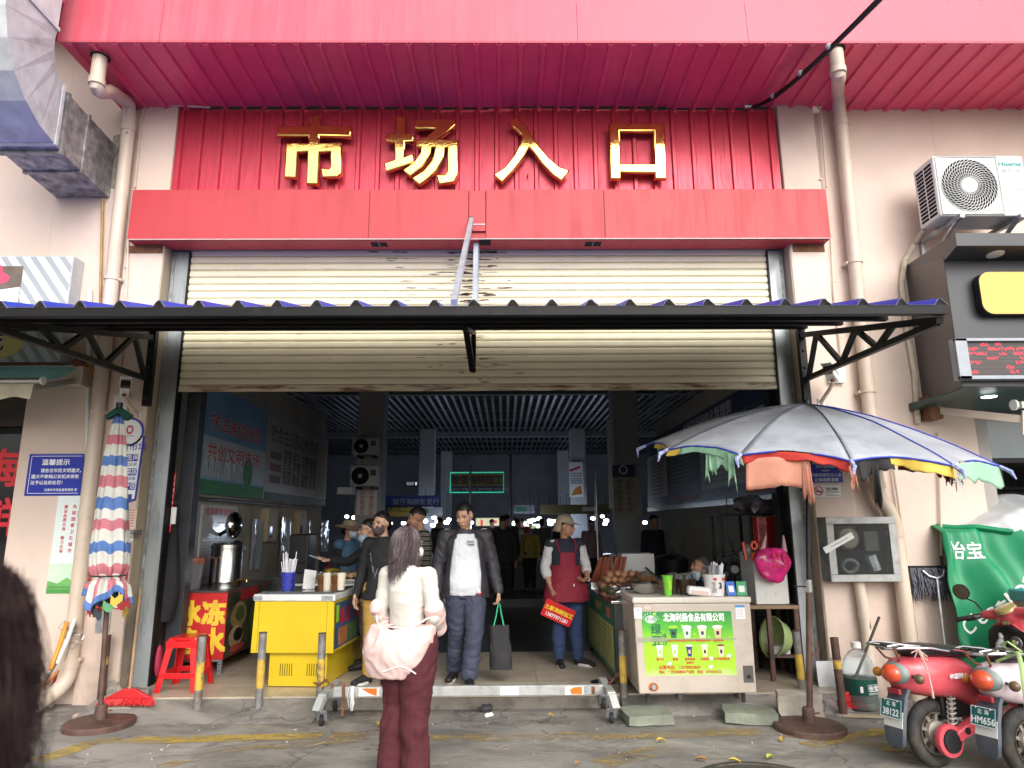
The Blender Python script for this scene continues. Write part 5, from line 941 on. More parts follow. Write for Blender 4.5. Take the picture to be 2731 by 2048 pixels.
for a in (-1, 1):
 for b in (-1, 1):
  x0, y0 = sx+a*tw, sy+b*tw; x1, y1 = sx+a*bw, sy+b*bw; k = .055; mb = MB()
  for (dx, dy) in ((-a*k, -b*.012), (-a*.012, -b*k)):
   mb.loft([[(x0, y0, FZ+hh-.02), (x0+dx*1.2, y0, FZ+hh-.02), (x0+dx*1.2, y0+dy*1.2, FZ+hh-.02), (x0, y0+dy*1.2, FZ+hh-.02)], [(x1, y1, FZ), (x1+dx, y1, FZ), (x1+dx, y1+dy, FZ), (x1, y1+dy, FZ)]])
  mb.build('leg', rp, st, bevel=.006)
for f, hgt in ((.30, .05),):
 e = tw+(bw-tw)*(1-f)
 for a in (-1, 1):
  MB().b2((sx-e+.01, sy+a*(e-.008)-.008, FZ+hh*f-hgt/2), (sx+e-.01, sy+a*(e-.008)+.004, FZ+hh*f+hgt/2)).build('brace', rp, st, bevel=.004); MB().b2((sx+a*(e-.008)-.008, sy-e+.01, FZ+hh*f-hgt/2), (sx+a*(e-.008)+.004, sy+e-.01, FZ+hh*f+hgt/2)).build('brace', rp, st, bevel=.004)
e = tw+.012
for a in (-1, 1): MB().b2((sx-e, sy+a*(e-.006)-.006, FZ+hh-.09), (sx+e, sy+a*(e-.006)+.004, FZ+hh-.03)).build('apron', rp, st, bevel=.004); MB().b2((sx+a*(e-.006)-.006, sy-e, FZ+hh-.09), (sx+a*(e-.006)+.004, sy+e, FZ+hh-.03)).build('apron', rp, st, bevel=.004)
tag(MB().ell((-3.385, .10, .33), (.03, .05, .15)).build('pink_bag', mat('pink_cloth', (.42, .03, .08), .6, var=.2), None, True), 'pink bag squeezed between the red stool and the shutter guide', 'bag')
wf = thing('drink_freezer', 'beige grey chest freezer with a green drink menu poster on its front', 'freezer', (1.6, -.5, .14))
fz = mat('beige_freezer_paint', (.46, .40, .345), .35, var=.04, dirt=.3, dc='6f6255', ds=3); fx0, fx1, fy0, fy1 = 1.125, 2.125, -.8, -.16
mb = MB(); mb.add([(fx0, fy0, .2), (fx1, fy0, .2), (fx1-.02, fy1, .2), (fx0-.0, fy1, .2), (fx0-.02, fy0, .93), (fx1, fy0, .93), (fx1-.02, fy1, .93), (fx0-.02, fy1, .93)], [(0, 1, 5, 4), (1, 2, 6, 5), (2, 3, 7, 6), (3, 0, 4, 7), (4, 5, 6, 7), (3, 2, 1, 0)]); mb.build('body', fz, wf, bevel=.012)
MB().b2((fx0-.03, fy0-.012, .931), (fx1+.008, fy1+.01, .985)).build('lid', mat('beige_lid', (.56, .52, .46), .35, var=.03), wf, bevel=.015)
for x in (fx0+.08, fx1-.1):
 for y in (fy0+.06, fy1-.06): MB().tube([(x, y, .198), (x, y, .115)], .018, 8).build('foot', rubber, wf)
B = Board(wf, (fx0-.012, fy0, .2), (1, 0, 0), (-.02/.73, 0, 1), 1.012, .73)
def rr(x): return x
u0, u1, v0, v1 = .075, .855, .145, .665
gp = bpy.data.materials.new('green_menu_print'); gp.use_nodes = True; n_ = gp.node_tree.nodes; L_ = gp.node_tree.links; g_ = n_.new('ShaderNodeNewGeometry'); s_ = n_.new('ShaderNodeSeparateXYZ'); L_.new(g_.outputs['Position'], s_.inputs[0]); nn = n_.new('ShaderNodeTexNoise'); nn.inputs['Scale'].default_value = 7; nn.inputs['Detail'].default_value = 3; nn.inputs['Distortion'].default_value = 1.5; L_.new(g_.outputs['Position'], nn.inputs['Vector'])
m1 = n_.new('ShaderNodeMath'); m1.operation = 'MULTIPLY_ADD'; L_.new(nn.outputs['Fac'], m1.inputs[0]); m1.inputs[1].default_value = .16; L_.new(s_.outputs['Z'], m1.inputs[2]); cr = n_.new('ShaderNodeValToRGB'); mp_ = n_.new('ShaderNodeMapRange'); mp_.inputs[1].default_value = .42; mp_.inputs[2].default_value = .95; L_.new(m1.outputs[0], mp_.inputs[0]); L_.new(mp_.outputs[0], cr.inputs[0])
cr.color_ramp.elements[0].color = (.45, .62, .22, 1); cr.color_ramp.elements[1].color = (.01, .22, .05, 1)
for p_, c_ in ((.12, (.34, .58, .03)), (.45, (.30, .56, .02)), (.72, (.08, .40, .03))): e_ = cr.color_ramp.elements.new(p_); e_.color = (*c_, 1)
L_.new(cr.outputs[0], n_['Principled BSDF'].inputs['Base Color']); n_['Principled BSDF'].inputs['Roughness'].default_value = .35
B.rects('poster', [(u0, v0, u1, v1)], gp, .002)
PW, PH = u1-u0, v1-v0
def pu(f): return u0+PW*f
def pv(f): return v0+PH*f
B.text('北海利扬食品有限公司', pu(.58), pv(.855), .072, whiteink, .005, bold=.06, wx=PW*.68/(.072*10)); B.disc('logo', pu(.10), pv(.88), .05, .032, whiteink, .004); B.disc('logo_ring', pu(.10), pv(.88), .046, .028, greenink, .005, r0=.9); B.text('利扬', pu(.10), pv(.855), .04, greenink, .006, bold=.03, shear=.15)
B.poly('leaf', [(pu(.12), pv(.94)), (pu(.14), pv(.98)), (pu(.17), pv(1.0)), (pu(.15), pv(.95))], limeink, .005)
for k in range(9): a = k*pi/8+.0; B.poly('ray', [(pu(.10)+.054*cos(a)*1.05, pv(.885)+.036*sin(a)*1.05), (pu(.10)+.066*cos(a-.06)*1.05, pv(.885)+.05*sin(a-.06)*1.05), (pu(.10)+.066*cos(a+.06)*1.05, pv(.885)+.05*sin(a+.06)*1.05)], whiteink, .004)
dkg = mat('bottle_green_print', (.01, .14, .05), .4); B.text('绿豆', pu(.15), pv(.66), .09, dkg, .005, vert=True, bold=.05, line=1.05); B.text('冰沙', pu(.235), pv(.58), .05, dkg, .005, vert=True, bold=.03, line=1.1)
cups = [(.34, .62, 'g'), (.49, .62, 'w'), (.66, .62, 'y'), (.83, .62, 'y2'), (.175, .33, 'w'), (.34, .33, 'w'), (.50, .33, 'b'), (.67, .33, 'y'), (.85, .33, 'br')]
cm = {'g': dkg, 'w': whiteink, 'y': mat('pale_yellow_print', (.75, .68, .4), .4), 'y2': mat('milk_tea_print', (.62, .45, .26), .4), 'b': mat('navy_cup_print', (.03, .03, .2), .4), 'br': mat('beige_cup_print', (.6, .5, .42), .4)}
names_ = ['绿豆沙大杯', '绿豆沙中杯', '椰奶绿豆冰沙', '老南奶茶', '椰子汁', '椰果', '蓝莓果茶', '百香果汁', '元气牧场奶茶']
for i, ((u, v, k), s_) in enumerate(zip(cups, names_)):
 w_ = .036 if i < 4 else .026; h_ = .09
 B.poly('cup_print', [(pu(u)-w_*.62, pv(v)-.02), (pu(u)+w_*.62, pv(v)-.02), (pu(u)+w_, pv(v)+h_-.02), (pu(u)-w_, pv(v)+h_-.02)], cm[k], .0035); B.disc('cup_lid', pu(u), pv(v)+h_-.02, w_*1.18, .014 if i < 4 else .008, mat('brown_lid_print', (.14, .02, .015), .4) if k == 'br' else whiteink if k != 'g' else limeink, .0045)
 B.rects('cup_mark', [(pu(u)-w_*.35, pv(v)+.005, pu(u)+w_*.35, pv(v)+.035)], (blackink, dkg, cm['b'], blackink, limeink, limeink, cm['y2'], blackink, blackink)[i], .0045)
 B.text(s_, pu(u), pv(v)-.048, .023, redink, .005, bold=.05)
B.text('蓝莓汁', pu(.5), pv(.33)-.078, .023, redink, .005, bold=.05)
for u, v in ((.44, .78), (.44, .38), (.58, .45), (.27, .38), (.74, .42), (.2, .28), (.12, .13), (.57, .64), (.73, .6)): B.disc('bubble', pu(u), pv(v), .009, .009, limeink, .004); B.disc('bubble_shine', pu(u)-.002, pv(v)+.003, .003, .003, whiteink, .005)
for u, v in ((.93, .3), (.27, .185), (.72, .13), (.73, .26)): B.poly('ice_print', [(pu(u)-.02, pv(v)-.01), (pu(u)+.012, pv(v)-.014), (pu(u)+.02, pv(v)+.012), (pu(u)-.012, pv(v)+.016)], mat('ice_print', (.6, .75, .65), .3), .0045);
B.text('加盟电话：13278982869', pu(.15), pv(.105), .034, redink, .006, bold=.03, align='LEFT', wx=1.0); B.text('地址：广西北海惠科产业园　电话：07792232532', pu(.15), pv(.038), .029, redink, .006, bold=.03, align='LEFT', wx=.86)
B.rects('tape', [(.01, pv(.52), pu(.24), pv(.60))], mat('clear_tape', (.42, .42, .36), .2, alpha=.5), .0065); B.rects('tape', [(pu(.24), pv(.555), pu(1.03), pv(.575))], mat('clear_tape', 0), .006)
B.rects('paper_sticker', [(.012, .61, .08, .70)], paper, .0075); B.disc('sticker_mark', .05, .68, .006, .006, blueink, .009); B.rects('price_sticker', [(.10, .685, .165, .715)], mat('pink_paper', (.6, .45, .4), .5), .003)
B.rects('energy_label', [(.895, .60, .975, .715)], paper, .003); B.rects('energy_band', [(.895, .695, .975, .715)], mat('sky_blue_print', (.05, .25, .6), .5), .004); B.rects('label_print', [(.90, .68-.012*k, .96, .683-.012*k) for k in range(6)], greyink, .004)
B.disc('rust_ring', .135, .055, .042, .035, mat('orange_rust', (.35, .10, .03), .8, var=.4, vs=30), .002, r0=.5); MB().lathe([(.022, 0), (.018, .02), (.0, .022)], B.at(.135, .055, 0), M.Rotation(pi/2, 3, 'X'), 16).build('drain_plug', greyink, wf, True)
B.slab; MB().b2((fx1-.105, fy0-.004, .285), (fx1-.02, fy0+.002, .42)).build('control_panel', mat('dark_grey_panel', (.08, .075, .07), .4), wf); MB().lathe([(.016, 0), (.014, .015), (0, .016)], (fx1-.06, fy0-.004, .335), M.Rotation(pi/2, 3, 'X'), 12).build('control_knob', black, wf)
lt_ = .987
q = V((1.27, -.5, lt_)); t = thing('steel_bowl', 'stainless bowl on the corner of the drink freezer', 'bowl', q); MB().lathe([(.06, 0), (.10, .03), (.125, .09), (.135, .095), (.12, .088), (.09, .03), (0, .015)], q, n=26).build('bowl', steel, t, True)
q = V((1.44, -.68, lt_)); t = thing('green_cup', 'lime green paper cup on the drink freezer', 'cup', q); MB().lathe([(.032, 0), (.046, .165), (.05, .165), (.05, .172), (.0, .17)], q, n=22).build('cup', mat('lime_cup', (.16, .52, .04), .4, var=.08), t, True); MB().b2((q.x-.008, q.y-.046, q.z+.05), (q.x+.022, q.y-.036, q.z+.13)).build('cup_label', limeink, t)
for k, (x, y) in enumerate(((1.52, -.56), (1.60, -.62), (1.68, -.55))):
 q = V((x, y, lt_)); t = thing('tea_cup', ('clear cup of brown tea directly behind the lime green cup', 'clear cup of dark tea second from the lime green cup', 'clear cup of dark tea next to the white bucket')[k], 'cup', q, 'clear tea cups on the drink freezer'); MB().lathe([(.035, 0), (.047, .13), (0, .129)], q, n=18).build('drink', mat('dark_tea', (.035, .018, .01), .15, var=.3), t, True); MB().lathe([(.048, .131), (.052, .17), (.055, .172), (.03, .185), (0, .187)], q, n=18).build('lid', clearp, t, True)
q = V((1.85, -.70, lt_)); t = thing('straw_bucket', 'white printed bucket with number 3 holding wrapped straws', 'bucket', q); MB().lathe([(.078, 0), (.094, .165), (.10, .165), (.10, .182), (.09, .182), (.088, .17), (.0, .16)], q, n=28).build('bucket', mat('white_bucket', (.72, .70, .68), .35, var=.02), t, True)
def on_cyl(t, s, q, r, ang, z, size, m, **k): d = V((sin(ang), -cos(ang), 0)); return text(s, q+d*(r+.002)+V((0, 0, z)), size, m, t, (cos(ang), sin(ang), 0), UZ, **k)
on_cyl(t, '3', q, .0885, .32, .065, .07, blackink, bold=.06)
for k in range(7): on_cyl(t, ('配料表', '净含量', '保质期', '贮存', '产地', '香精', '植脂末')[k], q, .081+.0012*k, -.35+.03*(k % 3), .03+.013*k, .012, blackink)
MB().b2((q.x-.03, q.y-.0985, q.z+.135), (q.x-.005, q.y-.09, q.z+.155)).build('red_mark', redink, t); MB().b2((q.x+.05, q.y-.088, q.z+.135), (q.x+.07, q.y-.078, q.z+.155)).build('red_mark', redink, t)
for k in range(26): a, r_ = rnd(0, 6.28), .06*sqrt(rnd(0, 1)); MB().tube([q+V((r_*cos(a)+.02, r_*sin(a), .1)), q+V((r_*1.1*cos(a)+.035+rnd(-.01, .02), r_*1.2*sin(a), rnd(.24, .29)))], .006, 5).build('straw', mat('white_straw', 0), t)
mb = MB().ell(q+V((-.02, -.01, .21)), (.085, .07, .05), nu=14, nv=8); mb.v = [v+V((noise.noise(v*30), noise.noise(v*30+V((3, 0, 0))), noise.noise(v*30+V((0, 3, 0)))))*.03 for v in mb.v]; mb.build('clear_bag', clearp, t)
q = V((1.70, -.72, lt_)); t = thing('tissue_pack', 'soft pack of paper tissues lying beside the white bucket', 'tissues', q); MB().box(q+V((0, 0, .04)), (.2, .09, .075), M.Rotation(.1, 3, 'Y')).build('pack', paper, t, bevel=.02); MB().box(q+V((0, -.046, .03)), (.15, .004, .03), M.Rotation(.1, 3, 'Y')).build('pack_print', mat('pink_paper', 0), t)
for k, (x, a, m_, l) in enumerate(((1.985, .25, mat('blue_pay_card', (.02, .12, .5), .4), 'blue payment card stand on the drink freezer'), (2.08, -.2, mat('green_pay_card', (.02, .3, .1), .4), 'green payment card stand on the drink freezer'))):
 q = V((x, -.73, lt_)); t = thing('payment_card', l, 'card', q, 'payment cards'); R = M.Rotation(a, 3, 'Z') @ M.Rotation(radians(-14), 3, 'X'); MB().box(q+V((0, 0, .06)), (.085, .006, .12), R).build('card', m_, t); MB().box(q+R @ V((0, -.0045, .0))+V((0, 0, .055)), (.05, .002, .055), R).build('white_square', paper, t); MB().box(q+V((0, .02, .004)), (.06, .06, .008), R).build('foot', clearp, t)
gc = thing('snack_counter', 'snack counter with green menu panel side running back from the drink freezer', 'counter', (1.15, .6, FZ)); ga_ = P(1590, 1560, Y=1.0);
g0, g1 = V((1.03, -.2, 0)), V((.98, 1.75, 0)); gd = (g1-g0).normalized(); gn = V((gd.y, -gd.x, 0))
def gq(u, v, z): return g0+gd*u+gn*v+V((0, 0, z))
def gbox(n_, u0, u1, v0, v1, z0, z1, m): return MB().add([gq(u0, v0, z0), gq(u1, v0, z0), gq(u1, v1, z0), gq(u0, v1, z0), gq(u0, v0, z1), gq(u1, v0, z1), gq(u1, v1, z1), gq(u0, v1, z1)], [(0, 1, 5, 4), (1, 2, 6, 5), (2, 3, 7, 6), (3, 0, 4, 7), (4, 5, 6, 7), (3, 2, 1, 0)]).build(n_, m, gc, bevel=.004)
gl = 1.95; gbox('body', 0, gl, .0, .75, .2, .86, counter); gbox('top', -.02, gl, -.03, .78, .862, .89, steel)
for u in (.05, gl-.1):
 for v in (.04, .68): gbox('leg', u, u+.05, v, v+.05, FZ, .2, blacksteel)
B = Board(gc, gq(gl, -.001, .2), -gd, UZ, gl, .66); B.rects('panel_print', [(.01, .01, gl-.01, .65)], mat('green_panel_print', (.015, .17, .085), .35, var=.2), .003); B.rects('menu_print', [(.25, .06, gl-.06, .45)], mat('yellow_menu_print', (.42, .40, .10), .4, var=.3, vs=4), .005); B.text('美食小吃', gl*.52, .52, .1, goldink, .006); B.rects('red_print', [(gl*.78, .5, gl*.9, .6)], mat('dull_pink_print', (.5, .12, .1), .4), .006)
B.rects('menu_lines', [(.3+.1*i, .08+.045*j, .36+.1*i, .10+.045*j) for i in range(15) for j in range(8)], mat('teal_line_print', (.05, .2, .2), .4), .007)
tz = .892
eggm = mat('brown_egg', (.40, .20, .11), .45, var=.15, vs=9); eg = thing('egg_pile', 'pile of brown tea eggs at the back of the snack counter', 'eggs', gq(1.15, .3, tz)); R_ = random.Random(4)
for lay, nr_, nc in ((0, 4, 8), (1, 3, 7), (2, 2, 5)):
 for i in range(nr_):
  for j in range(nc): p = gq(1.0+.085*i+.04*lay, .08+.082*j+.04*lay, tz+.04+.062*lay); MB().ell(p+V((R_.uniform(-.008, .008),)*3), (.043, .041, .039), nu=10, nv=7).build('egg', eggm, eg, True)
sa = thing('sausage_stack', 'upright stack of reddish sausages behind the eggs', 'sausages', gq(1.55, .1, tz)); sm = mat('red_sausage', (.32, .09, .05), .35, var=.2)
for k in range(11): p = gq(1.5+.03*(k % 3), .02+.034*k, tz+.06); MB().caps(p, p+V((.06+rnd(0, .05), 0, .26)), .018, .018, 8).build('sausage', sm, sa, True)
MB().b2(tuple(gq(1.45, .0, tz)), tuple(gq(1.62, .45, tz+.05))).build('tray', steel, sa)
fo = thing('foil_packets', 'heap of foil wrapped packets at the front of the snack counter', 'packets', gq(.4, .15, tz)); foil = mat('crumpled_foil', (.7, .7, .72), .22, m=1, bump=.9, bs=45)
for k in range(16):
 mb = MB().ell(gq(.25+.09*(k//4)+rnd(-.02, .02), .02+.1*(k % 4)+rnd(-.02, .02), tz+.035+rnd(0, .03)), (.055, .04, .035), M.Rotation(rnd(0, 3), 3, 'Z'), 9, 6); mb.v = [v+V((noise.noise(v*40), noise.noise(v*40+V((4, 0, 0))), noise.noise(v*40+V((0, 4, 0)))))*.015 for v in mb.v]; mb.build('packet', foil if k % 4 else mat('leaf_wrap', (.06, .06, .03), .6, var=.3), fo)
zl = thing('leaf_dumplings', 'leaf wrapped dumplings beside the steel bowl', 'dumplings', gq(.1, .3, tz))
for k in range(7): MB().ell(gq(.03+.07*(k % 3), .12+.09*(k//2), tz+.04), (.05, .045, .04), M.Rotation(k, 3, 'Z'), 8, 6).build('dumpling', mat('dark_leaf_wrap', (.045, .045, .02), .5, var=.4, vs=15), zl, True)
br = thing('fried_snack_heap', 'heap of golden fried snacks under clear plastic', 'snacks', gq(.75, .45, tz)); fm = mat('golden_fried', (.42, .19, .04), .4, var=.3, vs=15)
for k in range(46):
 l_ = k//18; r_ = .2-.055*l_; a = k*2.4; MB().caps(gq(.75+r_*sqrt((k % 18)/18)*cos(a), .48+r_*sqrt((k % 18)/18)*sin(a), tz+.04+.05*l_), gq(.75+r_*sqrt((k % 18)/18)*cos(a)+.05*cos(k), .48+r_*sqrt((k % 18)/18)*sin(a)+.05*sin(k), tz+.045+.05*l_), .02, .02, 7).build('snack', fm, br, True)
MB().grid(lambda u, v: gq(.5+.5*u, .22+.5*v, tz+.05+.17*sin(pi*u)*sin(pi*v)+.01*noise.noise(V((u*9, v*9, 0)))), 14, 14).build('plastic_film', clearp, br, True)
rt = thing('snack_tray', 'steel tray of pink sausages beside the seated woman', 'tray', (1.75, .35, .9)); MB().b2((1.55, .2, FZ), (2.1, .6, .86)).build('stand', counter, rt); MB().b2((1.52, .15, .861), (2.12, .62, .9)).build('tray', steel, rt, bevel=.01)
for k in range(9): MB().caps((1.6+.05*k, .22, .925), (1.62+.05*k, .5, .93), .022, .022, 8).build('sausage', mat('pink_sausage', (.42, .17, .13), .4, var=.2), rt, True)
bx = thing('snack_box', 'clear lidded box of white skewers beside the seated woman', 'box', (1.5, .9, .9)); MB().b2((1.35, .75, .893), (1.75, 1.05, 1.0)).build('box', clearp, bx, bevel=.01); MB().b2((1.37, .78, .895), (1.73, 1.02, .95)).build('contents', paper, bx)
wc = thing('white_steamer', 'white square steamer cabinet on the snack counter', 'steamer', gq(1.75, .65, tz)); p = gq(1.72, .42, tz); MB().b2((p.x, p.y, p.z), (p.x+.4, p.y+.3, p.z+.36)).build('case', paper, wc, bevel=.01); MB().bar((p.x+.28, p.y-.03, p.z+.2), (p.x+.48, p.y-.1, p.z+.02), .02, .02).build('ladle', black, wc)
for k in range(3): q = V((1.45, 2.3, .95+.09*k)); tag(MB().lathe([(.13, 0), (.14, .05), (.14, .08), (.0, .085)], q, n=20).build('steamer_tier', steel, None, True), ('lowest', 'middle', 'topmost')[k]+' stainless steamer tier in the short stack behind the snack counter', 'steamer', 'stacked steamer tiers')
tag(MB().b2((1.2, 2.1, .112), (3.0, 2.6, .95)).build('back_table', counter, bevel=.01), 'dark back table carrying the pots along the passage wall', 'table')
q = V((2.2, 2.3, .95)); t = thing('cooking_pot', 'large dark pot with steel lid on the back table', 'pot', q); MB().lathe([(.2, 0), (.22, .2), (.23, .2), (.0, .2)], q, n=24).build('pot', black, t, True); MB().lathe([(.225, .205), (.2, .23), (.05, .27), (.0, .27)], q, n=24).build('lid', steel, t, True); MB().tube([q+V((-.05, 0, .27)), q+V((-.04, 0, .31)), q+V((.04, 0, .31)), q+V((.05, 0, .27))], .012, 6).build('handle', black, t)
rk = thing('black_rack', 'black angle iron rack with a bottle and packets on its shelves', 'rack', (2.65, .7, FZ)); ra, rb_ = P(1912, 1370, Y=.75), P(2070, 1370, Y=.55); rx0, rx1 = ra.x, rb_.x+.02; rz = ra.z
for x in (rx0, (rx0+rx1)/2+.02, rx1):
 for y in (.62, .95): MB().b2((x-.015, y-.015, FZ), (x+.015, y+.015, rz)).build('upright', blacksteel, rk)
for z in (rz, rz-.33*1.6+.0, .75): MB().b2((rx0-.02, .6, z-.02), (rx1+.02, .97, z)).build('shelf', blacksteel, rk)
sz_ = rz-.528
q = V(((rx0+rx1)/2+.1, .72, sz_)); t = thing('water_bottle', 'clear plastic bottle with dark band standing on the black rack', 'bottle', q); MB().lathe([(.04, 0), (.042, .1), (.038, .13), (.042, .16), (.042, .24), (.02, .31), (.018, .33), (0, .33)], q, n=16).build('bottle', clearp, t, True); MB().lathe([(.0435, .1), (.0435, .17)], q, n=16).build('band', mat('teal_band', (.02, .12, .12), .4), t, True)
q = V((rx1-.13, .75, sz_)); t = thing('red_lid_jar', 'clear jar with orange red lid on the black rack', 'jar', q); MB().lathe([(.08, 0), (.085, .2), (.07, .22), (0, .22)], q, n=18).build('jar', mat('reddish_jar', (.3, .05, .04), .2), t, True); MB().lathe([(.075, .22), (.075, .26), (0, .262)], q, n=18).build('lid', mat('orange_red_plastic', (.6, .07, .02), .35), t, True)
for z, l in ((rz, 'crumpled blue white plastic bags heaped on top of the black rack'),):
 mb = MB().ell((rx1-.2, .78, z+.1), (.22, .12, .1), nu=18, nv=10); mb.v = [v+V((noise.noise(v*14), noise.noise(v*14+V((4, 0, 0))), noise.noise(v*14+V((0, 4, 0)))))*.06 for v in mb.v]; tag(mb.build('plastic_bags', mat('mixed_bag_plastic', (.2, .18, .22), .2, var=.7, vs=9, coat=.5), None, True), l, 'bags')
tag(MB().grid(lambda u, v: (rx1-.27+.27*u, .58+.02*sin(9*u), sz_+.02+(rz-sz_-.06)*v), 10, 10).build('red_plastic_sheet', mat('red_clear_plastic', (.45, .03, .03), .12, var=.5, vs=6, bump=.6, bs=9), None, True), 'sheet of glossy red plastic hung on the black rack', 'plastic sheet')
cr_ = tag(MB().tube([(rx0+.2, 1.0, 1.9), (rx0+.18, .99, 1.5), (rx0+.25, .99, 1.25)], .008, 5).build('power_cable', black), 'thin power cable hanging down the passage wall behind the rack', 'cable')
fn = thing('standing_fan', 'dark caged fan standing beside the seated woman', 'fan', (2.35, .45, FZ)); q = P(1958, 1518, Y=.45)
for r_ in (.19, .15, .11, .07): MB().tube([q+V((r_*cos(i*pi/14), 0, r_*sin(i*pi/14))) for i in range(29)], .005, 5).build('cage_ring', black, fn)
g = MB()
for k in range(24): a = k*pi/12; g.tube([q+V((.04*cos(a), -.01, .04*sin(a))), q+V((.19*cos(a), .0, .19*sin(a)))], .0025, 4)
stuff(g.build('cage_wire', black, fn)); MB().lathe([(.045, 0), (.04, .03), (0, .032)], q, M.Rotation(pi/2, 3, 'X'), 16).build('hub', greyink, fn); MB().tube([q+V((0, .06, 0)), V((q.x, .51, FZ))], .018, 8).build('pole', black, fn); MB().lathe([(.17, 0), (.16, .03), (0, .035)], (q.x, .51, FZ), n=20).build('base', black, fn)
for k in range(4): a = k*pi/2+.5; MB().prism([(.03*cos(a), .03*sin(a)), (.16*cos(a-.3), .16*sin(a-.3)), (.16*cos(a+.4), .16*sin(a+.4))], q+V((0, .02, 0)), (1, 0, 0), UZ, (0, .004, 0)).build('blade', mat('smoky_blade', (.08, .085, .09), .3), fn)
wcab = thing('white_cabinet', 'white louvred metal cabinet on a small table by the gate post', 'cabinet', (2.6, .15, FZ)); c0, c1 = P(2018, 1612, Y=.05), P(2092, 1535, Y=.05)
MB().b2((c0.x, .05, c0.z), (c1.x+.03, .45, c1.z+.22)).build('case', offwhite, wcab, bevel=.008)
for k in range(2):
 for j in range(4): MB().b2((c0.x+.13+.07*k, .045, c1.z-.02+.03*j), (c0.x+.17+.07*k, .052, c1.z-.008+.03*j)).build('louvre_slot', blackv, wcab, bevel=.003)
for x in (c0.x+.1, c0.x+.2): MB().ell((x, .048, c0.z+.1), (.006, .004, .006), nu=6, nv=4).build('screw', greyink, wcab)
tb = thing('wooden_table', 'small dark legged table under the white cabinet with a green basin beneath', 'table', (2.55, .2, FZ)); MB().b2((c0.x-.1, -.02, c0.z-.035), (c1.x+.1, .5, c0.z-.003)).build('top', mat('brown_board', (.25, .17, .1), .6), tb)
for x in (c0.x+.09, c1.x+.06):
 for y in (.0, .46): MB().b2((x-.02, y-.02, FZ), (x+.02, y+.02, c0.z-.036)).build('leg', darkrust, tb)
MB().b2((c0.x+.1, .0, .33), (c1.x+.05, .46, .35)).build('lower_shelf', darkrust, tb)
q = P(2068, 1700, Y=.12); Rg = M.Rotation(radians(-78), 3, 'Y') @ M.Rotation(.25, 3, 'X'); t = thing('green_basin', 'pale green plastic basin leaning on its side under the table', 'basin', q); MB().lathe([(.0, -.13), (.10, -.128), (.15, -.08), (.185, .03), (.2, .035), (.2, .045), (.178, .04), (.14, -.07), (.0, -.11)], q, Rg, 30).build('basin', mat('pale_green_plastic', (.32, .42, .18), .4, var=.06), t, True)
tag(MB().b2((c0.x+.12, .05, .351), (c1.x+.0, .35, .43)).build('newspaper_stack', paper, bevel=.01), 'small stack of newspapers on the shelf below the green basin', 'newspapers')
q = P(2062, 1500, Y=-.05); t = thing('pink_bag', 'pink and red clear plastic bag hung at the gate post', 'bag', q); mb = MB().ell(q-V((0, 0, .02)), (.175, .085, .17), nu=28, nv=20); mb.v = [v+V((noise.noise(v*8), noise.noise(v*8+V((4, 0, 0))), noise.noise(v*8+V((0, 4, 0)))))*.035+V((0, .5, 0))*.03*noise.noise(v*23) for v in mb.v]; mb.build('bag', mat('pink_bag_plastic', (.75, .03, .22), .22, var=.5, vs=7, coat=.5), t, True)
for dx in (-.1, .12): MB().tube([q+V((dx, 0, .1)), q+V((dx*.8+.04, .03, .26))], [.03, .008], 7).build('handle', mat('pale_pink_plastic', (.7, .4, .45), .25), t, True)
for k in range(9): MB().box(q+V((-.05+.05*(k % 3)+.03, -.09, .05-.05*(k//3)+.02)), (.025, .004, .03)).build('red_print', redink, t)
q = P(2012, 1470, Y=.0); t = thing('orange_can_opener', 'orange handled clamp tool hung beside the pink bag', 'tool', q)
for sz_2 in (-1, 1): MB().tube([q+V((.045*cos(a)*.6, 0, sz_2*.055+.035*sin(a))) for a in [i*pi/7 for i in range(15)]], .014, 6).build('handle_ring', mat('orange_red_plastic', 0), t, True)
MB().ell(q+V((-.07, .02, 0)), (.045, .04, .075)).build('body', mat('dark_grey_plastic', (.1, .1, .1), .4), t, True); MB().tube([q+V((-.09, 0, -.09)), q+V((-.11, 0, .09))], .014, 6).build('lever', mat('orange_red_plastic', 0), t, True)
tag(MB().b2((2.25, .18, FZ), (2.4, .35, .62)).build('orange_box', mat('dim_orange_plastic', (.3, .06, .02), .5), bevel=.01), 'dim orange box under the table behind the drink freezer', 'box')
tag(MB().ell((.3, -.12, .1225), (.11, .11, .003), nu=20, nv=5).build('drain_lid', blackv), 'black round drain lid set in the tiles', 'drain cover') if False else None
q = P(1608, 1819, Z=.1225); tag(MB().lathe([(.12, 0), (.12, .002), (0, .003)], q, n=28).build('drain_cover', black), 'black round drain cover set in the entrance tiles', 'drain cover')
bolm = mat('scraped_bollard_steel', (.22, .215, .21), .6, m=.4, var=.35, vs=12, dirt=.7, dc='6a4a38', ds=9, dt=(.5, .7), bump=.2)
bolb = mat('worn_yellow_band', (.50, .33, .05), .6, var=.2, vs=10, dirt=.8, dc='5a5650', ds=11, dt=(.52, .62))
blab = ['bollard behind the closed umbrella pole', 'bollard in front of the red stool', 'bollard before the left edge of the yellow freezer', 'bollard at the chained end of the barrier by the yellow freezer', 'bollard chained to the barrier end near the drink freezer', 'bollard before the middle of the green drink poster', 'bollard before the control panel corner of the drink freezer', 'bollard just behind the open umbrella pole', 'rusty bollard beside the big water bottle']
bp_ = [(284, 1885, .62), (524, 1911, .66), (688, 1908, .68), (852, 1901, .66), (1664, 1887, .66), (1815, 1889, .68), (1979, 1889, .68), (2126, 1864, .62), (2250, 1907, .62)]
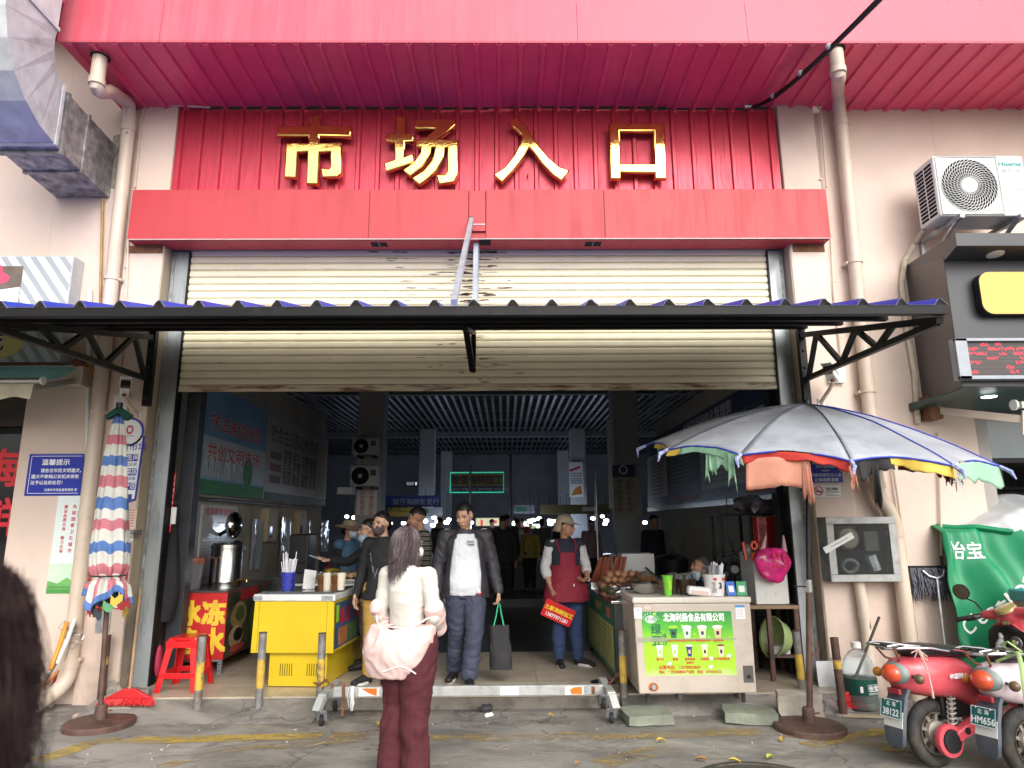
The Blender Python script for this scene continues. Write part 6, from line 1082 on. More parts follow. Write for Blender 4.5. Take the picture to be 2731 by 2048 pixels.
for k, ((px, py, h_), l) in enumerate(zip(bp_, blab)):
 q = P(px, py, Z=0); q.y = min(q.y, -.44) if k not in (0, 7) else q.y
 if k == 7: q = V((2.72, -.30, 0))
 if k == 0: q = V((-3.70, -.26, 0))
 t = thing('bollard', ('leaning ' if k in (2, 8) else '')+'scraped steel '+l, 'bollard', q, 'scraped steel bollards along the gateway'); ln = V((rnd(-.012, .012)-.018*(k > 4), rnd(-.01, .01), h_)); r_ = .034
 MB().tube([q-V((0, 0, .05)), q+ln*.26, q+ln*.34, q+ln], r_, 14).build('post', bolm if k not in (0, 8) else darkrust, t, True); MB().tube([q+ln*.33, q+ln*.68], r_*1.012, 14, False).build('yellow_band', bolb, t, True) if k not in (0, 8) else MB().tube([q+ln*.6, q+ln*.72], r_*1.01, 14, False).build('yellow_band', bolb, t, True)
 MB().tube([q+ln, q+ln*1.012], r_*1.04, 14).build('cap', darkrust, t, True); MB().lathe([(.075, 0), (.06, .012), (.0, .016)], q, n=12).build('mortar_foot', mat('grey_mortar', 0), t)
ba = thing('wheeled_barrier', 'low white wheeled steel barrier with orange reflectors chained between two bollards', 'barrier', (-.35, -.62, 0)); bw = mat('dirty_white_steel', (.40, .415, .41), .45, m=.2, var=.1, dirt=.6, dc='5f5a50', ds=6, dt=(.48, .7))
bxa, bxb, by = -1.58, .93, -.66; MB().b2((bxa+.08, by-.03, .17), (bxb-.08, by+.03, .25)).build('rail', bw, ba, bevel=.006)
for s_, x in ((1, bxa+.06), (-1, bxb-.06)):
 MB().b2((x-.035, by-.27, .19), (x+.035, by+.28, .25)).build('cross_foot', bw, ba, bevel=.006); MB().bar((x, by-.27, .22), (x-.02*s_, by-.33, .13), .065, .05).build('foot_end', bw, ba)
 for dy in (-.25, .2):
  MB().b2((x-.035, by+dy-.035, .115), (x+.035, by+dy+.035, .13)).build('caster_plate', galv, ba); MB().tube([(x-.014, by+dy+.02, .045), (x+.014, by+dy+.02, .045)], .045, 16).build('caster_wheel', rubber, ba, True)
  for e in (-.022, .022): MB().bar((x+e, by+dy, .12), (x+e, by+dy+.02, .04), .004, .04, (1, 0, 0)).build('caster_fork', galv, ba)
  MB().tube([(x, by+dy, .13), (x, by+dy, .2)], .012, 8).build('caster_stem', galv, ba)
B = Board(ba, (bxa+.08, by-.03, .17), (1, 0, 0), UZ, bxb-bxa-.16, .08)
org = mat('orange_reflector', (.78, .16, .02), .35, var=.05)
def bu(px): return P(px, 1845, Y=by-.03).x-(bxa+.08)
[B.rects('white_sticker', [a_], mat('reflector_white', (.72, .71, .7), .4), .002) for a_ in ((bu(957), .006, bu(1012), .074), (bu(1334), .006, bu(1383), .074), (bu(1507), .006, bu(1556), .074))]
B.poly('orange_sticker', [(bu(963), .07), (bu(1005), .07), (bu(1005), .01), (bu(985), .03)], org, .004); B.poly('orange_sticker', [(bu(1519), .045), (bu(1530), .066), (bu(1552), .07), (bu(1553), .01), (bu(1524), .01)], org, .004)
for px in (1582,): B.rects('rust_patch', [(bu(px)-.015, .01, bu(px)+.015, .07)], rust, .002)
MB().b2((bu(919)+bxa+.06, by-.045, .02), (bu(919)+bxa+.085, by-.031, .29)).build('bolt_bar', rust, ba)
for k in range(8): a = rnd(-.05, .05); MB().tube([(bu(942)+bxa+.08+a*.6, by-.035, .26), (bu(942)+bxa+.08+a, by-.05, .2), (bu(942)+bxa+.08+a*.8+.01, by-.04, .09+rnd(-.03, .05))], .003, 4).build('white_string', paper, ba)
def chain(label, pts, n):
 t = thing('chain', label, 'chain', pts[0], 'chains on the barrier')
 for i in range(n):
  f = i/(n-1)*(len(pts)-1); k = min(int(f), len(pts)-2); c = V(pts[k]).lerp(V(pts[k+1]), f-k); d = (V(pts[k+1])-V(pts[k])).normalized(); s_ = d.orthogonal().normalized() if i % 2 else d.cross(d.orthogonal()).normalized()
  MB().tube([c+d*.018*cos(a)+s_*.009*sin(a) for a in [j*pi/5 for j in range(11)]], .004, 5).build('link', rust, t)
q4, q5 = P(852, 1901, Z=0), P(1664, 1887, Z=0)
chain('rusty chain round the bollard by the yellow freezer', [(q4.x-.045, q4.y-.03, .25), (q4.x+.0, q4.y-.05, .24), (q4.x+.045, q4.y, .27), (q4.x+.02, q4.y+.04, .26), (bxa+.1, by-.05, .27), (bxa+.04, by-.1, .19)], 18); chain('rusty chain round the bollard by the drink freezer', [(q5.x+.045, q5.y-.03, .26), (q5.x, q5.y-.05, .27), (q5.x-.05, q5.y, .28), (bxb-.05, by-.04, .26), (bxb-.02, by-.09, .3)], 16)
def rock(name, label, cat, c, d, rz, m, sd, n=6, amp=.02):
 bm = bmesh.new(); bmesh.ops.create_cube(bm, size=1); bmesh.ops.subdivide_edges(bm, edges=bm.edges[:], cuts=n, use_grid_fill=True); R = M.Rotation(rz, 3, 'Z')
 for v in bm.verts:
  p = V((v.co.x*d[0], v.co.y*d[1], v.co.z*d[2])); nrm = V((v.co.x**5, v.co.y**5, v.co.z**5))*8; p -= nrm*.012; p += V((noise.noise(p*6+V((sd,)*3)), noise.noise(p*6+V((sd+7,)*3)), noise.noise(p*6+V((sd+3,)*3))))*amp + V((noise.noise(p*25), noise.noise(p*25+V((5, 5, 5))), noise.noise(p*25+V((9, 0, 0)))))*amp*.3; v.co = R @ p + V(c)
 me = bpy.data.meshes.new(name); bm.to_mesh(me); bm.free(); me.polygons.foreach_set('use_smooth', [True]*len(me.polygons)); return tag(link(name, me, m, None, smooth=True, angle=radians(50)), label, cat)
slabm = mat('greenish_stone_slab', (.20, .22, .17), .8, var=.25, vs=5, dirt=.4, dc='5c5648', ds=7, bump=.5, bs=25); conc = mat('rough_concrete_block', (.36, .33, .28), .9, var=.15, vs=9, bump=.8, bs=45)
rock('stone_slab', 'flat greenish stone slab under the poster corner of the drink freezer', 'slab', (1.16, -.86, .05), (.38, .30, .085), .12, slabm, 1, 6, .012); rock('stone_slab', 'flat mossy stone slab under the control panel corner of the drink freezer', 'slab', (2.02, -.86, .05), (.42, .3, .085), -.2, slabm, 5, 6, .014)
rock('concrete_block', 'rough pale concrete block beside the open umbrella base', 'block', (2.46, -.83, .11), (.36, .16, .2), -.08, conc, 2, 7, .03)
rock('stone_kerb', 'low grey stone block behind the closed umbrella base', 'block', P(308, 1895, Z=.04), (.30, .12, .09), .05, conc, 8, 6, .02); rock('stone_kerb', 'rounded grey stone at the foot of the shutter guide near the stool', 'block', (-3.30, -.4, .14), (.22, .14, .09), .1, mat('grey_round_stone', (.2, .19, .18), .85, var=.2, bump=.5), 9, 6, .025)
rock('paving_stub', 'dark stone wedge at the broken render foot behind the water bottle', 'block', (3.12, -.33, .05), (.34, .2, .12), .3, mat('dark_wet_stone', (.1, .095, .09), .8, var=.3, bump=.6), 12, 6, .03)
lm = mat('yellow_leaf', (.45, .31, .05), .55, var=.25, vs=15); lb_ = mat('brown_leaf', (.38, .19, .07), .6, var=.2); lg_ = mat('green_yellow_leaf', (.34, .36, .05), .55, var=.2)
for k, (px, py, m_, l) in enumerate(((1764, 1978, lm, 'yellow fallen leaf near the middle of the street'), (2000, 1928, lg_, 'green yellow fallen leaf before the drink freezer'), (2028, 1883, lb_, 'brown leaf lying on the mossy stone slab'), (2087, 1975, lm, 'curled yellow leaf before the open umbrella base'), (1960, 2033, lm, 'yellow leaf lying on the manhole cover'), (2055, 2022, lg_, 'green fallen leaf beside the manhole cover'), (1870, 2028, lb_, 'small brown leaf by the manhole rim'), (1008, 1935, lm, 'small yellow leaf beside the standing woman'), (1470, 1910, lm, 'tiny yellow leaf before the barrier wheel'), (748, 1905, lb_, 'tiny brown leaf before the yellow freezer'), (1010, 1910, lm, 'tiny yellow leaf at the barrier'), (1540, 2040, lb_, 'small brown leaf at the bottom edge of the street'))):
 q = P(px, py, Z=.012); L_ = .038 if k < 8 else .022; a = rnd(0, 6); d = V((cos(a), sin(a), 0)); e = V((-sin(a), cos(a), 0)); mb = MB()
 mb.grid(lambda u, v: q+d*(L_*(u-.5)*2)+e*(L_*.5*(v-.5)*2*sin(pi*(.04+.92*u))**.7)+V((0, 0, .014*(2*(v-.5))**2+.016*sin(u*2.6)-.004)), 6, 4); tag(mb.build('fallen_leaf', m_, None, True), l, 'leaf', 'fallen leaves on the street')
R_ = random.Random(9); mb = MB()
for k in range(150):
 x, y = R_.uniform(-4, 4), R_.uniform(-3, -.5); s_ = R_.uniform(.003, .010); mb.box((x, y, .005), (s_*R_.uniform(1, 4), s_, s_), M.Rotation(R_.uniform(0, 3), 3, 'Z'))
o = stuff(mb.build('street_grit', mat('pale_grit', (.34, .32, .29), .9, var=.4, vs=3))); o['label'] = 'scattered pale grit and paper scraps on the street'
mb = MB()
for k in range(120):
 x, y = R_.uniform(-2.1, -1.0) if k < 70 else R_.uniform(-.2, 1.2), R_.uniform(-1.6, -.7); a = R_.uniform(.3, 1.3); l_ = R_.uniform(.03, .12); mb.tube([(x, y, .004), (x+l_*cos(a)*.5, y+l_*sin(a)*.5, .006+R_.uniform(0, .01)), (x+l_*cos(a)+.01, y+l_*sin(a), .004)], .0009, 4)
o = stuff(mb.build('straw_litter', mat('dry_straw', (.34, .30, .22), .8, var=.3, vs=4))); o['label'] = 'dry broom straws scattered before the gateway'
q = P(1298, 1888, Z=.03); t = thing('dropped_glove', 'dark knitted glove lying crumpled before the barrier', 'glove', q); km = mat('dark_knit', (.06, .06, .065), .9, var=.4, vs=60, bump=.8, bs=160); mb = MB().ell(q, (.06, .045, .03), M.Rotation(.4, 3, 'Z')); mb.v = [v+V((noise.noise(v*25), noise.noise(v*25+V((3, 0, 0))), noise.noise(v*25+V((0, 3, 0)))))*.02 for v in mb.v]; mb.build('palm', km, t, True)
for k in range(4): MB().caps(q+V((-.04, .0, 0)), q+V((-.075, -.02+.014*k, -.008)), .01, .009, 8).build('finger', km, t, True)
q = P(1304, 1907, Z=.01); mb = MB().ell(q, (.035, .025, .016), nu=10, nv=7); mb.v = [v+V((noise.noise(v*50), noise.noise(v*50+V((3, 0, 0))), noise.noise(v*50+V((0, 3, 0)))))*.015 for v in mb.v]; tag(mb.build('paper_scrap', paper), 'crumpled white tissue on the street below the glove', 'paper')
q = P(1975, 2035, Z=0)-V((0, .45, 0)); t = thing('manhole_cover', 'round iron manhole cover half in view at the bottom of the street', 'manhole cover', q); iron = mat('worn_cast_iron', (.07, .065, .06), .6, m=.5, var=.4, vs=14, bump=.4, dirt=.5, dc='6b6459', ds=5); MB().lathe([(.40, .0), (.40, .008), (.36, .010), (.0, .012)], q, n=48).build('plate', iron, t); MB().lathe([(.405, .001), (.41, .012), (.45, .012), (.46, .001)], q, n=48, cap=False).build('ring', iron, t)
for k in range(44): x, y = -.3+.1*(k % 7), -.3+.1*(k//7); (MB().b2((q.x+x-.03, q.y+y-.015, .010), (q.x+x+.03, q.y+y+.015, .018)).build('stud', iron, t) if x*x+y*y < .1 else None)
def stand(label, q, pole_top, r=.27):
 t = thing('umbrella_stand', label, 'umbrella stand', q, 'round iron umbrella stands'); MB().lathe([(r, 0), (r, .035), (r*.97, .045), (r*.4, .055), (.05, .06), (0, .06)], q, n=40).build('base', darkrust, t, True); MB().lathe([(.05, .06), (.045, .16), (.036, .17)], q, n=16).build('socket', darkrust, t, True); MB().tube([q+V((.045, 0, .12)), q+V((.09, 0, .125))], .007, 6).build('screw', rust, t); return t
qL = P(265, 1937, Z=0); stand('round iron stand holding the closed striped umbrella', qL, 1.0)
uc = thing('closed_umbrella', 'closed market umbrella in faded blue pink and white stripes', 'umbrella', qL)
tz_, bz_ = P(310, 1085, Y=-.86).z, 1.0; lean = V((-.16, .05, 0))
ax = lambda z: V((qL.x, qL.y, 0)) + lean*((z)/2.6)
MB().tube([ax(.1)+V((0, 0, .1)), ax(1.2)+V((0, 0, 1.2))], .021, 10).build('lower_pole', darkrust, uc, True); MB().tube([ax(1.2)+V((0, 0, 1.2)), ax(tz_)+V((0, 0, tz_+.0))], .016, 10).build('upper_pole', blacksteel, uc, True)
MB().tube([ax(tz_)+V((0, 0, tz_-.02)), ax(tz_)+V((0, 0, tz_+.05))], .028, 10).build('cap', black, uc, True)
def closed(f, a):
 z = tz_-.06+(bz_-tz_+.06)*f
 prof = [(0, .03), (.07, .055), (.25, .09), (.5, .125), (.72, .142), (.84, .13), (.885, .10), (.93, .15), (1, .175)]
 for (f0, r0), (f1, r1) in zip(prof, prof[1:]):
  if f <= f1: r_ = r0+(r1-r0)*(f-f0)/(f1-f0); break
 k = .20+.15*sin(f*9); fold = 1+k*.55*cos(a*11+1.2*sin(f*6+a))*(.35+.65*f)+.10*cos(a*5+f*3)
 return ax(z)+V((r_*fold*cos(a), r_*fold*.85*sin(a), z+.02*sin(a*7)*f - (.06*sin(a*3+1)*(f > .93))))
stripe = [mat('faded_white_cloth', (.50, .50, .46), .8, var=.12, vs=6, bump=.15), mat('faded_blue_cloth', (.07, .145, .36), .8, var=.15, vs=6, bump=.15), mat('faded_pink_cloth', (.43, .14, .17), .8, var=.15, vs=6, bump=.15)]
me_ = MB().grid(lambda u, v: closed(v, 2*pi*u), 132, 110).mesh('canopy')
for m_ in stripe: me_.materials.append(m_)
seq = [1, 0, 2, 0]; me_.polygons.foreach_set('use_smooth', [True]*len(me_.polygons))
for p_ in me_.polygons:
 j = p_.index//132; i = p_.index % 132; f = (j+.5)/110; k = int(f*17.2); p_.material_index = seq[k % 4]
 if f > .885: p_.material_index = (2, 0)[(i//9) % 2] if f < .968 else 1
o = link('canopy', me_, None, uc, solid=.004); o.modifiers[0].offset = -1
MB().tube([ax(1.2)+V((.145*cos(a), .125*sin(a), bz_+.12*(tz_-bz_))) for a in [i*pi/12 for i in range(25)]], .006, 5).build('tie_cord', black, uc, True)
cp = MB(); top_ = ax(tz_)+V((0, 0, tz_-.03)); cp.grid(lambda u, v: top_+V(((.03+.08*v+.02*sin(u*19)*v)*cos(2*pi*u), (.03+.07*v)*sin(2*pi*u), .03-.085*v+.02*sin(u*25)*v)), 30, 4); cp.build('crown_cover', mat('dark_green_cloth_cap', (.01, .08, .06), .7, var=.2), uc, True, solid=.003)
for k in range(14):
 a = 2*pi*k/14; mm_ = (mat('yellow_valance', (.55, .38, .06), .7), mat('dull_red_valance', (.30, .03, .03), .7), mat('dark_valance', (.03, .04, .05), .7), mat('green_valance', (.09, .26, .13), .7))[k % 4]
 b0 = closed(.99, a)*.94+ax(bz_)*.06+V((0, 0, bz_*.06)); MB().grid(lambda u, v: b0+V((-.05*sin(a)+.10*sin(a)*0+(u-.5)*.09*cos(a+1.57), (u-.5)*.09*sin(a+1.57), -.03-.07*v-.02*sin(u*6+k))), 3, 3).build('valance_flap', mm_, uc, True)
qR = P(2160, 1947, Z=0); stand('round iron stand holding the open grey umbrella', qR, 1.0)
ou = thing('open_umbrella', 'open silver grey market umbrella with ragged coloured valance', 'umbrella', qR); apex = V((2.64, -1.12, 2.62)); ucx = lambda z: V((qR.x, qR.y, 0)).lerp(V((apex.x, apex.y, 0)), z/2.62)
MB().tube([ucx(.1)+V((0, 0, .1)), ucx(1.13)+V((0, 0, 1.13))], .024, 12).build('lower_pole', darkrust, ou, True); MB().tube([ucx(1.05)+V((0, 0, 1.05)), apex], .0185, 12).build('upper_pole', black, ou, True)
cl = ucx(1.1)+V((0, 0, 1.1)); MB().tube([cl-V((0, 0, .05)), cl+V((0, 0, .05))], .032, 12).build('clamp', chrome, ou, True); MB().tube([cl+V((-.13, -.02, .0)), cl+V((.06, 0, -.01))], .007, 6).build('clamp_lever', black, ou); MB().tube([ucx(.6)+V((.05+.03*cos(a), 0, .6+.05*sin(a))) for a in [i*pi/8 for i in range(17)]], .005, 5).build('hook_ring', rust, ou)
NR, RR_ = 12, 1.37; a0 = radians(18); dome = V((-.02, 0, 0))
tilt = M.Rotation(radians(3.2), 3, 'Y') @ M.Rotation(radians(8), 3, 'X')
def canv(a, f, sag=True):
 """point of the canopy: angle, share of the radius"""
 k = (a-a0)/(2*pi/NR); fr = k-floor(k); bulge = (4*fr*(1-fr))
 r_ = RR_*f*(1-.055*bulge*f); z = -.40*(f**1.7)-.035*f - (.035*bulge*sin(pi*min(1, f))*.8 if sag else 0) + .045*bulge*f**4 + .016*noise.noise(V((cos(a)*f*4, sin(a)*f*4, 2)))*f + .007*noise.noise(V((cos(a)*f*3, sin(a)*f*11, 5)))*f
 return apex + tilt @ V((r_*cos(a), r_*sin(a), z))
silver = mat('silver_grey_canvas', (.31, .33, .37), .62, m=.05, var=.2, vs=5, st=(1, 1, 1), bump=.35, bs=60, dirt=.35, dc='6f6f70', ds=2.5, dt=(.5, .75))
for k in range(NR):
 b_ = a0+2*pi*k/NR; MB().grid(lambda u, v: canv(b_+2*pi/NR*(.002+.996*u), .03+.97*v), 14, 16).build('canopy_panel', silver, ou, True, solid=.003)
 MB().tube([canv(b_, .03+.97*i/14)+V((0, 0, .006)) for i in range(15)], .0055, 5).build('seam', mat('blue_seam_tape', (.03, .05, .4), .6) if k in (9, 10) else mat('dark_seam', (.09, .10, .13), .6), ou, True)
 MB().tube([canv(b_, .05+.95*i/10)-V((0, 0, .02)) for i in range(11)], .006, 6).build('rib', blacksteel, ou, True)
 mid = canv(b_, .55)-V((0, 0, .02)); hubp = ucx(2.15)+V((0, 0, 2.15)); MB().tube([hubp, mid], .006, 6).build('strut', blacksteel, ou, True)
 tipp = canv(b_, 1.0); MB().tube([tipp, tipp+tilt @ V((.07*cos(b_), .07*sin(b_), -.035)), tipp+V((.09*cos(b_)+rnd(-.02, .02), .09*sin(b_), -.10))], [.014, .018, .004], 6).build('tip_knot', mat('blue_white_rag', (.25, .28, .5), .7, var=.7, vs=40), ou, True)
MB().tube([apex-V((0, 0, .04)), apex+V((0, 0, .045))], .03, 12).build('cap', black, ou, True); MB().tube([hubp-V((0, 0, .05)), hubp+V((0, 0, .04))], .035, 12).build('runner', black, ou, True)
for k in range(36):
 if k % 5 != 2 and rnd(0, 1) > .25: MB().tube([canv(a0+2*pi*(k+i/5)/36, 1.0)-V((0, 0, .006)) for i in range(6)], [.005, .008, .006, .008, .007, .004], 5).build('blue_hem', mat('blue_hem_tape', (.03, .05, .36), .6, var=.2), ou, True)
vm = {c_: mat(c_+'_valance', x, .75, var=.15, vs=9, bump=.1) for c_, x in (('salmon', (.50, .22, .15)), ('red', (.42, .03, .02)), ('mint', (.26, .47, .32)), ('yellow', (.62, .46, .05)), ('black', (.012, .012, .012)), ('maroon', (.14, .02, .015)), ('orange', (.55, .14, .05)))}
def flap(a_0, a_1, l0, l1, c_, sd=0, inn=0., rag=.25, z0=0.):
 """a torn strip of valance between two angles (degrees from +x), its drop at either end"""
 def f(u, v):
  a = radians(a_0+(a_1-a_0)*u); p = canv(a, 1.0-inn)-V((0, 0, .012+z0)); d = (l0+(l1-l0)*u)*(1+rag*noise.noise(V((u*7, sd, 3.3)))*1.6)
  return p+V((.02*sin(u*9+sd)*v*cos(a), .025*sin(u*8+sd)*v, -d*v))
 MB().grid(f, 18, 6).build('valance', vm[c_], ou, True, solid=.002)
flap(178, 206, .03, .05, 'yellow', 1); flap(206, 214, .04, .05, 'yellow', 2, .03); flap(203, 228, .045, .06, 'mint', 2); flap(214, 223, .19, .11, 'mint', 3, .0, .3); flap(222, 225, .22, .26, 'mint', 4); flap(213, 215, .26, .16, 'mint', 5)
flap(228, 259, .06, .06, 'red', 6, .005); flap(229, 246, .22, .21, 'salmon', 7, .012, .06, .03); flap(245, 247, .28, .32, 'salmon', 8, .01, .2); flap(247, 258, .03, .07, 'orange', 13, .02, .5); flap(257, 259, .10, .22, 'salmon', 9, .02, .3)
flap(260, 271, .12, .09, 'black', 10, .01); flap(264, 266.5, .26, .33, 'black', 11, .02); flap(270, 291, .05, .09, 'yellow', 12, .005); flap(275, 293, .10, .13, 'maroon', 14, .07, .3); flap(288, 300, .14, .20, 'maroon', 15, .05, .35); flap(292, 318, .13, .14, 'mint', 16)
for k in range(14): a = radians(rnd(290, 293)); p = canv(a, 1.0); MB().tube([p, p+V((rnd(-.05, .02), 0, -.1)), p+V((rnd(-.08, .05), 0, -rnd(.12, .22)))], .0022, 4).build('frayed_thread', paper, ou)
def broom(label, grip, head, wd_, m_h, dust=False):
 g, h = V(grip), V(head); t = thing('broom', label, 'broom', h, 'red brooms'); MB().tube([g, h+V((0, 0, .12))], .012, 8).build('handle', m_h, t, True)
 d = V((1, 0, 0)); rb = mat('red_broom_plastic', (.50, .02, .025), .4); MB().prism([(-wd_*.12, .14), (wd_*.12, .14), (wd_*.5, .06), (-wd_*.5, .06)], h+V((0, .02, 0)), d, UZ, (0, -.04, 0)).build('head', rb, t, bevel=.006)
 n_ = 64; g_ = MB()
 for k in range(n_*3): x = (k % n_)/(n_-1)-.5; g_.tube([h+V((x*wd_*.98, -.005*(k//n_), .062)), h+V((x*wd_*1.2+rnd(-.012, .012), -.03-.012*(k//n_)+rnd(-.015, .015), .004+rnd(0, .02)))], .0028, 4)
 stuff(g_.build('bristle', mat('red_bristle', (.58, .025, .03), .55, var=.25, vs=9), t)); return t
gb = mat('tan_stick', (.34, .21, .11), .65, var=.2, vs=5, dirt=.4, dc='7a1f18', ds=4)
hd = P(333, 1880, Z=.0); hd = V((-3.30, -.55, .085)); broom('red broom leaning against the pilaster beside the closed umbrella', P(376, 1566, Y=-.2), hd, .42, gb)
q = V((2.97, -.62, .01)); broom('red broom with dark splintered handle standing by the big water bottle', P(2345, 1645, Y=-.5), V((3.02, -.56, .01)), .22, mat('dark_stick', (.045, .03, .022), .6, var=.3))
def rod(label, a, b, r_, m, cat='pipe', name='loose_pipe'): tag(MB().tube([a, V(a).lerp(V(b), .5)+V((.01, 0, .01)), b], r_, 8).build(name, m, None, True), label, cat, 'loose rods by the drain pipe')
rod('orange pipe end leaning against the drain pipe', P(178, 1660, Y=-.36), P(134, 1786, Y=-.55), .02, mat('orange_plastic', 0)); rod('white pipe leaning beside the orange pipe', P(200, 1652, Y=-.36), P(152, 1770, Y=-.5), .017, offwhite); rod('white pipe standing on the pavement by the drain mouth', P(196, 1655, Y=-.34), P(136, 1885, Z=.01), .018, pvc); rod('thin grey rod leaning low beside the drain mouth', P(150, 1770, Y=-.5), P(105, 1840, Z=.1), .009, guide); rod('orange stick lying against the wall by the hair', P(155, 1790, Y=-.4), P(105, 1840, Y=-.6), .014, mat('orange_stick', (.5, .2, .06), .6)); rod('rusty red stick leaning behind the drain mouth', P(150, 1800, Y=-.3), P(128, 1870, Z=.02), .02, mat('dull_red_stick', (.28, .05, .03), .6)); rod('short white rod lying near the pavement edge', P(163, 1828, Z=.12), P(120, 1885, Z=.01), .012, offwhite)
a, b = P(197, 1912, Z=.02), P(226, 1902, Z=.03); t = thing('pipe_stub', 'short pinkish pipe stub lying on the pavement beside the umbrella stand', 'pipe', a); MB().tube([a, b], .02, 12).build('tube', mat('pinkish_pvc', (.5, .33, .25), .5), t, True); MB().tube([b, b+(b-a)*.01], .014, 10).build('bore', blackv, t)
t = thing('wire_tangle', 'tangle of thin wire tied round the drain pipe', 'wire', P(200, 1680, Y=-.3))
for k in range(7): c_ = P(192+rnd(-14, 14), 1690+rnd(-25, 40), Y=-.31); MB().tube([c_+V((rnd(.05, .1)*cos(i*.7), .02*sin(i), rnd(.02, .06)*sin(i*.7))) for i in range(9)], .0022, 4).build('strand', steel, t)
q = P(2300, 1890, Z=0); t = thing('water_jug', 'big clear water bottle with dark green label and white cap half full', 'bottle', q); s_ = 1.0
prof = [(.125, 0), (.138, .02), (.138, .05), (.13, .06), (.138, .075), (.14, .12), (.14, .26), (.132, .28), (.139, .3), (.136, .33), (.115, .40), (.07, .465), (.038, .485), (.034, .50), (.034, .52), (0, .521)]
pet = mat('clear_pet', (.80, .88, .86), .08, var=0, trans=.85, alpha=.55, ior=1.15); MB().lathe(prof, q+V((0, 0, .01)), n=36).build('bottle', pet, t, True); MB().lathe([(.122, .0), (.132, .02), (.133, .2), (.0, .2)], q+V((0, 0, .013)), n=28).build('water', mat('clear_water', (.55, .68, .62), .05, var=0, trans=.8, alpha=.6, ior=1.2), t, True)
MB().lathe([(.1415, .125), (.1415, .255)], q+V((0, 0, .01)), n=36, cap=False).build('label', mat('dark_green_label', (.008, .065, .045), .4, var=.3, vs=9), t, True); MB().lathe([(.042, .50), (.042, .545), (.036, .55), (0, .551)], q+V((0, 0, .01)), n=24).build('cap', offwhite, t, True)
on_cyl(t, '怡宝', q, .143, .35, .175, .052, whiteink, bold=.05); on_cyl(t, '饮用纯净水', q, .143, .33, .145, .022, whiteink)
for k in range(9): d = -.45+.018*k; r0 = q+V((.143*sin(d), -.143*cos(d), 0)); MB().box(r0+V((0, 0, .185)), (.0022 if k % 3 else .0035, .001, .05), M.Rotation(d, 3, 'Z')).build('barcode_bar', whiteink, t)
a = -.05;
for (d0, z0, w_, h_) in ((.33, .215, .11, .003), (.33, .165, .11, .003), (-.03+.02, .19, .003, .05)): MB().box(q+V((.1435*sin(d0), -.1435*cos(d0), z0+.01)), (w_*.9, .0012, h_), M.Rotation(d0, 3, 'Z')).build('label_frame', whiteink, t)
tag(MB().box(V((3.12, -.23, .17)), (.44, .012, .34), M.Rotation(radians(-6), 3, 'X')).build('white_board', mat('scuffed_white_board', (.66, .67, .68), .5, dirt=.2, ds=4)), 'scuffed white board leaning on the wall behind the water bottle', 'board')
tag(MB().prism([(-.26, 0), (.2, -.07), (.27, .0), (-.2, .1)], P(2330, 1912, Z=.008), (1, 0, 0), (0, 1, 0), (0, 0, .006)).build('cardboard_scrap', mat('torn_card', (.38, .31, .22), .8, var=.2)), 'torn flat cardboard scrap before the water bottle', 'cardboard')
ma, mb_ = P(2425, 1515, Y=-.2), P(2525, 1515, Y=-.2); t = thing('mop', 'grey string mop hung upside down on the wall beside the tarpaulin', 'mop', (ma.lerp(mb_, .5))); mopm = mat('grey_mop_string', (.10, .105, .13), .9, var=.4, vs=20, bump=.5)
MB().b2((ma.x, -.2, ma.z-.01), (mb_.x, -.17, ma.z+.02)).build('bar', blacksteel, t)
for k in range(130): x = ma.x+(mb_.x-ma.x)*rnd(0, 1); l_ = rnd(.20, .31); MB().tube([(x, -.2+rnd(-.02, .02), ma.z), (x+rnd(-.02, .02), -.24+rnd(-.02, .03), ma.z-l_*.5), (x+rnd(-.04, .04), -.22+rnd(-.03, .03), ma.z-l_)], [.007, .008, .004], 5).build('string', mopm, t)
mc = (ma.x+mb_.x)/2+.03; MB().tube([(mc-.11, -.24, ma.z-.02), (mc-.07, -.26, ma.z-.07), (mc, -.27, ma.z-.09), (mc+.07, -.26, ma.z-.07), (mc+.10, -.24, ma.z-.02)], .010, 7).build('hoop', galv, t, True); MB().tube([(mc, -.27, ma.z-.08), P(2522, 1740, Y=-.3)], .012, 8).build('handle', galv, t, True)
hk = P(2510, 1482, Y=-.2); t = thing('hanging_crook', 'black grip with curved white hook hanging beside the mop', 'handle', hk); MB().tube([hk, hk-V((0, 0, .13))], .015, 8).build('grip', black, t, True); MB().tube([hk-V((0, 0, .13)), hk-V((0, 0, .18)), hk-V((-.02, 0, .22)), hk-V((-.05, 0, .215))], .009, 7).build('hook', offwhite, t, True)
tpn = mat('green_tarpaulin', (.008, .20, .085), .5, var=.15, vs=2, bump=.2, bs=5); tps = mat('silver_tarpaulin', (.50, .52, .54), .45, m=.15, var=.15, vs=3, bump=.2, bs=4)
ta_ = thing('tarpaulin', 'green and silver tarpaulin with white brand lettering draped over a stack', 'tarpaulin', (4.2, -.3, 0))
L0, T0 = P(2568, 1600, Y=-.55), P(2600, 1400, Y=-.45)
def tarp(u, v):
 base = V((L0.x-.02, -.38, 0)).lerp(V((6.2, -.85, 0)), u); zt = 1.50+.22*min(1, u*2.5)-.05*sin(u*9)
 if v < .7: f = v/.7; p = base+V((0, .12*f*f, zt*f)); bul = .06*sin(pi*f)
 else: f = (v-.7)/.3; p = base+V((0, .12+.75*f, zt+.10*sin(pi*f*.6))); bul = 0
 if u < .06: p.x += (1-u/.06)*.06*v
 n_ = noise.noise(V((u*5, v*3.2, 1)))*.14+noise.noise(V((u*16, v*6, 4)))*.07+.03*sin(u*38+3*v)*max(0, 1-v)
 return p+V((n_*.4, -bul-n_, n_*.25))
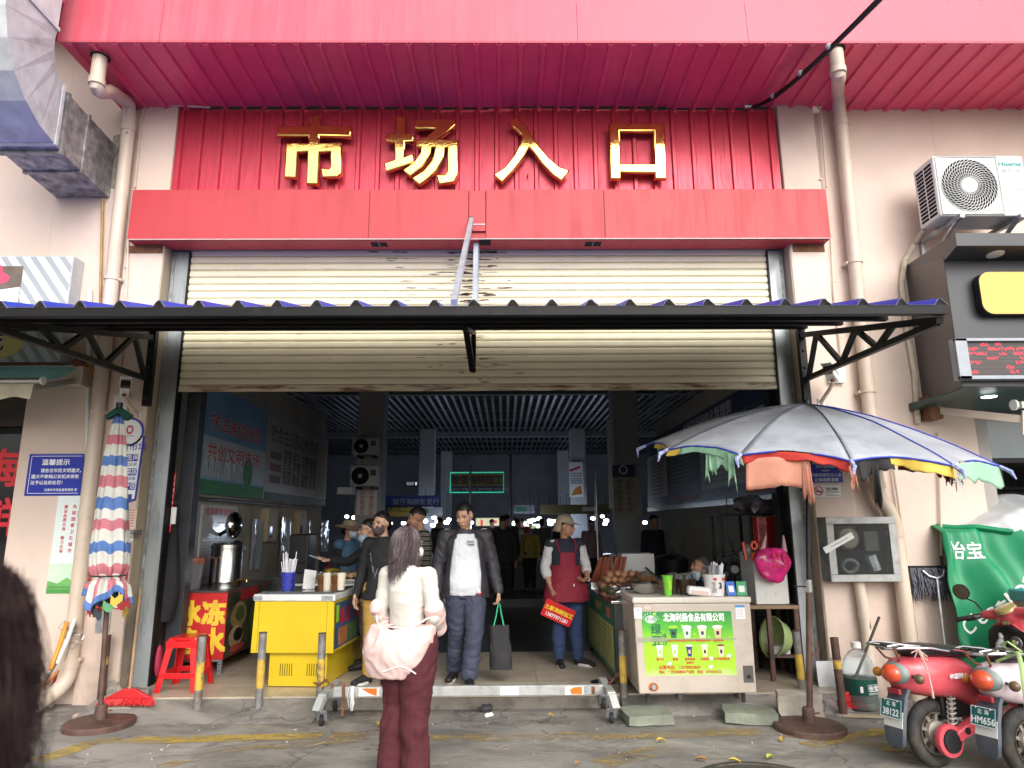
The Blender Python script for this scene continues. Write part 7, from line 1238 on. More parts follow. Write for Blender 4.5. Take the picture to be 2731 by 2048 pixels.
me_ = MB().grid(tarp, 110, 80).mesh('cover'); me_.materials.append(tpn); me_.materials.append(tps); me_.polygons.foreach_set('use_smooth', [True]*len(me_.polygons))
for p_ in me_.polygons:
 u = (p_.index % 110)/110; v = (p_.index//110)/80; p_.material_index = 1 if v > .80-.62*max(0, u-.055) and u > .055 and v < .985-.3*max(0, .09-u)*10 else 0
link('cover', me_, None, ta_, solid=.004)
mb = MB().loft([[tarp(.055+.0*i+.25*j/16, .80-.62*(.25*j/16)+.0)+V((0, -.02, .0))+V((0, -.035*sin(pi*i/6), .06*(i/6)-.03)) for j in range(17)] for i in range(7)], close=False); mb.build('folded_edge', tpn, ta_, True)
def on_tarp(s, u, v, size, rot, m, **k):
 """lettering laid on the cloth, following it"""
 c = bpy.data.curves.new('lettering', 'FONT'); c.body = s; o = bpy.data.objects.new('x', c); col.objects.link(o); me = bolden(bpy.data.meshes.new_from_object(o), k.get('bold', .02)*1.5); bpy.data.objects.remove(o)
 bm = bmesh.new(); bm.from_mesh(me); bmesh.ops.subdivide_edges(bm, edges=[e for e in bm.edges if e.calc_length() > .08], cuts=3, use_grid_fill=False); bmesh.ops.triangulate(bm, faces=bm.faces)
 UL, VL = 2.45, 1.55/.7
 for vt in bm.verts:
  x, y = vt.co.x*size, vt.co.y*size; a, b = x*cos(rot)-y*sin(rot), x*sin(rot)+y*cos(rot); uu, vv = u+a/UL, v+b/VL; p = tarp(uu, vv); du = tarp(uu+.004, vv)-tarp(uu-.004, vv); dv = tarp(uu, vv+.004)-tarp(uu, vv-.004); vt.co = p+du.cross(dv).normalized()*(.007+vt.co.z*.1)
 bm.to_mesh(me); bm.free(); me.materials.clear(); me.materials.append(m); o = bpy.data.objects.new('lettering', me); col.objects.link(o); W[o] = M.Identity(4); put(o, ta_)
on_tarp("C'estbon", .055, .27, .20, radians(33), whiteink, bold=.012); on_tarp('怡宝', .042, .60, .17, radians(-8), whiteink, bold=.015); on_tarp('on', .008, .19, .16, radians(-5), whiteink, bold=.012)
t = thing('carton', 'brown carton under the tarpaulin edge behind the pink scooter', 'carton', (4.6, -.95, 0)); MB().b2((4.35, -1.25, .3), (5.1, -.9, .95)).build('box', mat('pale_carton', (.42, .34, .27), .75, var=.08), t, bevel=.004); MB().b2((4.4, -1.2, 0), (5.05, -.92, .299)).build('crate', mat('teal_crate', (.02, .22, .24), .5), t); text('SL', (4.72, -1.2525, .72), .12, greyink, t)
MB().b2((4.3, -1.24, .952), (5.15, -.92, 1.05)).build('teal_cover', mat('teal_plastic_cover', (.02, .24, .25), .35, var=.2), t, bevel=.02)
DG = lambda: bpy.context.evaluated_depsgraph_get()
def remesh(mb, vox, sm=3, fold=None, keep=None, solid=0.):
 """closed overlapping shapes grown into one skin, smoothed, given folds, trimmed to the cut of a garment"""
 me = mb.mesh('tmp'); o = bpy.data.objects.new('tmp', me); col.objects.link(o)
 a = o.modifiers.new('r', 'REMESH'); a.mode = 'VOXEL'; a.voxel_size = vox
 b = o.modifiers.new('s', 'SMOOTH'); b.factor = .5; b.iterations = sm
 me2 = bpy.data.meshes.new_from_object(o.evaluated_get(DG())); bpy.data.objects.remove(o); bpy.data.meshes.remove(me)
 if fold:
  am, fx, fz = fold; me2.update(); nr = [v.normal.copy() for v in me2.vertices]
  for v, n in zip(me2.vertices, nr):
   c = v.co; wv_ = noise.noise(V((c.x*4, c.y*4, c.z*4)))*2; d = .7-2.2*abs(noise.noise(V((c.x*fx*.8+wv_, c.y*fx*.8, c.z*fz*.8+wv_))))+.5*noise.noise(V((c.x*fx*2.1+c.z*9, c.y*fx*2+4, c.z*fz*2.3))); v.co = c+n*am*d
 if keep or solid:
  bm = bmesh.new(); bm.from_mesh(me2)
  if keep:
   bmesh.ops.delete(bm, geom=[v for v in bm.verts if not keep(v.co)], context='VERTS')
   bd = [v for v in bm.verts if v.is_boundary]
   for _ in range(8):
    co = {v: sum((e.other_vert(v).co for e in v.link_edges if e.is_boundary), V())/max(1, sum(e.is_boundary for e in v.link_edges)) for v in bd}
    for v in bd: v.co = v.co.lerp(co[v], .5)
  bm.to_mesh(me2); bm.free()
 if solid: me2['sld'] = solid
 me2.polygons.foreach_set('use_smooth', [True]*len(me2.polygons)); return me2
def mobj(name, me, m, par):
 o = bpy.data.objects.new(name, me); col.objects.link(o); me.materials.clear(); me.materials.append(m); W[o] = M.Identity(4); put(o, par)
 if me.get('sld'): md = o.modifiers.new('solid', 'SOLIDIFY'); md.thickness = me['sld']; md.offset = -1
 return o
def eloft(mb, rows, n=20):
 """rows of (centre, half width, half depth)"""
 return mb.loft([[V(c)+V((rx*cos(2*pi*j/n), ry*sin(2*pi*j/n), 0)) for j in range(n)] for c, rx, ry in rows])
class Person:
 def __init__(s, label, loc, rot=0, H=1.65, pose=None, look=(0, 0, 0), vox=.008, sk=None, hair='short', hairm_=None, fem=False, detail=True, curl=.6, group=None):
  s.H = H; s.vox = vox; s.sk = sk or skin; s.t = thing('person', label, 'person', (0, 0, 0), group); s.loc, s.rot = loc, rot; s.detail = detail
  sw, hw = (.098, .050) if fem else (.112, .048)
  J = dict(pel=(0, 0, .535), chest=(0, .004, .715), neck=(0, .012, .83), head=(0, -.012, .925))
  for k, e in (('L', 1), ('R', -1)):
   J['sh'+k] = (e*sw, .012, .802); J['el'+k] = (e*(sw+.028), .02, .635); J['wr'+k] = (e*(sw+.034), -.02, .492); J['hd'+k] = (e*(sw+.03), -.035, .40)
   J['hip'+k] = (e*hw, 0, .515); J['kn'+k] = (e*(hw+.004), -.012, .285); J['an'+k] = (e*(hw+.006), .012, .047); J['to'+k] = (e*(hw+.022), -.085, .016)
  J.update(pose or {}); s.J = {k: V(v)*H for k, v in J.items()}
  s.R = M.Rotation(look[0], 3, 'Z') @ M.Rotation(look[1], 3, 'X') @ M.Rotation(look[2], 3, 'Y'); s.fem = fem
  s.bodymesh(curl); s.hair(hair, hairm_ or hairm)
 def hp(s, x, y, z): return s.J['head'] + s.R @ (V((x, y, z))*s.H)
 def spine(s, z):
  a, b, c = s.J['pel'], s.J['chest'], s.J['neck']
  if z < b.z: f = (z-a.z)/(b.z-a.z); return a.lerp(b, max(f, -.6))
  return b.lerp(c, (z-b.z)/(c.z-b.z))
 def torso(s, mb, g=1., add=0., z0=.49, z1=.835, hem=1., belly=0.):
  H = s.H; off = s.J['pel'].z-.535*H; rows = []; n = 14
  T = [(.40, .092, .068), (.47, .094, .071), (.53, .092, .068), (.58, .083, .060), (.63, .078, .057), (.69, .085, .061), (.745, .093, .062), (.785, .090, .054), (.81, .066, .042), (.83, .037, .034), (.86, .03, .03)]
  if s.fem: T = [(.40, .095, .072), (.47, .098, .073), (.53, .092, .067), (.58, .077, .056), (.63, .071, .052), (.69, .077, .060), (.745, .083, .061), (.785, .080, .050), (.81, .058, .038), (.83, .034, .03), (.86, .028, .028)]
  for i in range(n+1):
   z = z0+(z1-z0)*i/n
   for (a, xa, ya), (b, xb, yb) in zip(T, T[1:]):
    if a <= z <= b: f = (z-a)/(b-a); rx, ry = xa+(xb-xa)*f, ya+(yb-ya)*f; break
   k = g*(1+(hem-1)*max(0, (.6-z)/.12)) if z < .6 else g; p = s.spine(z*H+off); by = belly*max(0, 1-((z-.58)/.1)**2)
   rows.append((V((p.x, p.y-by*H*.5, z*H+off)), (rx*k+add+by*.35)*H, (ry*k+add+by*.5)*H))
  return eloft(mb, rows)
 def limb(s, mb, k, side, g=1., add=0., to=1.):
  H = s.H; J = s.J
  if k == 'arm': P_ = [J['sh'+side], J['sh'+side].lerp(J['el'+side], .5), J['el'+side], J['el'+side].lerp(J['wr'+side], .35), J['wr'+side]]; r = [.031, .0265, .0235, .0235, .0155]
  else: P_ = [J['hip'+side]+V((0, 0, .015*H)), J['hip'+side].lerp(J['kn'+side], .5), J['kn'+side], J['kn'+side].lerp(J['an'+side], .35)+V((0, .012*H, 0)), J['an'+side]]; r = [.056, .046, .034, .034, .021]
  n = max(2, int(to*5+.01));
  for a, b, ra, rb in list(zip(P_, P_[1:], r, r[1:]))[:n-1]: mb.caps(a, b, (ra*g+add)*H, (rb*g+add)*H, 14)
  return mb
 def hand(s, mb, side, curl):
  H = s.H; w_, h_ = s.J['wr'+side], s.J['hd'+side]; d = (h_-w_).normalized(); e = 1 if side == 'L' else -1
  fw = V((0, -1, 0)); fw = (fw-d*fw.dot(d)); fw = fw.normalized() if fw.length > .3 else V((0, 0, 1)); pn = V((-e, 0, 0)); pn = (pn-d*pn.dot(d)-fw*pn.dot(fw)); pn = pn.normalized() if pn.length > .1 else d.cross(fw)
  for q in range(4): k = fw*(.019-.0125*q)*H; mb.caps(w_+k*.6, w_+d*.052*H+k, .0115*H, .0095*H, 8)
  for q in range(4):
   L = (.040, .046, .043, .034)[q]*H; p = w_+d*.052*H+fw*(.0205-.0137*q)*H; a = curl*.5; r_ = .0052*H
   for sg in range(3): dd = (d*cos(a)+pn*sin(a)).normalized(); p2 = p+dd*L*(.45, .32, .25)[sg]; mb.caps(p, p2, r_*(1-.08*sg), r_*(.94-.08*sg), 7); p = p2; a += curl*.75
  p = w_+d*.015*H+fw*.016*H; dd = (d*.7+fw*.62+pn*.25).normalized(); p2 = p+dd*.032*H; mb.caps(p, p2, .0085*H, .0068*H, 8); mb.caps(p2, p2+(d*.9+fw*.2+pn*.3).normalized()*.026*H, .0066*H, .0052*H, 8)
 def bodymesh(s, curl):
  H = s.H; mb = MB(); s.torso(mb); J = s.J
  for k in 'LR':
   s.limb(mb, 'arm', k); s.limb(mb, 'leg', k); mb.caps(J['an'+k]+V((0, .012*H, -.012*H)), J['to'+k], .019*H, .014*H)
   mb.caps(J['neck']+V((0, 0, -.02*H)), J['sh'+k], .03*H, .026*H)
   if s.detail: s.hand(mb, k, curl if not isinstance(curl, dict) else curl[k])
   else: mb.caps(J['wr'+k], J['hd'+k], .017*H, .012*H)
  mb.caps(J['neck']+V((0, 0, -.01*H)), s.hp(0, .014, -.025), .031*H, .029*H)
  Rr = s.R
  for c, r in (((0, .012, .012), (.0445, .055, .055)), ((0, -.014, -.02), (.037, .041, .047)), ((0, -.030, -.054), (.017, .017, .013))): mb.ell(s.hp(*c), [x*H for x in r], Rr, 18, 12)
  if s.detail:
   mb.caps(s.hp(0, -.052, .004), s.hp(0, -.063, -.016), .0055*H, .0085*H, 8)
   for e in (-1, 1):
    mb.ell(s.hp(e*.0065, -.058, -.0175), [x*H for x in (.0055, .007, .005)], Rr, 8, 6); mb.ell(s.hp(e*.021, -.044, -.013), [x*H for x in (.013, .012, .012)], Rr, 10, 7); mb.caps(s.hp(e*.007, -.0535, .0165), s.hp(e*.029, -.044, .0165), .0062*H, .005*H, 8)
    mb.ell(s.hp(e*.0455, .008, -.002), [x*H for x in (.006, .013, .019)], Rr, 10, 8)
   mb.ell(s.hp(0, -.0525, -.036), [x*H for x in (.015, .0065, .0045)], Rr, 10, 6); mb.ell(s.hp(0, -.051, -.0425), [x*H for x in (.013, .007, .0045)], Rr, 10, 6)
  s.body = mobj('body', remesh(mb, s.vox, 2), s.sk, s.t)
  if s.detail:
   em = mat('eye_white', (.55, .52, .48), .3, var=0); ek = mat('dark_iris', (.012, .008, .006), .2, var=0); lp = mat('muted_lips', (.33, .10, .085), .45, var=.05)
   for e in (-1, 1):
    MB().ell(s.hp(e*.0195, -.0475, .006), [x*H for x in (.0085, .0045, .0034)], Rr, 10, 6).build('eye', em, s.t, True); MB().ell(s.hp(e*.0195, -.0508, .0058), [x*H for x in (.0038, .0026, .0032)], Rr, 8, 6).build('iris', ek, s.t, True)
    MB().tube([s.hp(e*.010, -.0530, .0105), s.hp(e*.019, -.0520, .0115), s.hp(e*.029, -.0455, .0085)], [.0012*H, .0018*H, .001*H], 6).build('eyelid', ek, s.t, True)
    MB().tube([s.hp(e*.009, -.0585, .0195), s.hp(e*.020, -.0565, .0225), s.hp(e*.032, -.0465, .019)], [.0022*H, .0026*H, .0012*H], 6, flat=.6).build('eyebrow', hairm, s.t, True)
   MB().tube([s.hp(-.017, -.0515, -.0392), s.hp(-.007, -.0585, -.0375), s.hp(0, -.0588, -.0388), s.hp(.007, -.0585, -.0375), s.hp(.017, -.0515, -.0392)], [.0008*H, .0028*H, .0024*H, .0028*H, .0008*H], 6).build('lips', lp, s.t, True)
 def hair(s, kind, m):
  H = s.H; mb = MB(); s.hm = m
  if kind is None: return
  mb.ell(s.hp(0, .015, .018), [x*H for x in (.0505, .0605, .0585)], s.R, 20, 14); R_ = s.R.transposed(); hd = s.J['head']
  if kind in ('bun', 'long'): mb.ell(s.hp(0, .045, -.01), [x*H for x in (.046, .035, .05)], s.R, 16, 10)
  if kind == 'bun': mb.ell(s.hp(0, .075, -.02), [.024*H]*3, s.R, 12, 9)
  if kind == 'long': mb.caps(s.hp(0, .05, -.03), s.hp(0, .062, -.11), .042*H, .03*H)
  def keep(v):
   q = R_ @ (v-hd)/H
   if kind == 'short': return q.z > .030 - .55*max(0, q.y-.0)-(.02 if q.y < -.02 and abs(q.x) > .03 else 0) + (.012 if q.y < -.03 else 0) and q.z > -.045
   return q.z > .036 - 1.1*max(0, q.y+.02) and not (q.y < -.035 and q.z < .045)
  s.hairo = mobj('hair', remesh(mb, max(s.vox, .006), 2, (.004, 40, 14) if s.detail else None, keep, .004), m, s.t)
 def shirt(s, name, m, sleeve=1., g=1.06, add=.006, z0=.49, z1=.822, hem=1.05, fold=(.0055, 13, 16), arms='LR', keep=None, solid=.004, cuff=None, belly=0., vox=None, sg=1.12, sadd=.005):
  mb = MB(); s.torso(mb, g, add, z0, z1, hem, belly)
  for k in arms:
   if sleeve: s.limb(mb, 'arm', k, sg, sadd, sleeve)
   mb.caps(s.J['neck']+V((0, 0, -.03*s.H)), s.J['sh'+k], .03*s.H, (.031*1.06+add)*s.H)
  return mobj(name, remesh(mb, vox or max(.009, s.vox), 3, tuple([fold[0]*1, fold[1], fold[2]]) if fold else None, keep, solid), m, s.t)
 def trousers(s, m, g=1.1, add=.006, fold=(.006, 9, 12), name='trousers', z1=.575, flare=0., to=1., belly=0., keep=None):
  mb = MB(); s.torso(mb, 1.05, .006, .46, z1, 1, belly); J = s.J; H = s.H
  for k in 'LR':
   s.limb(mb, 'leg', k, g, add, to); mb.caps(J['hip'+k]+V((0, 0, .02*H)), J['hip'+k].lerp(J['kn'+k], .4), .06*H*g, .05*H*g+add*H)
   if to >= 1: mb.caps(J['kn'+k].lerp(J['an'+k], .55), J['an'+k]+V((0, 0, .012*H)), (.03*g+add+flare*.5)*H, (.024*g+add+flare)*H)
  return mobj(name, remesh(mb, max(.009, s.vox), 3, fold, keep or (lambda v: v.z > .035*H)), m, s.t)
 def shoes(s, m, sole=None):
  H = s.H
  for k in 'LR':
   a, t_ = s.J['an'+k], s.J['to'+k]; d = V((t_.x-a.x, t_.y-a.y, 0)).normalized(); R = M.Rotation(atan2(d.x, -d.y), 3, 'Z'); z0 = min(t_.z-.016*H, a.z-.047*H); mb = MB()
   mb.caps(V((a.x, a.y, z0+.036*H))-d*.0*H, V((t_.x, t_.y, z0+.022*H)), .026*H, .020*H); mb.ell(V((a.x, a.y, z0+.045*H)), [.024*H, .03*H, .035*H]); mb.ell(V((t_.x, t_.y, z0+.02*H))+d*.012*H, [.024*H, .024*H, .017*H], R); mb.ell(V((a.x, a.y, z0+.025*H))-d*.012*H, [.024*H, .024*H, .025*H], R)
   o = mobj('shoe', remesh(mb, .007, 2), m, s.t)
   if sole: MB().prism([(x*.027*H*(1.0 if y < 0 else .95), y) for x, y in [(cos(q), sin(q)*.0) for q in ()]] or [(.024*H*sin(q)*(1.08 if cos(q) > 0 else .9), (.062*H)*cos(q)) for q in [2*pi*i/24 for i in range(24)]], V(((a.x+t_.x)/2, (a.y+t_.y)/2, z0+.001))+d*.008*H, V((-d.y, d.x, 0)), d, V((0, 0, .016*H))).build('sole', sole, s.t, bevel=.004)
 def mask(s, m, low=0.):
  mb = MB(); H = s.H; mb.ell(s.hp(0, -.018-.002, -.028-low), [x*H for x in (.0405, .050, .040)], s.R, 20, 14); R_ = s.R.transposed(); hd = s.J['head']
  def keep(v): q = R_ @ (v-hd)/H; return q.y < -.016 and -.068-low < q.z < -.004-low+.12*abs(q.x)*0 and abs(q.x) < .042
  mobj('face_mask', remesh(mb, .006, 2, (.002, 20, 60), keep, .003), m, s.t)
  for e in (-1, 1): MB().tube([s.hp(e*.037, -.022, -.018-low), s.hp(e*.046, .0, -.004), s.hp(e*.046, .016, -.002)], .0011*H, 5).build('mask_loop', m, s.t)
 def strands(s, n, m, L, spread=.01, r=.0016, ymin=-.02, droop=1., seed=1, wave=.012, name='hair_strand'):
  """loose locks that start on the crown, fall over the skull and hang"""
  R_ = random.Random(seed); g = MB(); H = s.H
  for k in range(n):
   a = R_.uniform(0, 2*pi); el = R_.uniform(.1, 1.45); q = V((cos(a)*cos(el), sin(a)*cos(el), sin(el)))
   if q.y < ymin-.35*0 and q.z < .75: continue
   pts = []; p = V((q.x*.052, q.y*.062+.015, q.z*.060+.018)); l_ = L*R_.uniform(.75, 1.1); dirx = V((q.x, q.y+.15, 0)); dirx = dirx.normalized() if dirx.length > .01 else V((0, 1, 0)); ph = R_.uniform(0, 6); steps = 9
   th = el
   arcl = th*.056
   for i in range(steps+1):
    d = l_*i/steps
    if d < arcl: t2 = th-d/.056; w3 = V((dirx.x*.0535*cos(t2), dirx.y*.0645*cos(t2)+.015, .0605*sin(t2)+.018))
    else: o_ = d-arcl; w3 = V((dirx.x*(.0535-.06*o_*abs(dirx.x)), dirx.y*.0645+.015-.02*o_, .018-o_*droop))
    w3 += V((noise.noise(V((k*1.7, i*.55, 1))), noise.noise(V((k*1.7, i*.55, 7))), 0))*wave*(.3+i/steps) + V((sin(ph+i*.8), cos(ph+i*.7), 0))*spread*.3*i/steps
    pts.append(s.hp(*w3))
   g.tube(pts, [r*H*(1-.75*i/steps) for i in range(steps+1)], 4)
  return stuff(g.build(name, m, s.t, True))
 def place(s):
  s.t.location = s.loc; s.t.rotation_euler.z = s.rot; return s
def cloth(name, c, r=.85, **k): return mat(name, c, r, bump=k.pop('bump', .12), bs=k.pop('bs', 260), var=k.pop('var', .08), **k)
blk = cloth('black_cloth', (.013, .013, .015)); navy = cloth('navy_cloth', (.018, .021, .036)); tee = cloth('white_tshirt', (.62, .64, .68)); cjk = cloth('charcoal_jacket', (.030, .028, .036), .6); nvp = cloth('slate_blue_trousers', (.042, .048, .082), .75)
mustard = cloth('mustard_cloth', (.36, .22, .05)); brownp = cloth('brown_trousers', (.13, .09, .07)); wine = cloth('wine_red_cloth', (.068, .011, .017)); cream_kn = cloth('cream_knit', (.56, .54, .49), bs=150, bump=.2); pinkc = cloth('pale_pink_nylon', (.70, .50, .47), .6, bump=.05); denim = cloth('blue_denim', (.028, .05, .125)); apr_m = cloth('wine_apron', (.20, .012, .028), .75)
whs = mat('white_sole', (.65, .65, .64), .5); shb = cloth('black_shoe', (.014, .014, .015), .6)
m1 = Person('man in white T-shirt and open dark jacket stepping out with a black bag', V((-.40, .02, FZ)), radians(6), 1.72, dict(chest=(0, -.005, .715), neck=(-.002, .0, .83), head=(-.012, -.034, .918), elL=(.158, .02, .64), wrL=(.187, -.035, .50), hdL=(.19, -.04, .41), elR=(-.156, .03, .64), wrR=(-.168, .0, .50), hdR=(-.168, -.01, .41),
  hipL=(.05, 0, .515), knL=(.05, -.065, .287), anL=(.02, -.085, .047), toL=(.028, -.18, .016), knR=(-.042, .015, .285), anR=(-.055, .10, .055), toR=(-.085, .01, .016)), (radians(-22), radians(20), 0), .0065, skin, 'short', curl=.9)
m1.shirt('tshirt', tee, .42, 1.06, .008, .475, .818, 1.1, (.005, 11, 10), belly=.028, sg=1.2)
def jk(v): H = 1.72; q = v/H; return not (q.y < -.01 and abs(q.x+.002) < (.088-.03*max(0, q.z-.62)/.2 if q.z < .79 else .05) and q.z < .815) and q.z < .842
m1.shirt('jacket', cjk, 1., 1.16, .014, .46, .85, 1.14, (.008, 10, 9), keep=jk, solid=.005, sg=1.3, sadd=.008, belly=.02)
m1.trousers(nvp, 1.16, .010, (.008, 8, 14), flare=.008, belly=.018); m1.shoes(shb, whs)
B = Board(m1.t, V((.055, -.167, 1.30)), (1, 0, .0), (0, -.12, 1), .1, .1); B.text('Jeans', -.015, .018, .036, blackink, -.012, bold=.03); B.text('west', -.009, -.012, .036, blackink, -.012, bold=.03)
MB().tube([(.115, -.135, .885), (.13, -.14, .84)], [.016, .02], 8).build('key_pouch', offwhite, m1.t, True); MB().ell((.13, -.155, .835), (.014, .008, .014)).build('red_tag', redink, m1.t, True)
m1.place()
hb = m1.J['hdL']; hb = V((hb.x, hb.y, hb.z+.03)); hb = M.Rotation(m1.rot, 3, 'Z') @ hb + m1.loc
bg_ = thing('carrier_bag', 'black cloth carrier bag with green handles in the hand of the man', 'bag', (hb.x, hb.y, hb.z-.7)); bm_ = cloth('black_bag_cloth', (.016, .016, .018), .7); rings = []
for i in range(12): f = i/11; z = hb.z-.20-.40*f; rings.append([V((hb.x+.0+(.095+.012*f)*(abs(cos(a))**.5)*(1 if cos(a) > 0 else -1)+.02*f, hb.y+(.035+.03*f)*(abs(sin(a))**.6)*(1 if sin(a) > 0 else -1), z))+V((noise.noise(V((j*.8, f*3, 2))), noise.noise(V((j*.8, f*3, 6))), 0))*.015 for j, a in enumerate([2*pi*q/24 for q in range(24)])])
MB().loft(rings).build('bag', bm_, bg_, True)
for dx in (-.05, .045):
 for dy in (-.03, .03): MB().tube([(hb.x+dx, hb.y+dy, hb.z-.205), (hb.x+dx*.5, hb.y+dy*.6, hb.z-.1), (hb.x+dx*.15, hb.y, hb.z-.0)], .006, 6, flat=.5).build('handle', mat('green_webbing', (.02, .36, .16), .5), bg_, True)
fwl = P(1078, 2086, Z=0); Hf = 1.60
hm_ = mat('mauve_grey_hair', (.045, .030, .033), .5, var=.6, vs=45, st=(3, 3, .3)); hm2 = mat('pale_mauve_lock', (.12, .088, .094), .40, var=.3, vs=30)
f1 = Person('woman seen from behind in white sweater with pink jacket slipped to her elbows', fwl, radians(158), Hf, dict(chest=(0, .008, .715), neck=(0, .02, .83), head=(.004, .0, .925), elL=(.128, .015, .635), wrL=(.10, -.09, .58), hdL=(.04, -.14, .60), elR=(-.132, .02, .64), wrR=(-.10, -.09, .57), hdR=(-.04, -.14, .59), knL=(.05, -.02, .285), knR=(-.05, .01, .285)), (radians(-30), radians(4), 0), .008, skin, 'long', hm_, True, curl=.8)
f1.shirt('sweater', cream_kn, 1., 1.03, .004, .50, .845, 1.02, (.0032, 8, 17), sg=1.06)
f1.trousers(wine, 1.28, .014, (.010, 6, 8), flare=.012)
hz = lambda v: v/Hf
mb = MB(); rows = []
for i in range(12):
 f = i/11; z = (.405+.20*f)*Hf; rows.append((((.012+.035*(1-f))*Hf, .022*Hf+.01*sin(f*3), z), (.125+.018*sin(pi*f)-.012*(1-f)+.02*f)*Hf, (.088+.028*sin(pi*f*.9))*Hf))
eloft(mb, rows, 24)
for k in 'LR': mb.caps(f1.J['el'+k]+V((0, 0, .03*Hf)), f1.J['el'+k].lerp(f1.J['wr'+k], .8), .044*Hf, .034*Hf)
mobj('jacket', remesh(mb, .009, 3, (.010, 9, 8), lambda v: not (v.z/Hf > .595+.05*abs(v.x)/.2 and v.y > -.2 and abs(v.x/Hf) < .10), .004), pinkc, f1.t)
MB().tube([V((.128*cos(a)*Hf, (.02+.098*sin(a))*Hf, (.600+.035*abs(cos(a))**2+.006*sin(a*5))*Hf)) for a in [pi*i/20 for i in range(-1, 22)]], .006, 6).build('jacket_hem', pinkc, f1.t, True)
MB().tube([V((.02+.02*noise.noise(V((i, 0, 0)))+(-.17+.022*i), .205-.0009*(i-8)**2, .69+.004*i+.03*sin(i*.45))) for i in range(17)], .0045, 5).build('drawcord', offwhite, f1.t, True)
MB().tube([V((-.20, .03, .87)), V((-.17, .10, .90)), V((-.13, .155, .87)), V((-.10, .18, .84))], [.008, .012, .012, .006], 7, flat=.4).build('jacket_cuff', whiteink, f1.t, True)
f1.strands(1000, hm_, .185, .012, .0012, -.6, 1., 3, .010); f1.strands(420, hm2, .19, .02, .0009, -.5, 1., 5, .014, 'pale_lock')
f1.mask(paper); f1.place()
w1 = Person('woman in black sweater and mustard trousers wearing a black patterned mask', V((-1.24, .1, FZ)), radians(-12), 1.63, dict(head=(-.01, -.02, .925), elR=(-.135, .015, .64), wrR=(-.152, -.03, .50), hdR=(-.155, -.045, .41), knR=(-.05, -.03, .285), anR=(-.05, -.05, .047), toR=(-.085, -.13, .016)), (radians(-14), radians(8), 0), .0075, skin, 'bun', fem=True)
w1.shirt('sweater', blk, 1., 1.1, .010, .475, .845, 1.06, (.005, 12, 12)); w1.trousers(mustard, 1.06, .007, (.004, 9, 12)); w1.shoes(shb, whs); w1.mask(cloth('patterned_mask', (.075, .055, .06), var=.8, vs=140))
MB().tube([(-.09, -.10, 1.22), (-.055, -.108, 1.05), (-.03, -.11, 1.0), (.0, -.11, 1.08), (.03, -.108, 1.22)], .0022, 4).build('sweater_line', greyink, w1.t); MB().tube([(-.06, -.105, 1.15), (-.03, -.112, .97), (.02, -.11, 1.15)], .002, 4).build('sweater_line', greyink, w1.t)
w1.place()
w2 = Person('woman with glasses and a mask under her chin holding out a phone', V((-1.50, .75, FZ)), radians(-75), 1.56, dict(head=(0, -.02, .925), elR=(-.10, -.14, .70), wrR=(-.05, -.27, .72), hdR=(-.02, -.35, .715), elL=(.13, .03, .64)), (radians(12), radians(6), 0), .0075, skin, 'bun', fem=True, curl=.8)
w2.shirt('jacket', blk, 1., 1.14, .012, .46, .84, 1.1, (.006, 10, 10)); w2.trousers(brownp, 1.15, .009); w2.shoes(shb); w2.mask(mat('pale_blue_mask', (.32, .45, .55), .7), .028)
for e in (-1, 1): MB().tube([w2.hp(e*.0205+.0125*cos(a), -.0600, .005+.0115*sin(a)) for a in [i*pi/8 for i in range(17)]], .0013, 5).build('glasses_rim', black, w2.t); MB().tube([w2.hp(e*.033, -.058, .008), w2.hp(e*.047, .005, .006)], .0013, 5).build('glasses_arm', black, w2.t)
w2.place(); q = M.Rotation(w2.rot, 3, 'Z') @ w2.J['hdR'] + w2.loc; ph = thing('mobile_phone', 'white edged mobile phone held out over the yellow freezer', 'phone', q); MB().box(q+V((-.02, 0, .03)), (.15, .075, .009), M.Rotation(.35, 3, 'Y')).build('phone', black, ph, bevel=.003); MB().box(q+V((-.02, 0, .035)), (.14, .068, .004), M.Rotation(.35, 3, 'Y')).build('phone_case', offwhite, ph)
strp = bpy.data.materials.new('striped_knit'); strp.use_nodes = True; n_ = strp.node_tree.nodes; L_ = strp.node_tree.links; tc = n_.new('ShaderNodeTexCoord'); wv = n_.new('ShaderNodeTexWave'); wv.bands_direction = 'Z'; wv.inputs['Scale'].default_value = 6.0; wv.inputs['Distortion'].default_value = .6; cr = n_.new('ShaderNodeValToRGB'); cr.color_ramp.interpolation = 'CONSTANT'
cr.color_ramp.elements[0].color = (.02, .02, .02, 1); cr.color_ramp.elements[1].position = .42; cr.color_ramp.elements[1].color = (.28, .25, .22, 1); e_ = cr.color_ramp.elements.new(.8); e_.color = (.07, .065, .06, 1); L_.new(tc.outputs['Object'], wv.inputs['Vector']); L_.new(wv.outputs['Fac'], cr.inputs[0]); L_.new(cr.outputs[0], n_['Principled BSDF'].inputs['Base Color']); n_['Principled BSDF'].inputs['Roughness'].default_value = .95
m2 = Person('man with short black hair in a grey and black striped knit', V((-1.0, 1.1, FZ)), radians(-70), 1.70, dict(head=(0, -.025, .922)), (0, radians(14), 0), .009, skind, 'short'); m2.shirt('cardigan', strp, 1., 1.14, .012, .46, .84, 1.08, (.006, 10, 10)); m2.trousers(blk); m2.shoes(shb); m2.place()
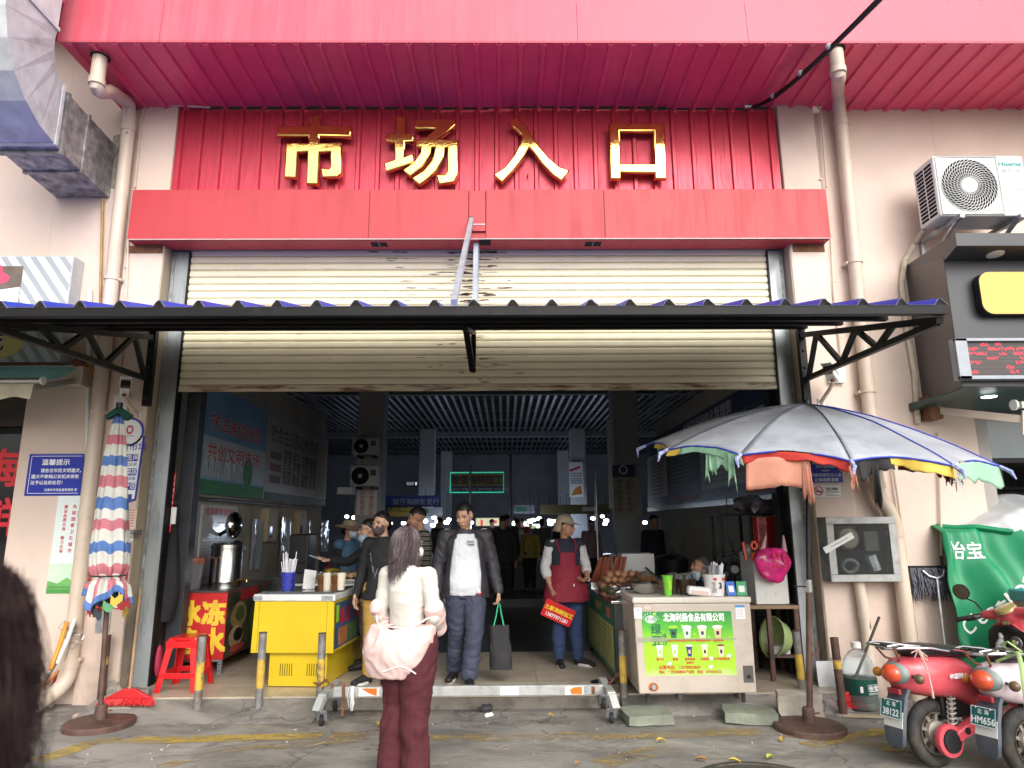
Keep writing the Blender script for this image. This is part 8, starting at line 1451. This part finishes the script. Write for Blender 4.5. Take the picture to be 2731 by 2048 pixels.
w3 = Person('woman in wine red apron and beige cap holding a red placard', V((.66, .78, FZ)), radians(6), 1.58, dict(head=(.006, -.014, .925), elR=(-.142, .02, .645), wrR=(-.118, -.055, .52), hdR=(-.10, -.085, .43), elL=(.15, .03, .655), wrL=(.135, -.085, .575), hdL=(.07, -.12, .56), anR=(-.058, .0, .047), toR=(-.06, -.10, .016), knL=(.06, -.012, .285), anL=(.075, .012, .047), toL=(.145, -.055, .016)), (radians(62), radians(6), 0), .0065, skind, 'bun', fem=True, curl={'L': .9, 'R': .7})
w3.shirt('shirt', cloth('pale_grey_knit', (.50, .50, .52)), .80, 1.06, .007, .49, .83, 1.05, (.005, 12, 12), sg=1.3); w3.shirt('vest', navy, 0, 1.14, .014, .50, .845, 1.05, (.005, 10, 9)); Ha = 1.58
def apk(v): q = v/Ha; return q.y < .02 and ((q.z < .665 and q.z > .0) or (abs(q.x) < .058+.0*(q.z) and q.z < .755))
w3.shirt('apron', apr_m, 0, 1.22, .020, .425, .80, 1.16, (.006, 9, 6), keep=apk, solid=.004)
for e in (-1, 1): MB().tube([(e*.085, -.125, .752*Ha), (e*.10, -.10, .79*Ha), (e*.10, -.02, .838*Ha), (e*.085, .06, .80*Ha)], .011, 6, flat=.3).build('apron_strap', apr_m, w3.t, True)
MB().ell((.055, -.165, .535*Ha), (.008, .003, .014)).build('apron_badge', offwhite, w3.t, True); MB().tube([w3.J['wrL']+V((.025*cos(a), .025*sin(a)*.6, .022*sin(a))) for a in [i*pi/7 for i in range(15)]], .006, 6).build('bangle', offwhite, w3.t, True)
w3.trousers(denim, 1.14, .009, (.005, 8, 12)); w3.shoes(shb, whs)
capm = cloth('beige_cap_cloth', (.34, .27, .19)); mb = MB().ell(w3.hp(0, .012, .036), [x*Ha for x in (.058, .066, .046)], w3.R, 22, 14); R_ = w3.R.transposed(); hd_ = w3.J['head']
mobj('cap_crown', remesh(mb, .006, 2, (.002, 20, 20), lambda v: (R_ @ (v-hd_)).z/Ha > .026, .004), capm, w3.t)
MB().grid(lambda u, v: w3.hp((.056+.012*v)*sin((u-.5)*2.5), .012-(.062+.052*v)*cos((u-.5)*2.5), .034-.012*v), 16, 5).build('cap_brim', capm, w3.t, True, solid=.005); MB().grid(lambda u, v: w3.hp((.058+.006*v)*sin((u-.5)*3.0), .012+(.066+.016*v)*cos((u-.5)*3.0), .036-.075*v), 16, 5).build('neck_flap', capm, w3.t, True, solid=.004)
w3.place(); q = M.Rotation(w3.rot, 3, 'Z') @ w3.J['hdR'] + w3.loc
pr_, pu_ = V((cos(radians(24)), 0, -sin(radians(24)))), V((sin(radians(24)), -.15, cos(radians(24)))).normalized(); pl_ = thing('hand_placard', 'red placard with yellow characters and a white phone number held at her side', 'placard', q)
B = Board(pl_, q+V((.0, -.045, -.03))-pr_*.10-pu_*.155, pr_, pu_, .335, .185); MB().prism(rrect(0, .335, 0, .185, .018), B.o, B.r, B.u, -B.n*.005).build('panel', mat('red_placard', (.58, .015, .02), .35), pl_, bevel=.001)
B.text('土家海鲜加工', .17, .092, .053, mat('bright_yellow_print', (.80, .62, .03), .5), .002, bold=.07, wx=1.02); B.text('13877971281', .17, .024, .054, whiteink, .002, bold=.04, wx=.88)
w4 = Person('elderly grey haired woman seated behind the drink freezer with mask at her chin', V((2.12, .42, FZ)), radians(-80), 1.52, dict(pel=(0, .05, .30), chest=(0, .02, .49), neck=(0, -.01, .60), head=(0, -.055, .69), **{k+s_: v for s_, e in (('L', 1), ('R', -1)) for k, v in dict(sh=(e*.098, -.005, .575), el=(e*.13, -.03, .42), wr=(e*.09, -.13, .37), hd=(e*.05, -.2, .37), hip=(e*.05, .03, .29), kn=(e*.065, -.2, .285), an=(e*.065, -.19, .047), to=(e*.07, -.27, .016)).items()}), (radians(4), radians(-4), 0), .0075, skind, 'bun', mat('grey_black_hair', (.045, .045, .046), .55, var=.8, vs=30), True)
w4.shirt('coat', navy, 1., 1.18, .016, .48, .85, 1.1, (.006, 10, 9)); w4.trousers(blk); w4.shoes(shb); w4.mask(mat('pale_blue_mask', 0), .032)
MB().tube([(.06, -.10, .92), (.075, .03, .88), (.05, .10, .80), (.06, .12, .62)], .007, 6).build('apron_strap', mat('sky_blue_strap', (.1, .25, .5), .6), w4.t, True); w4.place()
q = V((2.18, .42, FZ)); sl_ = thing('low_stool', 'low dark stool under the seated elderly woman', 'stool', q); MB().b2((q.x-.17, q.y-.17, FZ+.28), (q.x+.17, q.y+.17, FZ+.36)).build('seat', darkrust, sl_)
for a in (-.14, .14):
 for b in (-.14, .14): MB().tube([(q.x+a, q.y+b, FZ+.28), (q.x+a*1.1, q.y+b*1.1, FZ)], .016, 7).build('leg', darkrust, sl_)
w5 = Person('seller in straw hat and blue vest behind the yellow freezer', V((-2.02, 2.0, FZ)), radians(65), 1.55, dict(head=(0, -.02, .925)), (0, radians(8), 0), .010, skind, 'bun', fem=True); w5.shirt('shirt', blk, 1., 1.1, .01); w5.shirt('vest', cloth('slate_blue_vest', (.05, .11, .18)), 0, 1.16, .016, .47, .84, 1.06); w5.trousers(blk); w5.mask(mat('pale_blue_mask', 0))
straw = mat('straw_hat', (.22, .17, .12), .8, var=.3, vs=30, bump=.4); mb = MB().lathe([(.128, -.012), (.10, .0), (.066, .006), (.062, .03), (.05, .05), (.0, .055)], n=28); mb.v = [w5.hp(v.x, v.y+.01, v.z+.03) for v in mb.v]; mb.build('hat', straw, w5.t, True, solid=.004); w5.place()
far = [('shopper in black seen from behind just right of the white shirted man', (-.05, 6.6), 170, 1.66, blk, blk), ('shopper in dark blue walking away in the aisle', (.02, 8.2), 185, 1.70, navy, blk), ('shopper in a pale top at the edge of the aisle pole', (.28, 9.9), 150, 1.62, tee, navy), ('woman in striped top standing far off behind the tubs', (.98, 11.8), 180, 1.64, strp, blk), ('shopper in black hood before the lit stall', (.52, 14.5), 190, 1.66, blk, blk), ('shopper in black beside the lit stall', (.80, 15.2), 170, 1.6, blk, blk), ('tall shopper in dark clothes nearest the red lit board', (.30, 16.5), 180, 1.72, blk, navy), ('shopper in dark red far down the aisle', (-.42, 13.8), 160, 1.64, cloth('dull_red_cloth_top', (.12, .02, .02)), blk), ('shopper in grey by the blue sign', (-1.75, 11.5), 200, 1.66, cjk, blk), ('stall keeper in pale pink behind the banner column', (2.0, 9.2), 20, 1.58, cloth('dusty_pink', (.25, .18, .19)), blk), ('shopper in dark coat near the scroll board column', (2.62, 5.3), 30, 1.64, navy, blk), ('stall keeper in black by the ochre band', (1.55, 12.2), 10, 1.66, blk, blk), ('shopper with dark hair behind the striped knit man', (-.95, 9.0), 175, 1.62, blk, blk)]
for l, (x, y), r_, h_, a_, b_ in far: p_ = Person(l, V((x, y, .117)), radians(r_), h_, dict(head=(0, -.02, .925)), (0, radians(8), 0), .02, skind, 'long' if 'woman' in l else 'short', detail=False, group='people deep in the hall'); p_.shirt('top', a_, 1., 1.12, .012, .45, .84, 1.08, None, vox=.018); p_.trousers(b_, fold=None); p_.place()
p_ = Person('stall keeper in red headscarf and yellow top bent over the tubs', V((.55, 9.0, .117)), radians(200), 1.5, dict(chest=(0, -.05, .70), neck=(0, -.08, .80), head=(0, -.12, .885)), (0, .3, 0), .018, skind, None, detail=False, group='people deep in the hall'); p_.shirt('top', cloth('dull_yellow_top', (.32, .26, .06)), 1, 1.1, .01, fold=None, vox=.018); p_.trousers(blk, fold=None); MB().ell(p_.hp(0, .012, .01), [x*1.5 for x in (.053, .06, .06)], p_.R).build('headscarf', cloth('brick_red_scarf', (.30, .05, .04)), p_.t, True); p_.place()
ph_ = Person('passer-by close to the camera showing only long frizzy dark hair', V((-.655, -6.1, 0)), radians(180), 1.59, {}, (0, 0, 0), .012, skin, 'long', mat('near_black_brown_hair', (.040, .027, .027), .95, spec=.08, var=.5, vs=40), True, detail=False)
ph_.shirt('coat', blk, 1., 1.1, .01); ph_.trousers(blk); ph_.shoes(shb)
fm_ = mat('frizzy_brown_hair', (.042, .028, .028), .95, spec=.08, var=.7, vs=20); R_ = random.Random(21); g = MB()
for k in range(4200):
 a = R_.uniform(0, 2*pi); e = R_.uniform(0, 1.5); st_ = V((cos(a)*cos(e)*.064, sin(a)*cos(e)*.072+.015, sin(e)*.062+.02)); L_0 = R_.uniform(.20, .34); pts = []; o_ = V((cos(a), sin(a), 0))*R_.uniform(0, 1); sd_ = k*1.37
 for i in range(15):
  f = i/14; p = st_+V((0, 0, -L_0*f*(1.0)))+o_*(.020*sin(pi*min(1, f*1.3))-.03*f*f)+V((noise.noise(V((k//40*1.7+a*.6, f*2.6, 0)))+.35*noise.noise(V((sd_, f*4, 0))), noise.noise(V((k//40*1.7+a*.6, f*2.6, 9)))+.35*noise.noise(V((sd_, f*4, 9))), .3*noise.noise(V((sd_, f*6, 4)))))*(.012+.02*f)+V((sin(f*7+k*.9), cos(f*6+k*1.7), 0))*.0045*f
  if i == 0 or p.z < pts[-1][2]+.02: pts.append(p)
 g.tube([ph_.hp(*p) for p in pts], [.0005*(1-.6*i/len(pts)) for i in range(len(pts))], 3)
stuff(g.build('frizzy_hair', fm_, ph_.t, True)); ph_.place()
def scooter(label, body, plate_s, side_s, loc, rz, lean):
 t = thing('scooter', label, 'scooter', (0, 0, 0), 'scooters parked at the kerb'); grey = mat('grey_green_plastic', (.20, .24, .23), .5, var=.1); drk = mat('dark_grey_plastic', (.1, .1, .1), .4); lens = mat('orange_red_lens', (.62, .08, .03), .15, var=.03, coat=.6); rimm = mat('dusty_cast_alloy', (.30, .27, .23), .55, m=.5, var=.25, vs=12, dirt=.4, dc='6b5f50', ds=8)
 def wheel(y, rear):
  z = .215; mb = MB(); n = 44; rings = []
  for i in range(n):
   a = 2*pi*i/n; c = V((0, y+.168*cos(a), z+.168*sin(a))); rad = V((0, cos(a), sin(a))); kk = 1 if i % 2 else .94
   rings.append([c+rad*.047*cos(b)*(kk if cos(b) > .3 else 1)+V((.042*sin(b), 0, 0)) for b in [2*pi*j/14 for j in range(14)]])
  mb.loft(rings+[rings[0]], cap=False); w = mb.build('wheel', rubber, t, True)
  X = M.Rotation(pi/2, 3, 'Y')
  r_ = MB().lathe([(.135, -.036), (.125, -.03), (.118, -.02), (.118, .02), (.125, .03), (.135, .036)], (0, y, z), X, 36, cap=False).build('rim', rimm, w, True)
  for s_ in (-1, 1):
   MB().lathe([(.085, .0), (.08, .03*1), (.05, .045), (.022, .05), (.02, .07), (0, .07)], (s_*.01, y, z), M.Rotation(s_*pi/2, 3, 'Y'), 28).build('hub', rimm, w, True)
   for k in range(9): a = 2*pi*k/9; MB().bar((s_*.018, y+.075*cos(a), z+.075*sin(a)), (s_*.022, y+.122*cos(a), z+.122*sin(a)), .022, .016, (1, 0, 0)).build('spoke', rimm, w)
 wheel(0, True); wheel(1.18, False)
 S = [(-.27, .045, .53, .67), (-.23, .105, .49, .695), (-.12, .148, .455, .715), (.04, .168, .44, .72), (.2, .17, .42, .70), (.34, .155, .33, .655), (.43, .11, .29, .52), (.47, .08, .25, .40)]
 def sec(y, w, zb, zt):
  cz_, hz_ = (zb+zt)/2, (zt-zb)/2; return [V((w*(abs(cos(a))**.62)*(1 if cos(a) >= 0 else -1), y, cz_+hz_*(abs(sin(a))**.75)*(1 if sin(a) >= 0 else -1))) for a in [2*pi*j/20 for j in range(20)]]
 MB().loft([sec(*s_) for s_ in S]).build('rear_body', body, t, True, sub=1)
 se = [(-.16, .06, .715, .755), (-.11, .11, .70, .785), (.05, .125, .695, .79), (.17, .115, .69, .765), (.30, .11, .675, .76), (.42, .085, .66, .735), (.46, .04, .66, .70)]
 MB().loft([sec(*s_) for s_ in se]).build('seat', mat('black_vinyl', (.014, .014, .016), .38, var=.2, bump=.1, bs=120), t, True, sub=1)
 for s_ in (-1, 1): MB().tube([(s_*.12, .12, .735), (s_*.135, -.05, .765), (s_*.12, -.2, .775), (s_*.06, -.30, .77), (0, -.33, .768)], .0105, 8).build('grab_rail', chrome, t, True); MB().tube([(s_*.08, -.30, .77), (s_*.06, -.25, .70), (s_*.03, -.22, .69)], .008, 7).build('rail_stay', rust, t, True); MB().tube([(s_*.10, -.10, .775), (s_*.10, -.28, .80), (s_*.09, -.36, .79), (0, -.37, .79)], .009, 8).build('rack_loop', chrome, t, True)
 MB().ell((0, -.275, .605), (.075, .055, .062), nu=18, nv=12).build('tail_lamp', lens, t, True); MB().ell((0, -.235, .605), (.105, .055, .078), nu=18, nv=12).build('lamp_surround', grey, t, True)
 for s_ in (-1, 1): MB().tube([(s_*.09, -.20, .60), (s_*.15, -.22, .59)], .009, 7).build('indicator_stalk', black, t); MB().ell((s_*.175, -.225, .59), (.035, .03, .032), nu=14, nv=9).build('indicator', mat('smoky_amber_lens', (.12, .08, .04), .2) if s_ > 0 else mat('amber_lens', (.55, .2, .03), .2), t, True)
 mud = mat('blue_grey_mudguard', (.06, .075, .095), .6, var=.2, dirt=.4, dc='6a6560', ds=6)
 MB().loft([[(-w_, y, z), (-w_*.9, y-.02, z), (w_*.9, y-.02, z), (w_, y, z)] for y, z, w_ in ((-.17, .56, .075), (-.24, .47, .08), (-.285, .36, .085), (-.31, .25, .085), (-.315, .17, .07), (-.31, .15, .04))]).build('mudguard', mud, t, True, angle=radians(50)); MB().b2((-.05, -.285, .475), (.05, -.262, .51)).build('reflector', mat('dull_red_reflector', (.3, .03, .04), .3), t, bevel=.004)
 R = M.Rotation(radians(-14), 3, 'X'); pc = V((0, -.325, .385)); P_ = thing('plate_holder', None, None) if False else None
 pr, pu_ = V((1, 0, 0)), R @ V((0, 0, 1)); pm = mat('teal_plate', (.006, .115, .11), .4, var=.06); B = Board(t, pc-pr*.085-pu_*.0525, pr, pu_, .17, .115); B.slab('number_plate', pm, .003, .001); B.rects('plate_edge', [(0, 0, .17, .004), (0, .111, .17, .115), (0, 0, .004, .115), (.166, 0, .17, .115)], whiteink, .001); B.text('北 海', .085, .075, .032, whiteink, .0015, bold=.03, gap=1.2); B.text(plate_s, .085, .016, .058, whiteink, .0015, bold=.05, wx=.95 if len(plate_s) > 5 or plate_s[0] == 'H' else .93)
 MB().box(pc+V((0, .012, -.06)), (.15, .006, .1), R).build('plate_backing', offwhite, t);
 for s_ in (-1, 1): MB().ell(B.at(.085+.05*s_, .105, .003), (.006, .004, .006), nu=8, nv=5).build('plate_bolt', chrome, t)
 sp = [V((.10, .10, .50)).lerp(V((.10, .06, .23)), i/70) + V((.026*cos(i*.8), 0, .026*sin(i*.8)*.4)) + V((0, .026*sin(i*.8), 0)) for i in range(71)]; MB().tube(sp, .0055, 5).build('shock_spring', mat('pale_spring', (.5, .48, .44), .5, m=.3), t, True); MB().tube([(.10, .10, .52), (.10, .06, .20)], .013, 8).build('shock_rod', rimm, t, True)
 MB().lathe([(.098, -.02), (.105, 0), (.10, .022), (.074, .026)], (.115, .0, .19), M.Rotation(pi/2, 3, 'Y'), 32).build('motor_cover', body, t, True); MB().lathe([(.074, 0), (.07, .012), (.03, .018), (0, .018)], (.141, .0, .19), M.Rotation(pi/2, 3, 'Y'), 28).build('motor_cap', black, t, True)
 for k in range(12): a = 2*pi*k/12; MB().bar((.150, .03*cos(a), .19+.03*sin(a)), (.150, .066*cos(a), .19+.066*sin(a)), .006, .008, (1, 0, 0)).build('cap_rib', drk, t)
 MB().loft([[(.10, y, z-h_), (.155, y, z-h_*.8), (.155, y, z+h_*.8), (.10, y, z+h_)] for y, z, h_ in ((-.05, .20, .03), (.06, .215, .045), (.26, .285, .05), (.36, .30, .04))]).build('swing_arm', body, t, bevel=.012); MB().ell((.158, .13, .245), (.006, .025, .022), nu=12, nv=7).build('axle_hole', blackv, t)
 MB().b2((-.06, .05, .30), (.06, .42, .46)).build('inner_guard', black, t, bevel=.02); MB().tube([(-.1, .36, .24), (-.2, .33, .02)], .011, 7).build('side_stand', galv, t)
 MB().loft([sec(y, w, zb, zt) for y, w, zb, zt in ((.40, .12, .21, .30), (.6, .155, .20, .27), (.78, .15, .20, .28), (.86, .12, .22, .34))]).build('floor_board', body, t, True)
 MB().loft([[(x*w_, y+.055*(1-abs(x)**2)+.0, z) for x in (-1, -.8, -.5, 0, .5, .8, 1)]+[(x*w_*.97, y-.02+.055*(1-abs(x)**2), z) for x in (1, .8, .5, 0, -.5, -.8, -1)] for y, z, w_ in ((.86, .24, .10), (.88, .38, .16), (.885, .55, .19), (.87, .72, .18), (.845, .83, .13), (.83, .88, .06))]).build('leg_shield', body, t, True)
 MB().loft([[(x*w_, y-.04*(1-abs(x)**2)*k, z) for x in (-1, -.7, -.35, 0, .35, .7, 1)]+[(x*w_, y+.035, z) for x in (1, .7, .35, 0, -.35, -.7, -1)] for y, z, w_, k in ((.85, .36, .12, .6), (.85, .48, .165, 1.4), (.845, .62, .175, 2.2), (.84, .66, .175, 1.7), (.835, .68, .17, .4), (.835, .76, .165, .2), (.825, .82, .14, .6), (.815, .86, .08, 1.2))]).build('inner_panel', black, t, True, angle=radians(60))
 MB().lathe([(.045, 0), (.04, .008), (0, .01)], (.07, .815, .75), M.Rotation(pi/2, 3, 'X'), 22).build('lock_disc', drk, t, True); MB().lathe([(.022, 0), (.02, .008), (0, .009)], (.07, .805, .75), M.Rotation(pi/2, 3, 'X'), 16).build('key_lock', chrome, t, True)
 MB().ell((0, 1.18, .395), (.075, .19, .07), nu=16, nv=10).build('front_mudguard', body, t, True)
 for s_ in (-1, 1): MB().tube([(s_*.07, 1.16, .22), (s_*.06, 1.0, .62)], .016, 8).build('fork_leg', chrome, t, True)
 MB().tube([(0, 1.0, .55), (0, .90, .92)], .03, 10).build('steering_stem', black, t)
 HR = M.Rotation(radians(-7), 3, 'Y') @ M.Rotation(radians(4), 3, 'Z'); hc = V((0, .89, .91)); Hh = lambda x, y, z: hc+HR @ V((x, y, z)); mb = MB()
 eloft(mb, [((0, .03, -.13), .055, .05), ((0, .02, -.07), .075, .06), ((0, .01, -.01), .10, .075), ((0, .005, .04), .09, .075), ((0, .0, .075), .055, .05)], 20)
 for s_ in (-1, 1): mb.caps((0, .0, .03), (s_*.17, -.02, .035), .052, .034)
 mb.v = [Hh(*v) for v in mb.v]; me = remesh(mb, .009, 6); mobj('headset', me, body, t)
 MB().lathe([(.075, 0), (.07, .02), (.05, .028), (0, .03)], Hh(0, -.02, .062), HR @ M.Rotation(radians(28), 3, 'X'), 30).build('dial_glass', mat('yellowed_dial', (.33, .26, .10), .18, var=.2, coat=.6), t, True); MB().box(Hh(.0, -.065, -.03), (.055, .006, .025), HR).build('maker_badge', mat('gold_badge', (.4, .3, .15), .4, m=.6), t)
 for s_ in (-1, 1):
  MB().tube([Hh(s_*.17, -.02, .035), Hh(s_*.24, -.03, .03)], .02, 12).build('switch_block', chrome if s_ < 0 else drk, t, True); MB().tube([Hh(s_*.235, -.03, .03), Hh(s_*.37, -.055, .015)], .0175, 12).build('grip', rubber, t, True); MB().tube([Hh(s_*.37, -.055, .015), Hh(s_*.38, -.056, .014)], .022, 12).build('grip_end', black, t)
  MB().tube([Hh(s_*.20, .03, .03), Hh(s_*.28, .035, .012), Hh(s_*.36, .01, .0)], [.008, .007, .006], 7).build('brake_lever', black, t, True)
  m0, m1_, m2_ = Hh(s_*.19, -.01, .06), Hh(s_*.235, .0, .13), Hh(s_*.33, .03, .17 if s_ < 0 else .30); MB().tube([m0, m1_, m2_], .0065, 7).build('mirror_stalk', chrome if s_ < 0 else black, t, True)
  mc_ = m2_+V((s_*.02, 0, .05)); mR = M.Rotation(s_*radians(-14), 3, 'Z') @ M.Rotation(pi/2+.25, 3, 'X'); mo = MB().lathe([(.062, .018), (.06, .0), (.04, -.022), (0, -.03)], mc_, mR, 26).build('mirror', black, t, True); MB().lathe([(.057, .0185), (.0, .019)], mc_, mR, 26).build('mirror_glass', mat('brown_tinted_mirror', (.22, .19, .12), .08, m=1), mo, True)
 if side_s: B = Board(t, V((.178, .02, .565)), (0, 1, 0), (0, 0, 1), .3, .1); B.text('中国铃木', .0, .012, .036, whiteink, .006, bold=.05, align='LEFT', shear=.25, wx=1.1); B.text(side_s, .135, .008, .022, whiteink, .006, bold=.03, align='LEFT', shear=.2)
 t.location = loc; t.rotation_euler = (0, lean, rz); return t
redb = mat('coral_red_scooter_paint', (.55, .075, .095), .28, var=.08, vs=3, coat=.35, dirt=.25, dc='8a4a48', ds=4); pinkb = mat('pale_pink_scooter_paint', (.64, .52, .55), .3, var=.06, vs=3, coat=.3, dirt=.2, dc='8a7a78', ds=4)
A_ = radians(74); s1 = scooter('coral red scooter with teal number plate parked beside the green tarpaulin', redb, '38122', 'ZUMUKI', V((2.90, -1.98, 0)), -A_, radians(-3))
s2 = scooter('pale pink scooter half cut off at the edge nearest the camera', pinkb, 'HM656', None, V((3.37, -2.2, 0)), -A_, radians(-3))
Rz = M.Rotation(-A_, 3, 'Z'); SL = lambda x, y, z: V((2.90, -1.98, 0)) + Rz @ V((x, y, z))
q = SL(-.09, .79, .64); t = thing('drink_bottle', 'small clear drink bottle in the pocket of the coral red scooter', 'bottle', q); MB().lathe([(.03, -.02), (.032, .02), (.032, .09), (.015, .13), (.015, .14), (0, .14)], q, M.Rotation(.2, 3, 'Y'), 16).build('bottle', mat('smoky_clear_plastic', (.5, .5, .55), .1, alpha=.6, var=.1), t, True); MB().tube([q+V((.028, 0, .135)), q+V((.033, 0, .165))], .017, 12).build('cap', offwhite, t)
t = thing('pink_string', 'pink plastic string tied round the rear rack of the coral red scooter', 'string', SL(.1, -.2, .77)); sm_ = mat('pale_pink_string', (.62, .42, .38), .7)
for dx in (0, .012): MB().tube([SL(.105+dx, -.17, .78), SL(.155+dx, -.19, .72), SL(.165, -.16, .62), SL(.16+dx, -.15, .48)], .0035, 5, flat=.5).build('strand', sm_, t)
for k in range(5): MB().tube([SL(.11, -.17, .775), SL(.12+rnd(-.04, .05), -.17+rnd(-.05, .05), .74+rnd(-.03, .04))], .0035, 4).build('loose_end', sm_, t)
S2 = lambda x, y, z: V((3.37, -2.2, 0)) + Rz @ V((x, y, z)); gw = mat('lime_webbing', (.30, .42, .16), .7, var=.1)
t = thing('green_strap', 'pale green webbing strap knotted to the rack of the pale pink scooter', 'strap', S2(.1, -.2, .77))
MB().tube([S2(.10, -.10, .79), S2(.14, -.14, .74), S2(.16, -.17, .5), S2(.15, -.2, .1)], .013, 6, flat=.35).build('webbing', gw, t, True); MB().tube([S2(-.10, -.05, .60), S2(.0, -.16, .72), S2(.10, -.12, .78)], .013, 6, flat=.35).build('webbing', gw, t, True); MB().tube([S2(.10, -.12, .78), S2(.07, -.2, .83), S2(.12, -.2, .86), S2(.14, -.12, .80)], .014, 6, flat=.4).build('knot', gw, t, True)
